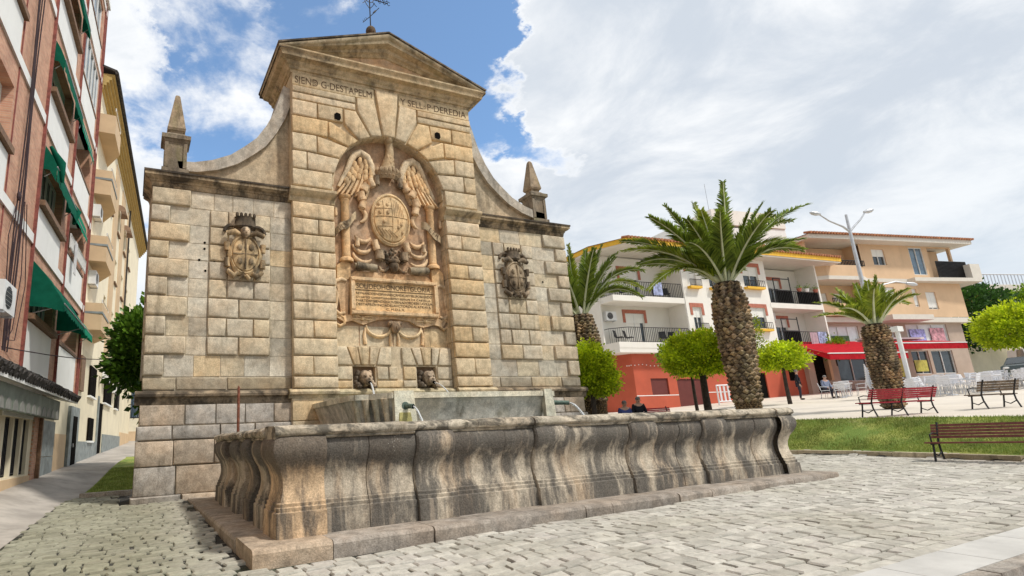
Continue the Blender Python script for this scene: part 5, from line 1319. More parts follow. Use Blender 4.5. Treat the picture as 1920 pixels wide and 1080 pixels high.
d = bx('door', 13.385, 14.395, -.135, -.10, .66, 2.865, 'dark', LB); bx('door_handle', 13.5, 13.54, -.18, -.136, 1.6, 1.75, 'metal', d)
bx('doorstep', 12.75, 15.35, -.3, -.122, .2, .66, 'dado', LB)
# tiled lean-to canopy over the shop
mb = MB(); mb.hexa([(-14, -.8, 3.04), (9.7, -.8, 3.10), (9.7, .0, 3.3), (-14, .0, 3.3), (-14, -.8, 3.15), (9.7, -.8, 3.20), (9.7, .0, 3.75), (-14, .0, 3.75)]); cn = mb.build('canopy', M['white'], LB)
mb = MB()
for k in range(72):
    x = -7.2+.24*k
    if x > 9.8: break
    for j in range(4): mb.tube([(x+rnd.uniform(-.03, .03), -.88+.22*j+rnd.uniform(-.03, .03), 3.27+.13*j+rnd.uniform(-.02, .02)), (x+rnd.uniform(-.02, .02), -.62+.22*j, 3.42+.13*j)], [.10, .07], 6)
    mb.tube([(x-.12, -.84+rnd.uniform(-.02, .02), 3.19), (x-.12, -.6, 3.3)], [.075, .06], 6)
o = mb.build('canopy_tiles', M['rooftile'], LB); o['kind'] = 'stuff'
mb = MB(); mb.box(-14, 7.6, -.60, -.45, 2.46, 3.05); fa = mb.build('green_fascia', M['greentile'], LB)
mb = MB()
for k in range(22):
    x = 7.2-.62*k; mb.prism([(x+.24*math.cos(PI*j/8), 2.48+.27*math.sin(PI*j/8)) for j in range(9)], 'y', -.612, -.601)
mb.build('scallop_relief', plain('grey_scallops', (.22, .22, .2), .7, var=.2), fa)
# cables
mb = MB()
for k in range(4):
    s_ = 2.5+.16*k; mb.tube([(s_+.3*math.sin(z_*.7+k)*.3-.25*(z_-12)*.05, -.10, z_) for z_ in [4+1.2*j for j in range(16)]], .018, 4)
for k in range(5): mb.tube([(2.6+.2*k, -.1, 8.2), (2.0+.5*k, -.12, 6.8-.2*k), (2.4+.3*k, -.1, 5.4-.25*k), (2.9, -.1, 4.3)], .012, 4)
mb.ell((2.45, -.14, 8.05), (.1, .06, .13), nu=8, nv=5)
mb.build('cable_bundle', M['wirecol'], LB)
mb = MB(); mb.tube([(Vector((-10.5, 1.0, 4.1)).lerp(Vector((-6.5, 16, 6.2)), k/10)-Vector((0, 0, .35*math.sin(PI*k/10)))) for k in range(11)], .015, 4); tag(mb.build('overhead_cable', M['wirecol']), 'thin dark cable sagging from the brick block across the lane', 'cable')
def onL(x, y, z): v = Matrix.Rotation(a_, 3, 'Z') @ Vector((x, y, 0)); return (LB.location.x+v.x, LB.location.y+v.y, z)
ac_unit(onL(1.75, -.02, 4.75), a_, 'white air conditioner on the brick wall above the tiled shop canopy', 1.0, .72, .35)
# ================================================================== OCHRE HIGH BLOCK FURTHER DOWN THE LANE
OB = thing('cream_apartment_block', 'tall cream and tan apartment block with bay balconies and deep ochre eave', 'building', (-10.64, -1.58, 0), a_)
oh = []
for z in (8.3, 11.7, 15.0):
    oh += [(20.6, 21.6, z, z+1.6), (24.5, 25.6, z, z+1.5), (28.6, 29.8, z, z+1.6), (32.5, 33.6, z, z+1.6)]
holed(14.45, 42, 6.0, 19.4, oh, 0, .3).build('upper_wall', M['palecream'], OB)
for x0, x1 in ((22.2, 24.3), (26.2, 28.2), (30.2, 32.2)): bx('tan_strip', x0, x1, -.04, .0, 6.2, 18.6, 'tan', OB)
for h in oh: window(OB, *h, .22, .5, 1); bx('window_sill', h[0]-.1, h[1]+.1, -.12, .05, h[2]-.1, h[2]-.01, 'wood', OB)
holed(14.45, 42, .2, 6.0, [(17.5, 19.5, 4.05, 5.5), (21.0, 21.9, 4.3, 5.4), (23.4, 26.8, 4.1, 5.6), (29.2, 30.6, 4.1, 5.5), (18.1, 19.6, 1.9, 3.0), (21.6, 23.8, .7, 4.0)], 0, .05).build('lower_wall', M['cream'], OB)
for (a, b, c_, d_) in ((17.5, 19.5, 4.05, 5.5), (23.4, 26.8, 4.1, 5.6), (29.2, 30.6, 4.1, 5.5), (18.1, 19.6, 1.9, 3.0)):
    bx('window_sill', a-.1, b+.1, -.15, .05, c_-.1, c_-.01, 'white', OB); window(OB, a, b, c_, d_, .01, 0, 2, frame='wood', pane='dark'); bx('shutter', a-.05, (a+b)/2-.03, -.09, -.035, c_, d_, 'dark', OB); bx('shutter', (a+b)/2+.03, b+.05, -.09, -.035, c_, d_, 'dark', OB)
d = bx('door', 21.6, 23.8, .03, .05, .9, 4.0, 'dark', OB); bx('door_handle', 21.8, 21.85, -.03, .03, 2.0, 2.2, 'metal', d); bx('door_surround', 21.2, 21.58, -.07, .0, .7, 4.3, 'dado', OB)
bx('grey_dado', 15.4, 21.5, -.06, .0, .1, 1.85, 'dado', OB); bx('grey_dado', 23.9, 34, -.06, .0, .1, 2.3, 'dado', OB)
bx('beige_dado', 34, 42, -.05, .0, .1, 2.6, 'tan', OB)
bx('shutter_panel', 13.6+.95, 15.6, -.1, .0, 4.05, 5.6, 'wood', OB)
for k, z in enumerate((6.75, 10.0, 13.35, 16.6)):
    # bay balcony
    mb = MB(); pl_ = [(14.5, 0), (14.6, -.75), (16.9, -.75), (18.5, 0)]
    mb.prism(pl_, 'z', z, z+1.25 if k < 3 else z+1.0); b_ = mb.build('bay_balcony', M['tan'], OB)
    mb = MB(); mb.prism([(14.5, 0), (14.57, -.78), (16.93, -.78), (18.55, 0)], 'z', z+.75, z+.85) if k < 3 else None; mb.build('grey_band', M['dado'], b_) if mb.v else None
    mb = MB(); mb.tube([(14.6, -.72, z+1.4), (16.9, -.72, z+1.4), (18.4, -.05, z+1.4)], .03, 5); mb.tube([(14.6, -.72, z+1.25), (14.6, -.72, z+1.4)], .02, 4); mb.tube([(16.9, -.72, z+1.25), (16.9, -.72, z+1.4)], .02, 4); mb.build('handrail', M['frame'], b_)
# stepped ochre eave and dark gutter
for j in range(5): bx('eave_board', 14.45, 43, -.10-.12*j, .05, 19.0+.16*j, 19.155+.16*j, 'eave', OB, color=(1, 1, 1))
mb = MB(); mb.tube([(14.3, -.68, 19.85), (43, -.68, 19.85)], .09, 6); mb.build('gutter', M['rooftile'], OB)
mb = MB(); mb.hexa([(14.3, -.7, 19.86), (43.2, -.7, 19.86), (43.2, 6, 22), (14.3, 6, 22), (14.3, -.7, 19.98), (43.2, -.7, 19.98), (43.2, 6, 22.12), (14.3, 6, 22.12)]); mb.build('roof', M['rooftile'], OB)
bx('downpipe', 30.9, 31.02, -.16, -.06, 4, 19, 'rooftile', OB)
def dome_awning(par, x0, x1, z, r, mat):
    mb = MB(); n = 8; vs_ = []
    for i in range(n+1):
        x = x0+(x1-x0)*i/n
        for j in range(7): a = PI/2*j/6; vs_.append((x, -r*math.sin(a)*1.0-.02, z+r*math.cos(a)*.9))
    mb.add(vs_, [(i*7+j, i*7+j+1, (i+1)*7+j+1, (i+1)*7+j) for i in range(n) for j in range(6)])
    for x in (x0, x1): mb.add([(x, -.02, z)]+[(x, -r*math.sin(PI/2*j/6)-.02, z+r*math.cos(PI/2*j/6)*.9) for j in range(7)], [tuple(range(8))])
    return mb.build('hood_awning', M[mat], par, smooth=40)
dome_awning(OB, 31.5, 35.2, 10.3, 1.1, 'tancloth'); dome_awning(OB, 24.4, 25.9, 16.4, .45, 'tancloth'); dome_awning(OB, 28.4, 30.0, 16.5, .45, 'tancloth')
ac_unit(onL(15.4, -.02, 9.0), a_, 'white air conditioner under the lowest bay balcony of the cream block', .95, .65); ac_unit(onL(15.2, -.02, 12.3), a_, 'white air conditioner between the two upper bay balconies of the cream block', .9, .6)
ac_unit(onL(22.6, -.02, 5.2), a_, 'white air conditioner above the dark street door down the lane', .9, .55); ac_unit(onL(28.0, -.02, 5.0), a_, 'far air conditioner by the tree on the cream block', .9, .55)
# house closing the lane
EH = thing('lane_end_house', 'low cream house closing the end of the lane with a grey framed window', 'building', (-7.6, 44.0, 0), math.radians(-4))
holed(-7, 9, .5, 9.2, [(.3, 3.2, 4.1, 7.2)], 0, .3).build('wall', M['cream'], EH); window(EH, .3, 3.2, 4.1, 7.2, .2, 0, 3, frame='dado', pane='glassblue'); bars(.3, 3.2, 4.1, 7.2, .05, 9, .03).build('window_grille', M['iron'], EH)
bx('beige_dado', -7, 9, -.06, .0, .5, 2.9, 'tan', EH); bx('balcony_slab', -6.5, 2.0, -1.2, 0, 9.2, 9.8, 'white', EH); bx('upper_wall', -7, 9, .4, .8, 9.2, 11.4, 'cream', EH)
YH = thing('yellow_house', 'small yellow house with terracotta tiled roof seen past the cream block', 'building', (-3.0, 62, 0), 0)
bx('wall', -8, 4, 0, 6, 0, 17.3, 'yellow', YH); mb = MB(); mb.hexa([(-8.4, -.6, 17.3), (4.4, -.6, 17.3), (4.4, 6, 17.3), (-8.4, 6, 17.3), (-8.4, -.6, 17.6), (4.4, -.6, 17.6), (4.4, 6, 19.6), (-8.4, 6, 19.6)]); mb.build('roof', M['redtile'], YH); roof_edge(YH, -8.4, 4.4, -.8, 17.7, 34, r=.17)

# ================================================================== WHITE BUILDING WITH RED GROUND FLOOR
wa = math.radians(-4)
WB = thing('white_apartment_building', 'white three storey building with yellow eave, iron balconies and an orange red ground floor', 'building', (20.47, 10.83, 0), wa)
def onW(x, y, z): v = Matrix.Rotation(wa, 3, 'Z') @ Vector((x, y, 0)); return (WB.location.x+v.x, WB.location.y+v.y, z)
ZF = [6.55, 9.62]; TOP = 12.8
for z in ZF: pass
# flush central section
wh = []
for z in ZF: wh += [(6.75, 7.55, z+.95, z+2.5), (8.75, 9.75, z+.95, z+2.5), (12.15, 13.7, z+1.15, z+2.65)]
holed(6.15, 14.4, 5.9, TOP, wh, 0, .2).build('front_wall', M['white_wall'], WB)
for i, h in enumerate(wh):
    sm = h[1]-h[0] < 1.2
    window(WB, h[0], h[1], h[2], h[3], .12, (.98 if i == 3 else .45), 1)
    a, b, c_, d_ = h
    for (p, q, r, s_) in ((a-.22, b+.22, d_, d_+.28), (a-.22, a-.01, d_-.55, d_-.002), (b+.01, b+.22, d_-.55, d_-.002)): bx('brick_surround', p, q, -.03, .02, r, s_, 'lintel', WB)
    bx('yellow_sill', a-.12, b+.12, -.32, -.0, c_-.24, c_-.08, 'yellow', WB); bars(a-.12, b+.12, c_-.08, c_+.38, -.30, 10, .012).build('window_railing', M['iron'], WB)
# side returns and recessed loggia walls
for (x0, x1, hs) in ((.1, 6.15, [(2.3, 3.9)]), (14.4, 19.95, [(16.6, 17.9)])):
    for z in ZF:
        yy = 1.5
        holed(x0, x1, z, z+3.1, [(hs[0][0], hs[0][1], z+.1, z+2.25)], yy, .15).build('loggia_wall', M['loggia'], WB)
        window(WB, hs[0][0], hs[0][1], z+.1, z+2.25, yy+.1, .3, 1, name='balcony_door')
        a, b = hs[0]
        for (p, q, r, s_) in ((a-.22, b+.22, z+2.25, z+2.5), (a-.22, a-.01, z+1.6, z+2.248), (b+.01, b+.22, z+1.6, z+2.248)): bx('brick_surround', p, q, yy-.03, yy+.02, r, s_, 'lintel', WB)
        bx('balcony_slab', x0, x1, -.02, yy, z-.36, z+.02, 'white_wall', WB)
    bx('partition_wall', x1-.0 if x0 < 1 else x0-.0, (x1+.1) if x0 < 1 else x0+.08, .0, 1.5, 6.55, TOP, 'white_wall', WB)
bx('partition_wall', 19.95, 20.1, .0, 6, 5.9, TOP, 'white_wall', WB)
mb = MB(); mb.prism([(.1, 1.5), (.1, 12), (20.1, 12), (20.1, 1.6), (14.4, 1.75), (6.15, 1.75)], 'z', 5.9, TOP); mb.build('main_block', M['white_wall'], WB)
bx('corner_wall', .0, .12, 1.2, 1.52, 6.55, TOP, 'white_wall', WB)
# railings with chamfered end
for x0, x1 in ((.15, 6.1), (14.45, 19.9)):
    for z in ZF:
        n = 40; mb = bars(x0+(.9 if x0 < 1 else 0), x1, z+.02, z+1.0, .04, 34 if x0 < 1 else 30, .012)
        if x0 < 1:
            mb.tube([(x0+.9, .04, z+1.0), (x0, .8, z+1.0), (x0, 1.4, z+1.0)], .022, 4)
            for k in range(10): t = k/9; mb.tube([(x0+.9-.9*t, .04+.76*t, z+.02), (x0+.9-.9*t, .04+.76*t, z+1.0)], .011, 4)
        mb.build('balcony_railing', M['iron'], WB)
bx('balcony_screen', 17.6, 19.9, .08, .1, 9.64, 10.6, 'dark', WB)
# dark glazed screens on the right loggia
for z in ZF:
    mb = MB()
    for a, b, c_, d_ in ((15.3, 15.36, 0, 1.9), (17.0, 17.06, 0, 2.1), (15.3, 17.06, 1.02, 1.08), (15.3, 17.06, 1.9, 1.96)): mb.box(a, b, .1, .14, z+c_, z+d_)
    s_ = mb.build('balcony_glass_screen', M['iron'], WB); bx('pane', 15.36, 17.0, .11, .12, z+1.08, z+1.9, 'white', s_) if False else None
    bx('lower_panel', 15.36, 17.0, .11, .13, z+.02, z+1.0, 'dark', s_)
# eave
mb = MB(); ev = [(-.3, 1.2), (.9, -1.0), (21.6, -1.0), (21.6, 2.0), (21.6, 12), (-.3, 12)]
mb.prism(ev, 'z', 12.8, 12.9); mb.build('eave_soffit', M['soffit'], WB)
mb = MB(); mb.prism([(-.33, 1.18), (.88, -1.04), (21.65, -1.04), (21.65, 12), (-.33, 12)], 'z', 12.9, 13.22); mb.build('yellow_fascia', M['yellow'], WB)
mb = MB(); mb.add([(-.4, 1.1, 13.22), (.85, -1.1, 13.22), (21.7, -1.1, 13.22), (21.7, 12, 13.22), (-.4, 12, 13.22), (4, 6, 15.0), (18, 6, 15.0)], [(0, 1, 5), (1, 2, 6, 5), (2, 3, 6), (3, 4, 5, 6), (4, 0, 5)]); mb.build('roof', M['redtile'], WB)
roof_edge(WB, .9, 21.6, -1.16, 13.26, 74, r=.10)
# ground floor
rh = [(2.8, 4.25, 3.25, 4.3), (5.0, 7.3, 2.0, 4.25), (12.0, 13.3, 2.0, 4.6), (15.7, 16.6, 4.0, 5.2)]
holed(1.5, 17.4, 1.6, 5.95, rh, .6, .15).build('ground_floor_wall', M['orange'], WB)
mb = MB(); mb.add([(1.5, .6, 1.6), (1.5, .6, 5.95), (-.7, 4.2, 5.95), (-.7, 4.2, 1.6)], [(0, 3, 2, 1)]); mb.add([(-.7, 4.2, 1.6), (-.7, 4.2, 5.95), (-.7, 12, 5.95), (-.7, 12, 1.6)], [(0, 3, 2, 1)]); mb.build('ground_floor_side', M['orange'], WB)
bx('shutter_panel', 2.8, 4.25, .68, .74, 3.25, 4.3, 'maroon', WB); bx('garage_door', 5.0, 7.3, .68, .74, 2.0, 4.25, 'maroon', WB); bx('door', 12.0, 13.3, .68, .74, 2.0, 4.6, 'dark', WB); window(WB, 15.7, 16.6, 4.0, 5.2, .7, 0, 0, frame='iron', pane='dark')
bx('white_line', 1.5, 4.98, .585, .6, 3.18, 3.23, 'white', WB); bx('white_line', 7.32, 12, .585, .6, 3.3, 3.35, 'white', WB); bx('white_post', 7.35, 7.45, .5, .6, 2.2, 4.4, 'white', WB)
bx('floor_underside', .1, 20.1, .0, 12, 5.9, 6.19, 'white_wall', WB)
bx('stone_pier', 17.4, 18.1, .3, .7, 2.0, 5.9, 'taupe', WB); bx('dark_doorway', 18.1, 20.0, .8, .9, 2.2, 5.9, 'dark', WB)
mb = MB()
for k in range(12): mb.ell((1.3-.17*k if k < 3 else 1.6+.32*(k-3), .52, 5.15-.05*math.sin(k)), (.04, .04, .04), nu=6, nv=4)
o = mb.build('string_lights', M['frame'], WB); o['kind'] = 'stuff'
ac_unit(onW(.85, 1.48, 8.2), wa, 'air conditioner in the lower left balcony of the white building'); ac_unit(onW(15.7, 1.48, 11.8), wa, 'air conditioner in the upper right balcony of the white building'); ac_unit(onW(15.9, 1.48, 8.6), wa, 'air conditioner in the lower right balcony of the white building'); ac_unit(onW(11.3, -.02, 11.75), wa, 'air conditioner on the flat wall behind the big palm crown')
# chimney on the roof
ch = thing('roof_chimney', 'small white chimney with a tiled cap on the white building roof', 'chimney', onW(18.6, 3.0, 13.8), wa)
bx('shaft', -.45, .45, -.35, .35, 0, 1.1, 'white', ch); bx('vent', -.3, -.06, -.36, -.34, .55, .95, 'dark', ch); bx('vent', .08, .3, -.36, -.34, .55, .95, 'dark', ch)
mb = MB(); mb.prism([(-.62, 1.1), (.62, 1.1), (0, 1.55)], 'y', -.5, .5); mb.build('cap', M['redtile'], ch)
# pots, towel, laundry, furniture on balconies
def flat_cloth(name, x0, x1, z0, z1, y, mat, label, on):
    mb = MB(); n = 8; vs_ = []
    for k in range(n+1): x = x0+(x1-x0)*k/n; w_ = .03*math.sin(k*1.9); vs_ += [(x, y+w_, z0), (x, y+w_*.4, z1)]
    mb.add(vs_, [(2*k, 2*k+2, 2*k+3, 2*k+1) for k in range(n)]); mb.add([(a, b+.012, c_) for a, b, c_ in vs_], [(2*k+1, 2*k+3, 2*k+2, 2*k) for k in range(n)])
    o = mb.build(name, mat if not isinstance(mat, str) else M[mat]); o.location = WB.location; o.rotation_euler = WB.rotation_euler; tag(o, label, 'cloth')
print_cloth = fabric('printed_towel', (.45, .5, .72), .5)
flat_cloth('towel', 3.55, 4.35, 9.75, 10.68, -.02, print_cloth, 'white and blue printed towel over the upper left balcony rail of the white building', WB)
flat_cloth('laundry', 17.9, 18.7, 6.6, 7.5, -.03, fabric('pink_laundry', (.6, .45, .5)), 'pink laundry on the lower right balcony rail of the white building', WB)
flat_cloth('laundry', 18.75, 19.7, 6.5, 7.55, -.03, print_cloth, 'blue and white laundry at the end of the lower right balcony rail', WB)
for k, (x, w_) in enumerate(((17.8, .35), (18.6, .3), (19.6, .35))):
    t = thing('flower_pot', ('red planter', 'small white pot with sprig', 'terracotta pot with green plant')[k]+' on the upper right balcony rail of the white building', 'flower pot', onW(x, .0, 10.62), wa)
    mb = MB(); mb.lathe([(.12, 0), (.17, .22), (.18, .24)], (0, 0, 0), 10); mb.build('pot', M['lintel'] if k != 1 else M['white'], t)
    mb = MB(); vals = []
    for j in range(60):
        p = Vector((rnd.gauss(0, .13), rnd.gauss(0, .1), .3+abs(rnd.gauss(0, .12)))); d = Vector((rnd.uniform(-1, 1), rnd.uniform(-1, 1), rnd.uniform(-1, 1)))*.07; e = d.orthogonal()*.6; mb.add([p-d, p+e, p+d], [(0, 1, 2)]); vals.append(rnd.random())
    me = mb.mesh('plant', M['midgreen']); set_rand(me, vals); put('plant', me, t)

# white building behind --------------------------------------------------------
RB = thing('white_rear_building', 'blank white building with a curved stair roof rising behind the white and ochre ones', 'building', (34, 17, 0), math.radians(-8))
mb = MB(); mb.prism([(-7, 3), (14, 3), (14, 18.6), (6.0, 18.3), (4.6, 17.6), (2.5, 17.3), (-.5, 16.6), (-3.5, 15.6), (-7, 14.4)], 'y', 0, 8); mb.build('wall', M['white'], RB)
bx('parapet', 5.5, 14, -.1, 8, 18.6, 20.0, 'white_wall', RB); mb = MB(); mb.tube([(6.5, 1, 20), (6.5, 1, 23)], .03, 4); mb.build('aerial', M['metal'], RB)

# ================================================================== OCHRE BUILDING
oa = math.radians(-11)
OC = thing('ochre_apartment_building', 'ochre apartment building with white floor bands and glazed shops under a red awning', 'building', (40.44, 9.89, 0), oa)
def onO(x, y, z): v = Matrix.Rotation(oa, 3, 'Z') @ Vector((x, y, 0)); return (OC.location.x+v.x, OC.location.y+v.y, z)
oz = [8.75, 11.85]; OT = 14.9
oh = [(6.85, 8.2, 13.15, 14.5), (10.9, 12.35, 12.4, 14.75), (12.95, 15.4, 12.0, 14.8)]
oh2 = [(6.9, 8.3, 10.0, 11.3), (10.1, 10.6, 9.7, 11.2), (11.5, 12.6, 9.5, 10.95)]
holed(5.6, 15.6, 11.95, OT, oh, 0, .2).build('upper_wall', M['ochre'], OC)
holed(5.6, 15.6, 8.85, 11.7, oh2, 0, .2).build('upper_wall', M['ochre'], OC)
window(OC, 6.85, 8.2, 13.15, 14.5, .12, .45, 1); window(OC, 10.9, 12.35, 12.4, 14.75, .05, 0, 1, pane='glassblue'); bx('recess', 12.95, 15.4, .9, 1.0, 12.0, 14.8, 'ochre', OC)
for h in oh2: window(OC, *h, .12, .9, 1)
for z in oz:
    holed(.3, 5.6, z, z+3.0, [(1.2, 2.9, z+.95, z+2.3), (3.6, 4.9, z+.1, z+2.3)], 1.3, .15).build('recess_wall', M['ochre'], OC)
    window(OC, 1.2, 2.9, z+.95, z+2.3, 1.4, .5, 1); window(OC, 3.6, 4.9, z+.1, z+2.3, 1.4, .4, 1)
    mb = MB(); mb.prism([(.2, 0), (1.2, -.5), (4.6, -.5), (5.6, 0), (5.6, 1.3), (.2, 1.3)], 'z', z+.1, z+1.05); mb.build('balcony_parapet', M['ochre'], OC)
    bars(1.4, 5.4, z+1.06, z+1.5, -.3, 26, .02).build('balcony_railing', M['iron'], OC)
bx('side_wall', -.0, .25, .0, 8, 4, OT, 'ochre', OC); mb = MB(); mb.prism([(.25, 1.45), (.25, 9), (15.7, 9), (15.7, 1.2), (5.6, .5), (5.6, 1.45)], 'z', 3.5, OT); mb.build('main_block', M['ochre'], OC)
bars(13.0, 16.3, 12.1, 13.5, -.35, 26, .025).build('balcony_railing', M['iron'], OC)
mb = MB(); mb.prism([(.1, -.02), (1.15, -.56), (4.7, -.56), (5.7, -.05), (9.9, -.05), (9.9, -.6), (16.8, -.9), (17.6, 1.0), (17.6, 4), (.1, 4)], 'z', 11.7, 12.0); mb.build('floor_band', M['soffit'], OC)
mb = MB(); mb.prism([(15.9, -.85), (16.9, -.9), (17.6, 1.0), (17.6, 4), (16.2, 4)], 'z', 12.0, 13.2); mb.build('corner_parapet', M['soffit'], OC)
mb = MB(); mb.prism([(.1, -.1), (5.7, -.1), (5.7, -1.2), (9.9, -1.2), (9.9, -.1), (15.7, -.1), (15.7, 4), (.1, 4)], 'z', 8.4, 8.8); mb.build('floor_band', M['soffit'], OC)
mb = MB(); mb.prism([(-.3, -.9), (5.5, -1.0), (16.6, -1.0), (16.6, 9), (-.3, 9)], 'z', 14.9, 15.25); mb.build('eave', M['soffit'], OC)
mb = MB(); mb.add([(-.4, -1.1, 15.25), (16.8, -1.1, 15.25), (16.8, 9, 15.25), (-.4, 9, 15.25), (3, 4, 16.3), (13, 4, 16.3)], [(0, 1, 5, 4), (1, 2, 5), (2, 3, 4, 5), (3, 0, 4)]); mb.build('roof', M['redtile'], OC); roof_edge(OC, -.4, 16.8, -1.16, 15.3, 60, r=.10)
gh = [(1.1, 4.0, 6.3, 8.15), (6.1, 7.6, 7.1, 8.2), (8.9, 13.3, 6.75, 8.3), (8.8, 10.6, 4.3, 6.15), (10.9, 13.2, 4.3, 6.15), (6.8, 8.1, 4.0, 6.0), (1.2, 5.6, 3.9, 6.1)]
holed(-.0, 15.0, 3.3, 8.45, gh, .3, .2).build('shop_front', M['taupe'], OC)
for a, b, c_, d_ in gh:
    w_ = window(OC, a, b, c_, d_, .42, 0, 1 if b-a < 2.5 else 2, frame='frame', pane='posterw' if c_ > 6 else 'glass', name='shop_window')
for a, b, c_, d_, m_ in ((9.3, 10.9, 6.95, 7.9, 'poster'), (11.5, 13.0, 6.85, 8.0, 'poster2'), (1.3, 3.0, 6.4, 7.4, 'posterg'), (9.0, 10.3, 4.5, 5.4, 'yellowp'), (7.0, 7.9, 4.1, 5.8, 'yellowp')): bx('poster', a, b, .36, .385, c_, d_, m_, OC)
# awnings of the cafe
def cafe_awning(x0, x1, y0, z0, y1, z1, val, label, seam=8):
    t = thing('cafe_awning', label, 'awning', onO((x0+x1)/2, y1, z1-val), oa)
    mx = (x0+x1)/2; n = seam
    mb = MB(); vs_ = []
    for k in range(n+1): x = x0+(x1-x0)*k/n-mx; s_ = .05*math.sin(k*PI); vs_ += [(x, y0-y1, z0-z1+val), (x, (y0-y1)*.5, (z0-z1)*.5+val+.05), (x, 0, val)]
    mb.add(vs_, [(k*3+j, k*3+j+1, (k+1)*3+j+1, (k+1)*3+j) for k in range(n) for j in range(2)]); mb.build('canopy', M['red'], t, smooth=40)
    mb = MB(); mb.box(x0-mx, x1-mx, -.03, .0, 0, val-.04); mb.build('valance', M['red'], t)
    mb = MB(); mb.box(x0-mx-.03, x1-mx+.03, -.06, .04, val-.02, val+.05); mb.build('front_rail', M['frame'], t)
    for x in (x0-mx, x1-mx): mb = MB(); mb.add([(x, y0-y1, z0-z1+val), (x, 0, val), (x, 0, 0)], [(0, 1, 2)]); mb.build('side_panel', M['red'], t)
    return t
cafe_awning(3.4, 10.4, .2, 6.95, -2.5, 6.35, .45, 'long red awning with a white rail over the right half of the cafe front')
t = cafe_awning(-4.0, 3.0, .0, 6.9, -3.4, 5.55, .42, 'red marquee awning sloping down over the cafe entrance left of the short palm')
mb = MB(); mb.box(3.3, 9.5, -.4, .2, 6.98, 7.12); o = mb.build('awning_cassette', M['frame'], OC)
# distant house with rooftop railing
DH = thing('hill_house', 'distant pale house with a rooftop railing and small orange tiled porches', 'building', (86, 22, 0), math.radians(-14))
bx('wall', -4, 60, 0, 10, 4, 16.5, 'white_wall', DH); bx('roof_slab', -5, 61, -.8, 10, 16.5, 17.4, 'soffit', DH); bars(-4.5, 60, 17.4, 18.9, -.5, 110, .04).build('roof_railing', M['metal'], DH)
for x in (7.5, 26): mb = MB(); mb.prism([(x-2, 15), (x+2, 15), (x, 16.6)], 'y', -2.2, 0); mb.build('porch_roof', M['yellow'], DH)
for x in (10.5, 16, 22): bx('window', x, x+1.6, -.06, .0, 12.6, 14.4, 'glass', DH)
bx('brick_parapet', 8, 40, -3, -2.6, 9.5, 12.0, 'lintel', DH)
GW = thing('garden_wall', 'pale rendered garden wall beyond the parked vehicles', 'wall', (60, 13, 0), math.radians(-12)); bx('wall_body', -4, 40, 0, .4, 3, 8.2, 'palecream', GW); bx('coping', -4, 40, -.05, .45, 8.2, 8.35, 'soffit', GW)
# ================================================================== VEGETATION
M['lefttree'] = leaf_mat('glossy_green_leaves', (.02, .07, .01), (.16, .30, .03), .25, .35)
def leafcloud(mb, vals, c, rad, n, size, seed, flat=.0, shell=.55, lobes=None, minz=None):
    """leaf-sized folded cards through the crown volume, gathered on sprigs"""
    q = random.Random(seed); c = Vector(c)
    sprigs = []
    ns = max(10, n//9)
    for _ in range(ns):
        d = Vector((q.gauss(0, 1), q.gauss(0, 1), q.gauss(0, 1))).normalized()
        bump = 1+.22*mnoise.noise(d*2.3+Vector((seed, 0, 0)))+.10*mnoise.noise(d*5.5+Vector((0, seed, 0)))
        r = (shell+(1-shell)*q.random()**.6)*bump
        p = Vector((d.x*rad[0], d.y*rad[1], d.z*rad[2]))*r
        if minz is not None and p.z < minz*rad[2]: p.z = minz*rad[2]+q.uniform(-.04, .06)
        sprigs.append((c+p, d))
    for i in range(n):
        p, d = sprigs[q.randrange(ns)]
        g = Vector((q.gauss(0, 1), q.gauss(0, 1), q.gauss(0, 1)))
        a = (d*.9+g*.75+Vector((0, 0, .25))).normalized(); s = a.cross(Vector((q.gauss(0, 1), q.gauss(0, 1), q.gauss(0, 1)))).normalized()
        b = p+g*size*.9; L = size*q.uniform(.7, 1.35); w_ = L*.34; nn = a.cross(s)*L*.08
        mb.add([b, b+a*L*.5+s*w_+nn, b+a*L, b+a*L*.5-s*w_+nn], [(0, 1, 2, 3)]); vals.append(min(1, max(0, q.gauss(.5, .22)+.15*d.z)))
def small_tree(label, loc, h, rad, n, size, mat, seed, group=None, rt=.09, minz=-.55, lobes=(), name='clipped_tree', trunkmat='bark', cat='tree', lean=0.0):
    t = thing(name, label, cat, loc, 0, group); mb = MB(); q = random.Random(seed)
    cz = h-rad[2]
    mb.tube([(0, 0, -.2), (lean*.3, .02, cz*.4), (lean, 0, cz*.75), (lean, 0, cz)], [rt*1.25, rt, rt*.9, rt*.6], 8)
    for k in range(6):
        a = k*1.05+q.random(); mb.tube([(lean, 0, cz*.78), (lean+rad[0]*.35*math.cos(a), rad[1]*.35*math.sin(a), cz), (lean+rad[0]*.7*math.cos(a), rad[1]*.7*math.sin(a), cz+rad[2]*.35)], [rt*.55, rt*.4, rt*.15], 6)
    mb.build('trunk', M[trunkmat], t, smooth=60)
    mb = MB(); vals = []
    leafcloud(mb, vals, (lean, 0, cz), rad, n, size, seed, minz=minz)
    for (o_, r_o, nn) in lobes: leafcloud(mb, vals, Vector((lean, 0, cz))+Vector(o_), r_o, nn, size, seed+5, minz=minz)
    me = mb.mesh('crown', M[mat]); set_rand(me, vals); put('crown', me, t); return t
G = 'clipped round trees round the plaza'
small_tree('lime green clipped round tree in front of the orange red wall', (11.75, -1.3, gz(11.75, -1.3)), 3.25, (1.22, 1.2, .84), 15000, .10, 'lime', 3, G, rt=.12)
small_tree('smaller lime green clipped tree before the entrance of the white building', (23.9, 3.2, gz(23.9, 3.2)), 3.1, (1.15, 1.15, .72), 6000, .12, 'lime', 4, G, rt=.09)
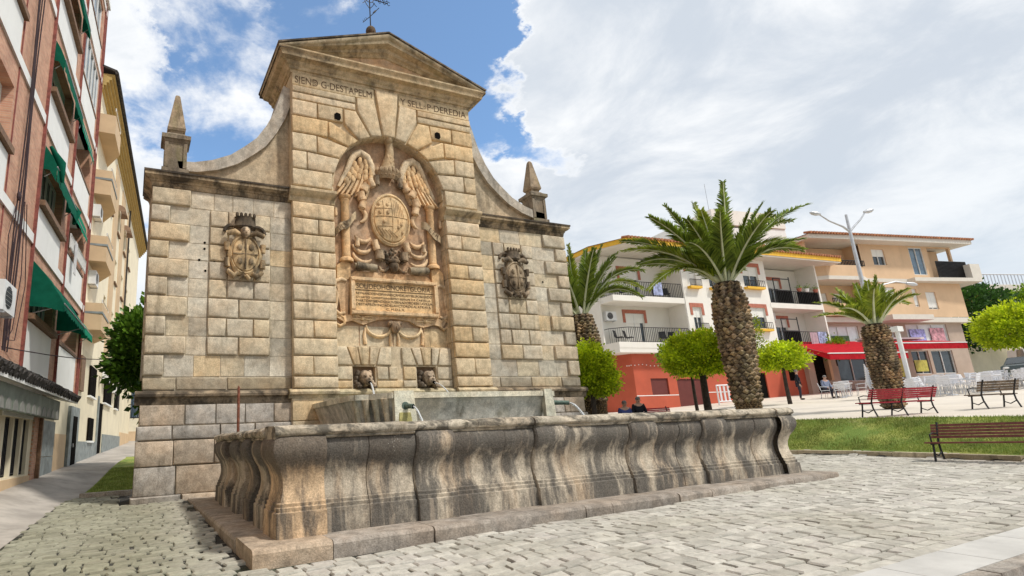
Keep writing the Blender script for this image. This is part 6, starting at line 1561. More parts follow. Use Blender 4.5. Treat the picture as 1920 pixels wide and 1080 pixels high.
small_tree('lime green clipped tree overlapping the palm at the right edge of the monument', (8.15, 0.55, gz(8.15, .55)), 3.95, (.82, .8, .95), 11000, .095, 'lime', 5, G, lobes=(((.35, -.1, -.35), (.62, .6, .55), 4500),), minz=-.8)
small_tree('broad bright green tree over the parked cars at the right edge', (35.0, -2.45, gz(35, -2.45)-.1), 4.25, (1.75, 1.8, 1.2), 15000, .13, 'lime', 6, G, rt=.15, minz=-.6)
small_tree('slim leafless trunk tree half hidden behind the lime clipped tree', (13.6, .6, gz(13.6, .6)), 3.2, (1.15, 1.1, .65), 4500, .11, 'midgreen', 8, G, rt=.06)
small_tree('dark green dense tree far behind the cars beside the ochre building', (63, 10.5, 3.8), 9.0, (5.2, 4.0, 2.9), 12000, .30, 'darkleaf', 9, 'far trees', rt=.2, minz=-.9)
small_tree('mid green far tree right of the dense dark one', (70, 6.5, 3.8), 8.6, (3.6, 3.5, 2.6), 8000, .28, 'midgreen', 12, 'far trees', rt=.2, minz=-.9)
small_tree('dark glossy leaved tree growing behind the left end of the monument', (-6.9, 8.6, gz(-6.9, 8.6)), 6.1, (.95, 1.1, 1.25), 4200, .24, 'lefttree', 14, None, rt=.08, minz=-.95, lobes=(((-.35, 0, -.9), (.85, .9, .75), 1800), ((.45, 0, .8), (.6, .7, .75), 900), ((.25, 0, -1.9), (.38, .4, .9), 600), ((-.5, .2, .35), (.5, .5, .6), 700)), name='leafy_tree')
small_tree('light green shrub growing above the left end of the red marquee', onO(.3, -.4, 5.2), 1.9, (1.25, .5, .75), 1800, .15, 'midgreen', 15, None, rt=.04, name='shrub', cat='shrub')
# palms ------------------------------------------------------------------
def frond_mesh(P0, P1, P2, L_leaf, n, seed, mat, vee=.35):
    q = random.Random(seed); mb = MB(); vals = []; P0, P1, P2 = map(Vector, (P0, P1, P2))
    def B(t): return P0*(1-t)**2+P1*2*t*(1-t)+P2*t*t
    def D(t): return ((P1-P0)*(1-t)+(P2-P1)*t).normalized()
    N = 16; mb.mi = 1
    mb.tube([B(k/N) for k in range(N+1)], [.055*(1-.8*k/N) for k in range(N+1)], 5); nf = len(mb.f); vals += [.5]*nf; mb.mi = 0
    twist = q.uniform(-.35, .35)
    for k in range(n):
        t = .10+.90*k/(n-1); p = B(t); d = D(t); side = d.cross(Vector((0, 0, 1)))
        if side.length < .05: side = d.cross(Vector((1, 0, 0)))
        side.normalize(); up = side.cross(d).normalized()
        side2 = (side*math.cos(twist)+up*math.sin(twist)); up2 = side2.cross(d).normalized()
        if up2.z < 0: up2 = -up2
        prof = math.sin(PI*min(1, .12+.88*t)**.75)**.6 if t < .97 else .35
        ln = L_leaf*max(.34, prof)*q.uniform(.85, 1.12)
        for s_ in (-1, 1):
            a = (d*q.uniform(.8, 1.15)+side2*s_*q.uniform(.7, .9)+up2*(vee+q.uniform(-.35, .25))).normalized()
            w_ = .024; wv = d*w_*1.3; dr = Vector((0, 0, -ln*.16)); m_ = p+a*ln*.5
            mb.add([p-wv, p+wv, m_+wv*1.1+dr*.2, m_-wv*.8+dr*.2, p+a*ln+dr], [(0, 1, 2, 3), (3, 2, 4)]); v_ = min(1, max(0, q.gauss(.5, .25))); vals += [v_, v_]
    me = mb.mesh('frond', [M[mat], M['rachis']]); a = me.attributes.new('rand', 'FLOAT', 'FACE'); a.data.foreach_set('value', vals); return me
def boot_mesh(w_, h_, d_):
    mb = MB(); mb.add([(-w_, 0, 0), (0, 0, -h_*.75), (w_, 0, 0), (0, 0, h_), (-w_*.25, -d_, h_*.30), (w_*.25, -d_, h_*.30), (0, -d_*.85, -h_*.2)],
        [(0, 1, 6), (1, 2, 6), (2, 5, 6), (2, 3, 5), (3, 4, 5), (3, 0, 4), (0, 6, 4), (4, 6, 5)]); return mb.mesh('leaf_base', M['boot'])
def palm(label, loc, H, prof, fronds, seed, zboot, bw=.10, bh=.115, leafL=.5, nl=70, mat='palmleaf', lower='fibre', maxb=270):
    t = thing('palm_tree', label, 'palm', loc, 0, 'date palms on the plaza'); q = random.Random(seed)
    def R(z): return lerp_tab(prof, z)
    mb = MB(); nz = 60
    mb.lathe([(R(H*k/nz)*.90+(.02*math.sin(k*2.1)), H*k/nz-.02) for k in range(nz+1)], (0, 0, 0), 20); tr_ = mb.build('trunk', M['trunkcore'], t, smooth=60)
    me = boot_mesh(bw, bh, .10); z = zboot; k = 0; row = 0; cnt = 0
    cdir = (CAM-Vector(loc)); cdir.z = 0; cdir.normalize(); rest = []
    while z < H-.05:
        r = R(z); n = max(9, int(2*PI*r/(bw*1.85)))
        for i in range(n):
            a = 2*PI*(i+.5*(row % 2))/n
            if math.cos(a)*cdir.x+math.sin(a)*cdir.y < -.12 or cnt >= maxb: rest.append((a, r, z)); continue
            o = put('leaf_base', me, t); o.location = (r*.90*math.cos(a), r*.90*math.sin(a), z+q.uniform(-.015, .015)); o.rotation_euler = (q.uniform(-.08, .04), q.uniform(-.06, .06), a+PI/2); s_ = q.uniform(.93, 1.08); o.scale = (s_, s_*q.uniform(.8, 1.25), s_); o.color = (*(v*q.uniform(.95, 1.05) for v in ((q.uniform(.7, 1.45),)*3)), 1); cnt += 1
        z += bh*1.12; row += 1
    mb = MB()
    for a, r, z in rest:
        R_m = Matrix.Translation((r*.90*math.cos(a), r*.90*math.sin(a), z)) @ Matrix.Rotation(a+PI/2, 4, 'Z'); mb.add([R_m @ v.co for v in me.vertices], [tuple(p.vertices) for p in me.polygons])
    if rest: o = mb.build('leaf_bases', M['boot'], t); o['kind'] = 'stuff'
    # fibrous lower trunk: small ragged stubs joined
    mb = MB(); zz = .0
    while zz < zboot:
        r = R(zz)
        for i in range(26):
            a = 2*PI*(i+q.random())/26; h_ = q.uniform(.05, .12); x_, y_ = r*.9*math.cos(a), r*.9*math.sin(a); w_ = .05
            mb.add([(x_-w_*math.sin(a), y_+w_*math.cos(a), zz), (x_+w_*math.sin(a), y_-w_*math.cos(a), zz), (x_*(1+.07/r), y_*(1+.07/r), zz+h_*.3), (x_, y_, zz+h_)], [(0, 1, 2), (1, 3, 2), (3, 0, 2)])
        zz += .065
    o = mb.build('fibre', M[lower], t); o['kind'] = 'stuff'
    for i, (P2, bow) in enumerate(fronds):
        P2 = Vector(P2); P0 = Vector((0, 0, H-.05)); a = math.atan2(P2.y, P2.x); P0 += Vector((math.cos(a), math.sin(a), 0))*.16
        L = (P2-P0).length; mid = P0.lerp(P2, .45)+Vector((0, 0, bow*L))
        put('frond', frond_mesh(P0, mid, P2, leafL, nl, seed*50+i, mat if q.random() > .12 else 'palmleaf2'), t)
    return t
RV = Vector((.909, -.417, 0)); FV = Vector((.417, .909, 0))      # along / across the row of palms
def tips(lst): return [((RV*a+FV*b+Vector((0, 0, c_))), bow) for a, b, c_, bow in lst]
p1 = Vector((11.25, -3.15, gz(11.25, -3.15))); H1_ = 6.12-p1.z
F1 = tips([(-3.3, 0.2, H1_+1.35, .30), (-3.0, .9, H1_+1.95, .26), (-2.9, -.5, H1_-.25, .48), (-1.6, .1, H1_+2.95, .08), (.2, -.6, H1_+3.45, .03), (-.1, .9, H1_+3.3, .05), (2.05, .3, H1_+2.95, .15), (3.2, -.3, H1_+2.6, .28), (2.95, .5, H1_+1.45, .40), (2.6, 1.1, H1_+2.2, .26), (-2.4, -.3, H1_+2.4, .2),
    (-.9, -1.9, H1_+1.9, .2), (.7, -1.9, H1_+1.8, .2), (-.55, 2.1, H1_+2.0, .2), (1.1, 2.0, H1_+1.8, .2), (-1.9, -1.6, H1_+1.0, .3), (1.7, -1.7, H1_+.9, .3), (-2.1, 1.6, H1_+1.2, .25), (.6, .4, H1_+2.9, .05), (1.9, 1.9, H1_+.9, .3), (.2, 2.5, H1_+1.2, .3), (-.8, -.7, H1_+2.4, .1), (.8, -.8, H1_+2.3, .12), (-2.6, .7, H1_+1.0, .38), (2.5, -.5, H1_+.9, .42), (-1.5, -1.0, H1_+2.0, .2), (1.5, -.9, H1_+2.0, .22), (-.5, .1, H1_+2.6, .06), (2.9, .2, H1_+2.2, .34)])
palm('tall thick date palm with arching green fronds standing behind the right end of the trough', p1, H1_, [(0, .38), (.9, .39), (1.8, .44), (2.8, .52), (3.8, .56), (4.4, .52), (H1_, .36)], F1, 1, 1.1, bw=.135, bh=.125, maxb=296, leafL=.62, nl=170)
p2 = Vector((9.35, 1.9, gz(9.35, 1.9))); H2_ = 5.95-p2.z
F2 = tips([(-1.2, .2, H2_+2.6, .1), (-.2, 0, H2_+3.0, .05), (.7, .5, H2_+2.9, .08), (1.9, .2, H2_+2.6, .28), (2.7, -.2, H2_+1.7, .45), (2.3, -.6, H2_+.5, .6), (3.0, .8, H2_+1.2, .5), (1.2, -.1, H2_+2.9, .15), (-1.8, .4, H2_+1.9, .2), (-2.3, -.3, H2_+1.0, .3), (.3, -1.5, H2_+2.3, .15), (-.6, 1.5, H2_+2.4, .15), (1.2, -1.2, H2_+2.0, .2), (-1.0, -1.2, H2_+1.9, .2), (1.4, 1.6, H2_+1.8, .2), (.9, 0, H2_+2.8, .06), (-.5, .3, H2_+2.9, .06), (-2.0, 1.4, H2_+.8, .3)])
palm('date palm partly hidden by the right edge of the monument', p2, H2_, [(0, .50), (1.5, .58), (3.0, .66), (4.0, .60), (H2_, .38)], F2, 2, 1.5, bw=.13, bh=.12, maxb=290, leafL=.54, nl=150)
p3 = Vector((17.75, -4.1, gz(17.75, -4.1))); H3_ = 4.72-p3.z
F3 = tips([(-2.1, .0, H3_+.35, .25), (-1.75, .3, H3_+.95, .25), (-1.1, .2, H3_+1.2, .2), (-.6, .6, H3_+1.5, .15), (.35, -.2, H3_+1.75, .1), (.0, .4, H3_+1.6, .1), (1.1, .1, H3_+1.25, .3), (1.75, .3, H3_+.75, .42), (1.35, -.6, H3_+.9, .3), (.5, -1.2, H3_+1.0, .25), (-.6, -1.1, H3_+1.1, .25), (.7, 1.1, H3_+1.0, .25), (-1.6, -.7, H3_+.5, .3), (-.2, -.4, H3_+1.5, .1), (.8, .2, H3_+1.5, .2)])
palm('short stout date palm with yellowing fronds behind the red bench', p3, H3_, [(0, .30), (.6, .37), (1.4, .43), (2.2, .42), (2.8, .38), (H3_, .28)], F3, 3, .1, bw=.085, bh=.085, maxb=296, leafL=.46, nl=110, mat='palmleaf2', )
# small ivy tuft on the big palm
mb = MB(); vals = []; leafcloud(mb, vals, (p1.x+.60, p1.y-.35, p1.z+3.25), (.14, .14, .55), 700, .06, 33); me = mb.mesh('ivy', M['palmleaf2']); set_rand(me, vals); o = put('ivy', me); tag(o, 'tuft of yellowish creeper on the right side of the tall palm trunk', 'creeper')

# ================================================================== STREET FURNITURE
def bench(label, loc, rz, L, mat, legmat='iron', group=None, nback=5, arms=True, H=.86):
    t = thing('park_bench', label, 'bench', loc, rz, group); nx = 3 if 2.0 < L < 2.2 else 2
    for k in range(4):
        y = -.42+.115*k; mb = MB(); mb.box(-L/2, L/2, y, y+.095, .42-.006*k, .452-.006*k); mb.build('seat_slat', M[mat], t)
    for k in range(nback):
        z = .52+(H-.55)*k/nback; y = .05+.030*k; h_ = (H-.55)/nback-.010; mb = MB(); mb.hexa([(-L/2, y, z), (L/2, y, z), (L/2, y+.03, z), (-L/2, y+.03, z), (-L/2, y+.018, z+h_), (L/2, y+.018, z+h_), (L/2, y+.048, z+h_), (-L/2, y+.048, z+h_)]); mb.build('back_slat', M[mat], t)
    for i in range(nx):
        x = (-L/2+.12)+(L-.24)*i/(nx-1); mb = MB()
        mb.tube([(x, -.40, 0), (x, -.34, .22), (x, -.30, .41)], .022, 6); mb.tube([(x, .16, 0), (x, .06, .25), (x, .04, .42), (x, .10, .6), (x, .22, H)], .022, 6)
        mb.tube([(x, -.41, .405), (x, .04, .40)], .02, 6); mb.tube([(x, -.34, .2), (x, -.15, .13), (x, .08, .22)], .015, 6)
        if arms and i in (0, nx-1): mb.tube([(x, -.36, .42), (x, -.38, .62), (x, -.2, .65), (x, .12, .62)], .016, 6)
        mb.build('leg_frame', M[legmat], t)
    return t
bench('long dark brown slatted bench on the cobbles in front of the lawn', (10.12, -9.45, Bz(10.1, -9.4)+.005), math.radians(-84), 2.35, 'benchbrown', nback=5, H=.88)
bench('bright red slatted bench seen from behind at the lawn top', (14.2, -5.95, gz(14.2, -5.95)-.03), math.radians(158), 2.15, 'benchred', nback=5)
bench('dark weathered wooden bench at the right on the beige terrace', (16.75, -7.25, gz(16.75, -7.25)-.03), math.radians(150), 1.15, 'benchwood', nback=4)
bench('orange red bench beyond the trough beside the seated pair', (10.6, .5, gz(10.6, .5)-.03), math.radians(-32), 1.9, 'benchred')
# litter bin
t = thing('litter_bin', 'dark grey litter bin on the plaza left of the tall palm', 'bin', (10.6, -2.55, gz(10.6, -2.55)))
mb = MB(); mb.lathe([(.20, .32), (.24, .4), (.26, .95)], (0, 0, 0), 14); mb.build('bucket', M['metal'], t, smooth=50, color=(.3, .3, .3))
mb = MB(); mb.lathe([(.275, .95), (.28, 1.0), (.22, 1.03), (.21, .97)], (0, 0, 0), 14); mb.build('rim', M['iron'], t); mb = MB(); mb.tube([(0, 0, 0), (0, 0, .33)], .04, 8); mb.build('post', M['iron'], t)
mb = MB(); mb.lathe([(.06, -.1), (.055, 1.0), (.05, 1.1), (.03, 1.13)], (9.15, -1.35, gz(9.15, -1.35)), 8); o = mb.build('rusty_post', M['rust'], smooth=50); tag(o, 'rusty iron post beyond the trough left of the orange red bench', 'post')
# street lamp
lx, ly = 21.2, -2.45; lz = gz(lx, ly)-.05
LA = thing('street_lamp', 'tall grey double armed street lamp rising behind the short palm', 'street lamp', (lx, ly, lz))
mb = MB(); mb.lathe([(.14, 0), (.13, .6), (.10, .62), (.085, 4.5), (.06, 7.6), (.05, 8.3)], (0, 0, 0), 10); mb.build('pole', M['metal'], LA, smooth=50)
for s_, nm in ((-1, 'left'), (1, 'right')):
    d_ = Vector((.909, -.417, 0))*s_; mb = MB(); e = 1.15 if s_ < 0 else .85
    mb.tube([Vector((0, 0, 7.5)), d_*.25+Vector((0, 0, 7.75)), d_*e*.7+Vector((0, 0, 8.05)), d_*e+Vector((0, 0, 8.35))], [.05, .045, .035, .03], 8); ar = mb.build('arm', M['metal'], LA, smooth=50)
    mb = MB(); p = d_*(e+.02)+Vector((0, 0, 8.38)); q = d_*(e+.42)+Vector((0, 0, 8.48)); mb.tube([p-d_*.05, p.lerp(q, .3), p.lerp(q, .7), q], [.05, .10, .09, .03], 8); mb.build('lamp_head', M['metal'], ar, smooth=50)
mb = MB(); mb.tube([(0, 0, 4.6), (.6, -.3, 5.0), (1.3, -.6, 5.15), (1.75, -.8, 5.05)], [.035, .03, .03, .03], 8); ar = mb.build('lower_arm', M['metal'], LA, smooth=50); mb = MB(); mb.tube([(1.7, -.78, 5.06), (1.95, -.9, 5.0), (2.1, -.96, 4.97)], [.05, .09, .04], 8); mb.build('lamp_head', M['metal'], ar, smooth=50)
# white awning post
mb = MB(); mb.tube([(0, 0, 0), (0, 0, 3.2)], .10, 10); mb.box(-.26, .26, -.16, .16, 3.2, 3.45); o = mb.build('marquee_post', M['frame']); o.location = (27.3, -.55, gz(27.3, -.55)-.05); tag(o, 'thick white post carrying the red marquee beside the short palm', 'post')
# cafe furniture ----------------------------------------------------------
def cafe_chair():
    t = thing('cafe_chair', 'aluminium cafe chair', 'chair', (26, -1, 2), 0, 'cafe chairs'); 
    mb = MB(); mb.box(-.21, .21, -.21, .20, .43, .455); mb.build('seat', M['plastic'], t)
    mb = MB()
    for k in range(5): mb.box(-.20, .20, .20+.02*k, .215+.02*k, .52+.075*k, .575+.075*k)
    mb.tube([(-.21, .2, .43), (-.22, .30, .88)], .014, 5); mb.tube([(.21, .2, .43), (.22, .30, .88)], .014, 5); mb.tube([(-.22, .30, .88), (.22, .30, .88)], .014, 5); mb.build('backrest', M['plastic'], t)
    for x in (-.2, .2):
        for y0, y1 in ((-.19, -.24), (.18, .26)): mb = MB(); mb.tube([(x, y1, 0), (x, y0, .43)], .014, 5); mb.build('leg', M['metal'], t)
        mb = MB(); mb.tube([(x*1.12, -.2, .43), (x*1.15, -.2, .66), (x*1.15, .22, .67)], .014, 5); mb.build('armrest', M['metal'], t)
    return t
def cafe_table():
    t = thing('cafe_table', 'cafe table', 'table', (26, -1, 2), 0, 'cafe tables'); mb = MB(); mb.lathe([(.36, .72), (.38, .735), (.36, .75)], (0, 0, 0), 16); mb.build('tabletop', M['plastic'], t)
    mb = MB(); mb.tube([(0, 0, .05), (0, 0, .72)], .03, 8); mb.build('pedestal', M['metal'], t); mb = MB(); mb.lathe([(.22, 0), (.2, .04), (.04, .06)], (0, 0, 0), 12); mb.build('base', M['metal'], t); return t
ch0, tb0 = cafe_chair(), cafe_table(); used = [False, False]
def place(kind, x, y, rz, label):
    src = ch0 if kind == 'c' else tb0; i = 0 if kind == 'c' else 1; loc = (x, y, gz(x, y)-.03)
    if not used[i]: src.location = loc; src.rotation_euler = (0, 0, rz); src['label'] = label; used[i] = True; return src
    return dup(src, loc, rz, label)
q = random.Random(5)
spots = [(29.0, 3.4), (30.6, 4.0), (25.2, -1.5), (26.6, -2.3), (28.0, -1.5), (28.6, -3.0), (30.2, -2.0), (30.8, -3.4), (32.2, -1.9), (32.9, -3.5), (34.2, -2.4), (27.0, -.2), (29.5, -.4), (32.0, .0), (35.5, -3.9), (36.2, -2.0)]
spots.sort(key=lambda p: ((Vector((p[0], p[1], 0))-CAM).dot(r_))/((Vector((p[0], p[1], 0))-CAM).dot(f_)))
ORD = 'first second third fourth fifth sixth seventh eighth ninth tenth eleventh twelfth thirteenth fourteenth fifteenth sixteenth seventeenth'.split()
for k, (x, y) in enumerate(spots):
    place('t', x, y, 0, 'round white topped cafe table, %s of the sixteen from the left' % ORD[k])
    n = 4 if k % 3 else 3; a0 = q.uniform(0, .6)
    for j in range(n):
        a = a0+j*PI/2; d_ = Vector((math.cos(a), math.sin(a), 0)); ri, fr = d_.dot(RV), d_.dot(FV)
        side = ('right' if ri > 0 else 'left') if abs(ri) > abs(fr) else ('far' if fr > 0 else 'near')
        place('c', x+.72*math.cos(a), y+.72*math.sin(a), a-PI/2+q.uniform(-.2, .2), 'white cafe chair on the %s side of the %s table from the left' % (side, ORD[k]))
def stack(x, y, rz, n, label):
    for k in range(n):
        c_ = dup(ch0, (x+.02*k*math.cos(rz), y, gz(x, y)-.03+.105*k), rz, label % ORD[k], 'stacked white chairs')
stack(26.0, .3, .5, 9, '%s chair from the bottom of the left white chair stack by the marquee post'); stack(26.75, -.2, .5, 9, '%s chair from the bottom of the right white chair stack by the marquee post')
# low white barrier
t = thing('barrier', 'small white barred barrier in front of the dark garage opening', 'barrier', (25.2, 7.4, gz(25.2, 7.4)), math.radians(-20))
mb = MB(); mb.tube([(-.7, 0, 0), (-.7, 0, 1.15), (.7, 0, 1.15), (.7, 0, 0)], .05, 6); mb.tube([(-.7, 0, .2), (.7, 0, .2)], .04, 6); mb.build('frame', M['plastic'], t)
for k in range(5): mb = MB(); mb.box(-.55+.25*k, -.45+.25*k, -.02, .02, .2, 1.14); mb.build('bar', M['plastic'], t)
# vehicles -------------------------------------------------------------------
def car(label, loc, rz, mat, van=False, name='parked_car'):
    t = thing(name, label, 'van' if van else 'car', loc, rz); L = 4.3; hw = .86
    if van: low = [(-2.3, .35), (2.25, .35), (2.35, .7), (2.1, 1.0), (1.2, 1.25), (.6, 2.0), (-2.25, 2.05), (-2.35, .8)]; win = [(1.12, 1.28), (.58, 1.93), (-.5, 1.95), (-.5, 1.25)]
    else: low = [(-2.1, .32), (2.05, .32), (2.15, .6), (2.0, .82), (1.05, .95), (.35, 1.42), (-1.3, 1.44), (-1.95, .98), (-2.15, .9)]; win = [(.98, .97), (.32, 1.38), (-1.25, 1.39), (-1.78, .98)]
    n = len(low); mb = MB(); cx = sum(p[0] for p in low)/n
    hwf = lambda z: hw if z < 1.0 else hw-.16*(z-1.0)/.5*(.5 if van else 1)
    A = [(x, -hwf(z), z) for x, z in low]; B_ = [(x, hwf(z), z) for x, z in low]; mb.add(A+B_, [tuple(range(n)), tuple(reversed(range(n, 2*n)))]+[(i, i+n, (i+1) % n+n, (i+1) % n) for i in range(n)])
    mb.build('body', M[mat], t, smooth=40)
    for s_ in (-1, 1):
        mb = MB(); pts = [(x, s_*(hwf(z)+.006), z) for x, z in win]; mb.add(pts, [(0, 1, 2, 3) if s_ > 0 else (3, 2, 1, 0)]); mb.build('side_window', M['glass'], t)
        for x in (-1.35, 1.35):
            mb = MB(); mb.tube([(x, s_*(hw-.16), .32), (x, s_*(hw+.02), .32)], .32, 18); wh_ = mb.build('wheel', M['rubber'], t); mb = MB(); mb.tube([(x, s_*(hw+.021), .32), (x, s_*(hw+.03), .32)], .18, 14); mb.build('hubcap', M['metal'], wh_)
        mb = MB(); mb.ell((2.06, s_*.62, .7), (.08, .16, .09), nu=10, nv=6); mb.build('headlight', M['frame'], t)
    w0, w1 = (low[4], low[5]); mb = MB(); f0, f1 = .08, .92
    P = lambda f, s_: (w0[0]+(w1[0]-w0[0])*f+.012, s_*(hwf(w0[1]+(w1[1]-w0[1])*f)-.08), w0[1]+(w1[1]-w0[1])*f+.012)
    mb.add([P(f0, -1), P(f0, 1), P(f1, 1), P(f1, -1)], [(0, 1, 2, 3)]); mb.build('windscreen', M['glass'], t); return t
car('white van parked past the right corner of the ochre building', (52.5, 2.8, gz(52.5, 2.8)), math.radians(215), 'carwhite', True, 'parked_van')
car('dark green car parked beneath the bright green tree', (44.5, .8, gz(44.5, .8)), math.radians(190), 'cardark')
car('dark car half hidden at the right edge behind the tree trunk', (50.0, -1.5, gz(50, -1.5)), math.radians(200), 'cardark')
# people ------------------------------------------------------------------------
def skin_mesh(name, pts, edges, rad, mat, parent, sub=2):
    me = bpy.data.meshes.new(name); me.from_pydata(pts, edges, []); o = bpy.data.objects.new(name, me); COL.objects.link(o)
    m = o.modifiers.new('s', 'SKIN'); m.use_smooth_shade = True
    for i, r in enumerate(rad): me.skin_vertices[0].data[i].radius = (r, r) if not isinstance(r, tuple) else r
    me.skin_vertices[0].data[0].use_root = True
    ss = o.modifiers.new('u', 'SUBSURF'); ss.levels = sub; ss.render_levels = sub
    me2 = bpy.data.meshes.new_from_object(o.evaluated_get(bpy.context.evaluated_depsgraph_get())); bpy.data.objects.remove(o)
    me2.materials.clear(); me2.materials.append(mat); me2.name = name
    me2.polygons.foreach_set('use_smooth', [True]*len(me2.polygons))
    return put(name, me2, parent)
def person(label, loc, rz, pose, coat, hairmat='hair', group=None, hgt=1.0):
    t = thing('person', label, 'person', loc, rz, group)
    if pose == 'stand':
        J = dict(pel=(0, 0, .95), wa=(0, 0, 1.12), ch=(0, -.0, 1.34), nk=(0, 0, 1.50), hd=(0, -.02, 1.60), ht=(0, -.01, 1.72))
        for s_, n_ in ((-1, 'l'), (1, 'r')): J.update({'sh'+n_: (s_*.18, 0, 1.43), 'el'+n_: (s_*.25, .03, 1.15), 'wr'+n_: (s_*.24, -.06, .90), 'hp'+n_: (s_*.10, 0, .90), 'kn'+n_: (s_*.11, -.02, .49), 'an'+n_: (s_*.11, .02, .08), 'to'+n_: (s_*.13, -.15, .04)})
    else:
        J = dict(pel=(0, 0, .50), wa=(0, .02, .68), ch=(0, .03, .92), nk=(0, 0, 1.08), hd=(0, -.04, 1.18), ht=(0, -.04, 1.30))
        for s_, n_ in ((-1, 'l'), (1, 'r')): J.update({'sh'+n_: (s_*.18, .02, 1.00), 'el'+n_: (s_*.24, -.03, .74), 'wr'+n_: (s_*.14, -.25, .60), 'hp'+n_: (s_*.10, -.02, .50), 'kn'+n_: (s_*.12, -.45, .50), 'an'+n_: (s_*.12, -.42, .08), 'to'+n_: (s_*.13, -.58, .04)})
    def chain(names, edges): idx = {n: i for i, n in enumerate(names)}; return [J[n] for n in names], [(idx[a], idx[b]) for a, b in edges]
    names = ['pel', 'wa', 'ch', 'nk', 'hd', 'ht']+[a+b for b in 'lr' for a in ('sh', 'el', 'wr', 'hp', 'kn', 'an', 'to')]
    edges = [('pel', 'wa'), ('wa', 'ch'), ('ch', 'nk'), ('nk', 'hd'), ('hd', 'ht')]+[e for b in 'lr' for e in (('ch', 'sh'+b), ('sh'+b, 'el'+b), ('el'+b, 'wr'+b), ('pel', 'hp'+b), ('hp'+b, 'kn'+b), ('kn'+b, 'an'+b), ('an'+b, 'to'+b))]
    R_ = dict(pel=.13, wa=.12, ch=.14, nk=.055, hd=.085, ht=.07, sh=.07, el=.045, wr=.028, hp=.09, kn=.058, an=.04, to=.035)
    pts, ed = chain(names, edges); rad = [R_[n] if n in R_ else R_[n[:2]] for n in names]
    # hands: palm and five fingers grown from each wrist
    for b, s_ in (('l', -1), ('r', 1)):
        w_i = names.index('wr'+b); w = Vector(J['wr'+b]); d = (w-Vector(J['el'+b])).normalized(); sd_ = Vector((0, 1, 0)) if pose == 'stand' else Vector((1, 0, 0)); pi = len(pts)
        pts.append(tuple(w+d*.07)); rad.append(.032); ed.append((w_i, pi))
        for k, ln in enumerate((.07, .085, .09, .08)):
            o_ = sd_*(.03-.02*k); i0 = len(pts); pts.append(tuple(w+d*.10+o_)); rad.append(.011); ed.append((pi, i0)); pts.append(tuple(w+d*(.10+ln)+o_*1.1+Vector((-s_*.015, 0, 0)))); rad.append(.008); ed.append((i0, i0+1))
        i0 = len(pts); pts.append(tuple(w+d*.06+sd_*.05)); rad.append(.012); ed.append((pi, i0))
    skin_mesh('body', pts, ed, rad, M['skin'], t)
    n2 = ['wa', 'pel', 'ch']+[a+b for b in 'lr' for a in ('sh', 'el', 'wr')]; e2 = [('wa', 'pel'), ('wa', 'ch')]+[e for b in 'lr' for e in (('ch', 'sh'+b), ('sh'+b, 'el'+b), ('el'+b, 'wr'+b))]
    pts, ed = chain(n2, e2); skin_mesh('jacket', pts, ed, [.145, .155, .16]+[.085, .06, .043]*2, M[coat], t)
    n3 = ['pel']+[a+b for b in 'lr' for a in ('hp', 'kn', 'an')]; e3 = [e for b in 'lr' for e in (('pel', 'hp'+b), ('hp'+b, 'kn'+b), ('kn'+b, 'an'+b))]
    pts, ed = chain(n3, e3); skin_mesh('trousers', pts, ed, [.145]+[.10, .072, .055]*2, M['trousers'], t)
    hd = Vector(J['hd']); mb = MB(); mb.ell(hd+Vector((0, .02, .075)), (.088, .10, .085), nu=12, nv=8, jit=.1); mb.build('hair', M[hairmat], t, smooth=60)
    mb = MB(); mb.ell(hd+Vector((0, -.105, .02)), (.014, .022, .022), nu=6, nv=5)
    for s_ in (-1, 1): mb.ell(hd+Vector((s_*.09, 0, .02)), (.012, .02, .03), nu=6, nv=5)
    mb.build('nose_and_ears', M['skin'], t, smooth=60)
    mb = MB()
    for s_ in (-1, 1): mb.ell(hd+Vector((s_*.032, -.088, .045)), (.012, .006, .007), nu=6, nv=4)
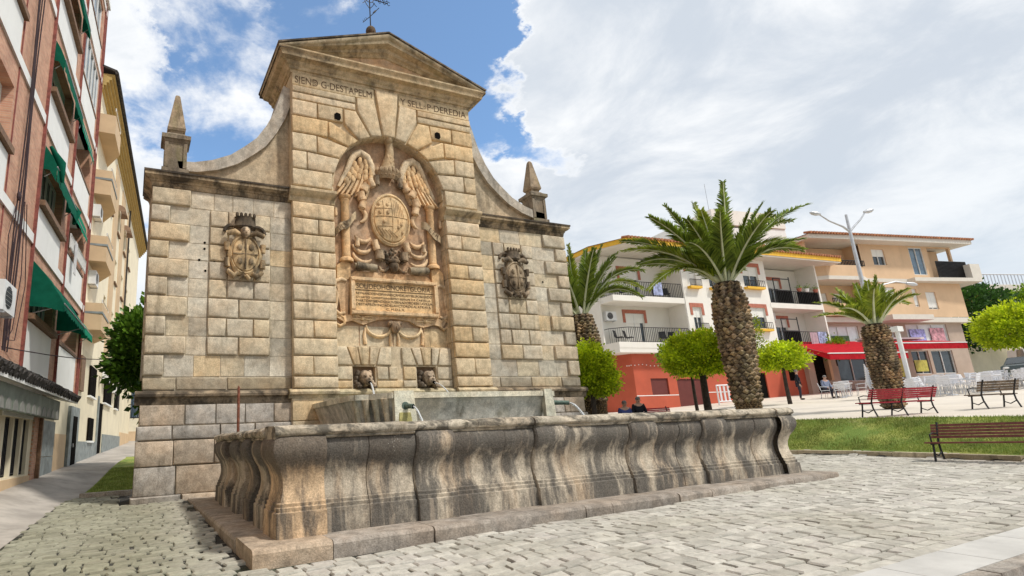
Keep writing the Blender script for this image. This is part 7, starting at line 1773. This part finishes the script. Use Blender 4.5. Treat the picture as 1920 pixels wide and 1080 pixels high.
    mb.ell(hd+Vector((0, -.09, -.03)), (.025, .006, .006), nu=6, nv=4); mb.build('eyes_and_mouth', M['dark'], t)
    for b in 'lr': mb = MB(); a = Vector(J['an'+b]); c_ = Vector(J['to'+b]); mb.ell((a+c_)/2+Vector((0, 0, -.01)), (.05, .13, .045), nu=10, nv=6); mb.build('shoe', M['dark'], t, smooth=60)
    return t
def gp3(x, y, dz=0.0): return (x, y, gz(x, y)-.03+dz)
person('man in a long dark jacket standing by the stone wall under the white building', gp3(28.3, 5.2), math.radians(30), 'stand', 'darkcoat')
person('person in a grey blue top sitting at a cafe table by the orange red wall', gp3(29.3, 4.3, -.03), math.radians(-20), 'sit', 'greycoat'); 
s_ = person('person in a blue coat sitting on the left end of the orange red bench', gp3(9.95, .86), math.radians(-32), 'sit', 'bluecoat', 'darkcoat' if False else 'hair')
person('child in dark clothes sitting beside the blue coated person', gp3(10.4, .6), math.radians(-32), 'sit', 'darkcoat')

# dark chairs and little tables on the balconies of the white building
def dark_chair(loc, rz, label, first=[None]):
    if first[0] is None:
        t = thing('balcony_chair', label, 'chair', loc, rz, 'dark chairs on the balconies'); mb = MB(); mb.box(-.23, .23, -.23, .2, .40, .44); mb.build('seat', M['iron'], t)
        mb = MB(); mb.hexa([(-.23, .2, .44), (.23, .2, .44), (.23, .24, .44), (-.23, .24, .44), (-.21, .3, .92), (.21, .3, .92), (.21, .33, .92), (-.21, .33, .92)]); mb.build('backrest', M['iron'], t)
        for x in (-.2, .2):
            for y in (-.2, .18): mb = MB(); mb.tube([(x, y, 0), (x*.95, y*.95, .4)], .018, 5); mb.build('leg', M['iron'], t)
        first[0] = t; return t
    return dup(first[0], loc, rz, label)
for z, nm in ((6.57, 'lower'), (9.64, 'upper')):
    for x, s_ in ((.9, 'leftmost'), (1.7, 'second from the left'), (4.6, 'third from the left'), (5.4, 'rightmost')):
        dark_chair(onW(x, .75, z), wa+(.5 if x < 3 else -.6), 'dark chair, %s on the %s left balcony of the white building' % (s_, nm))
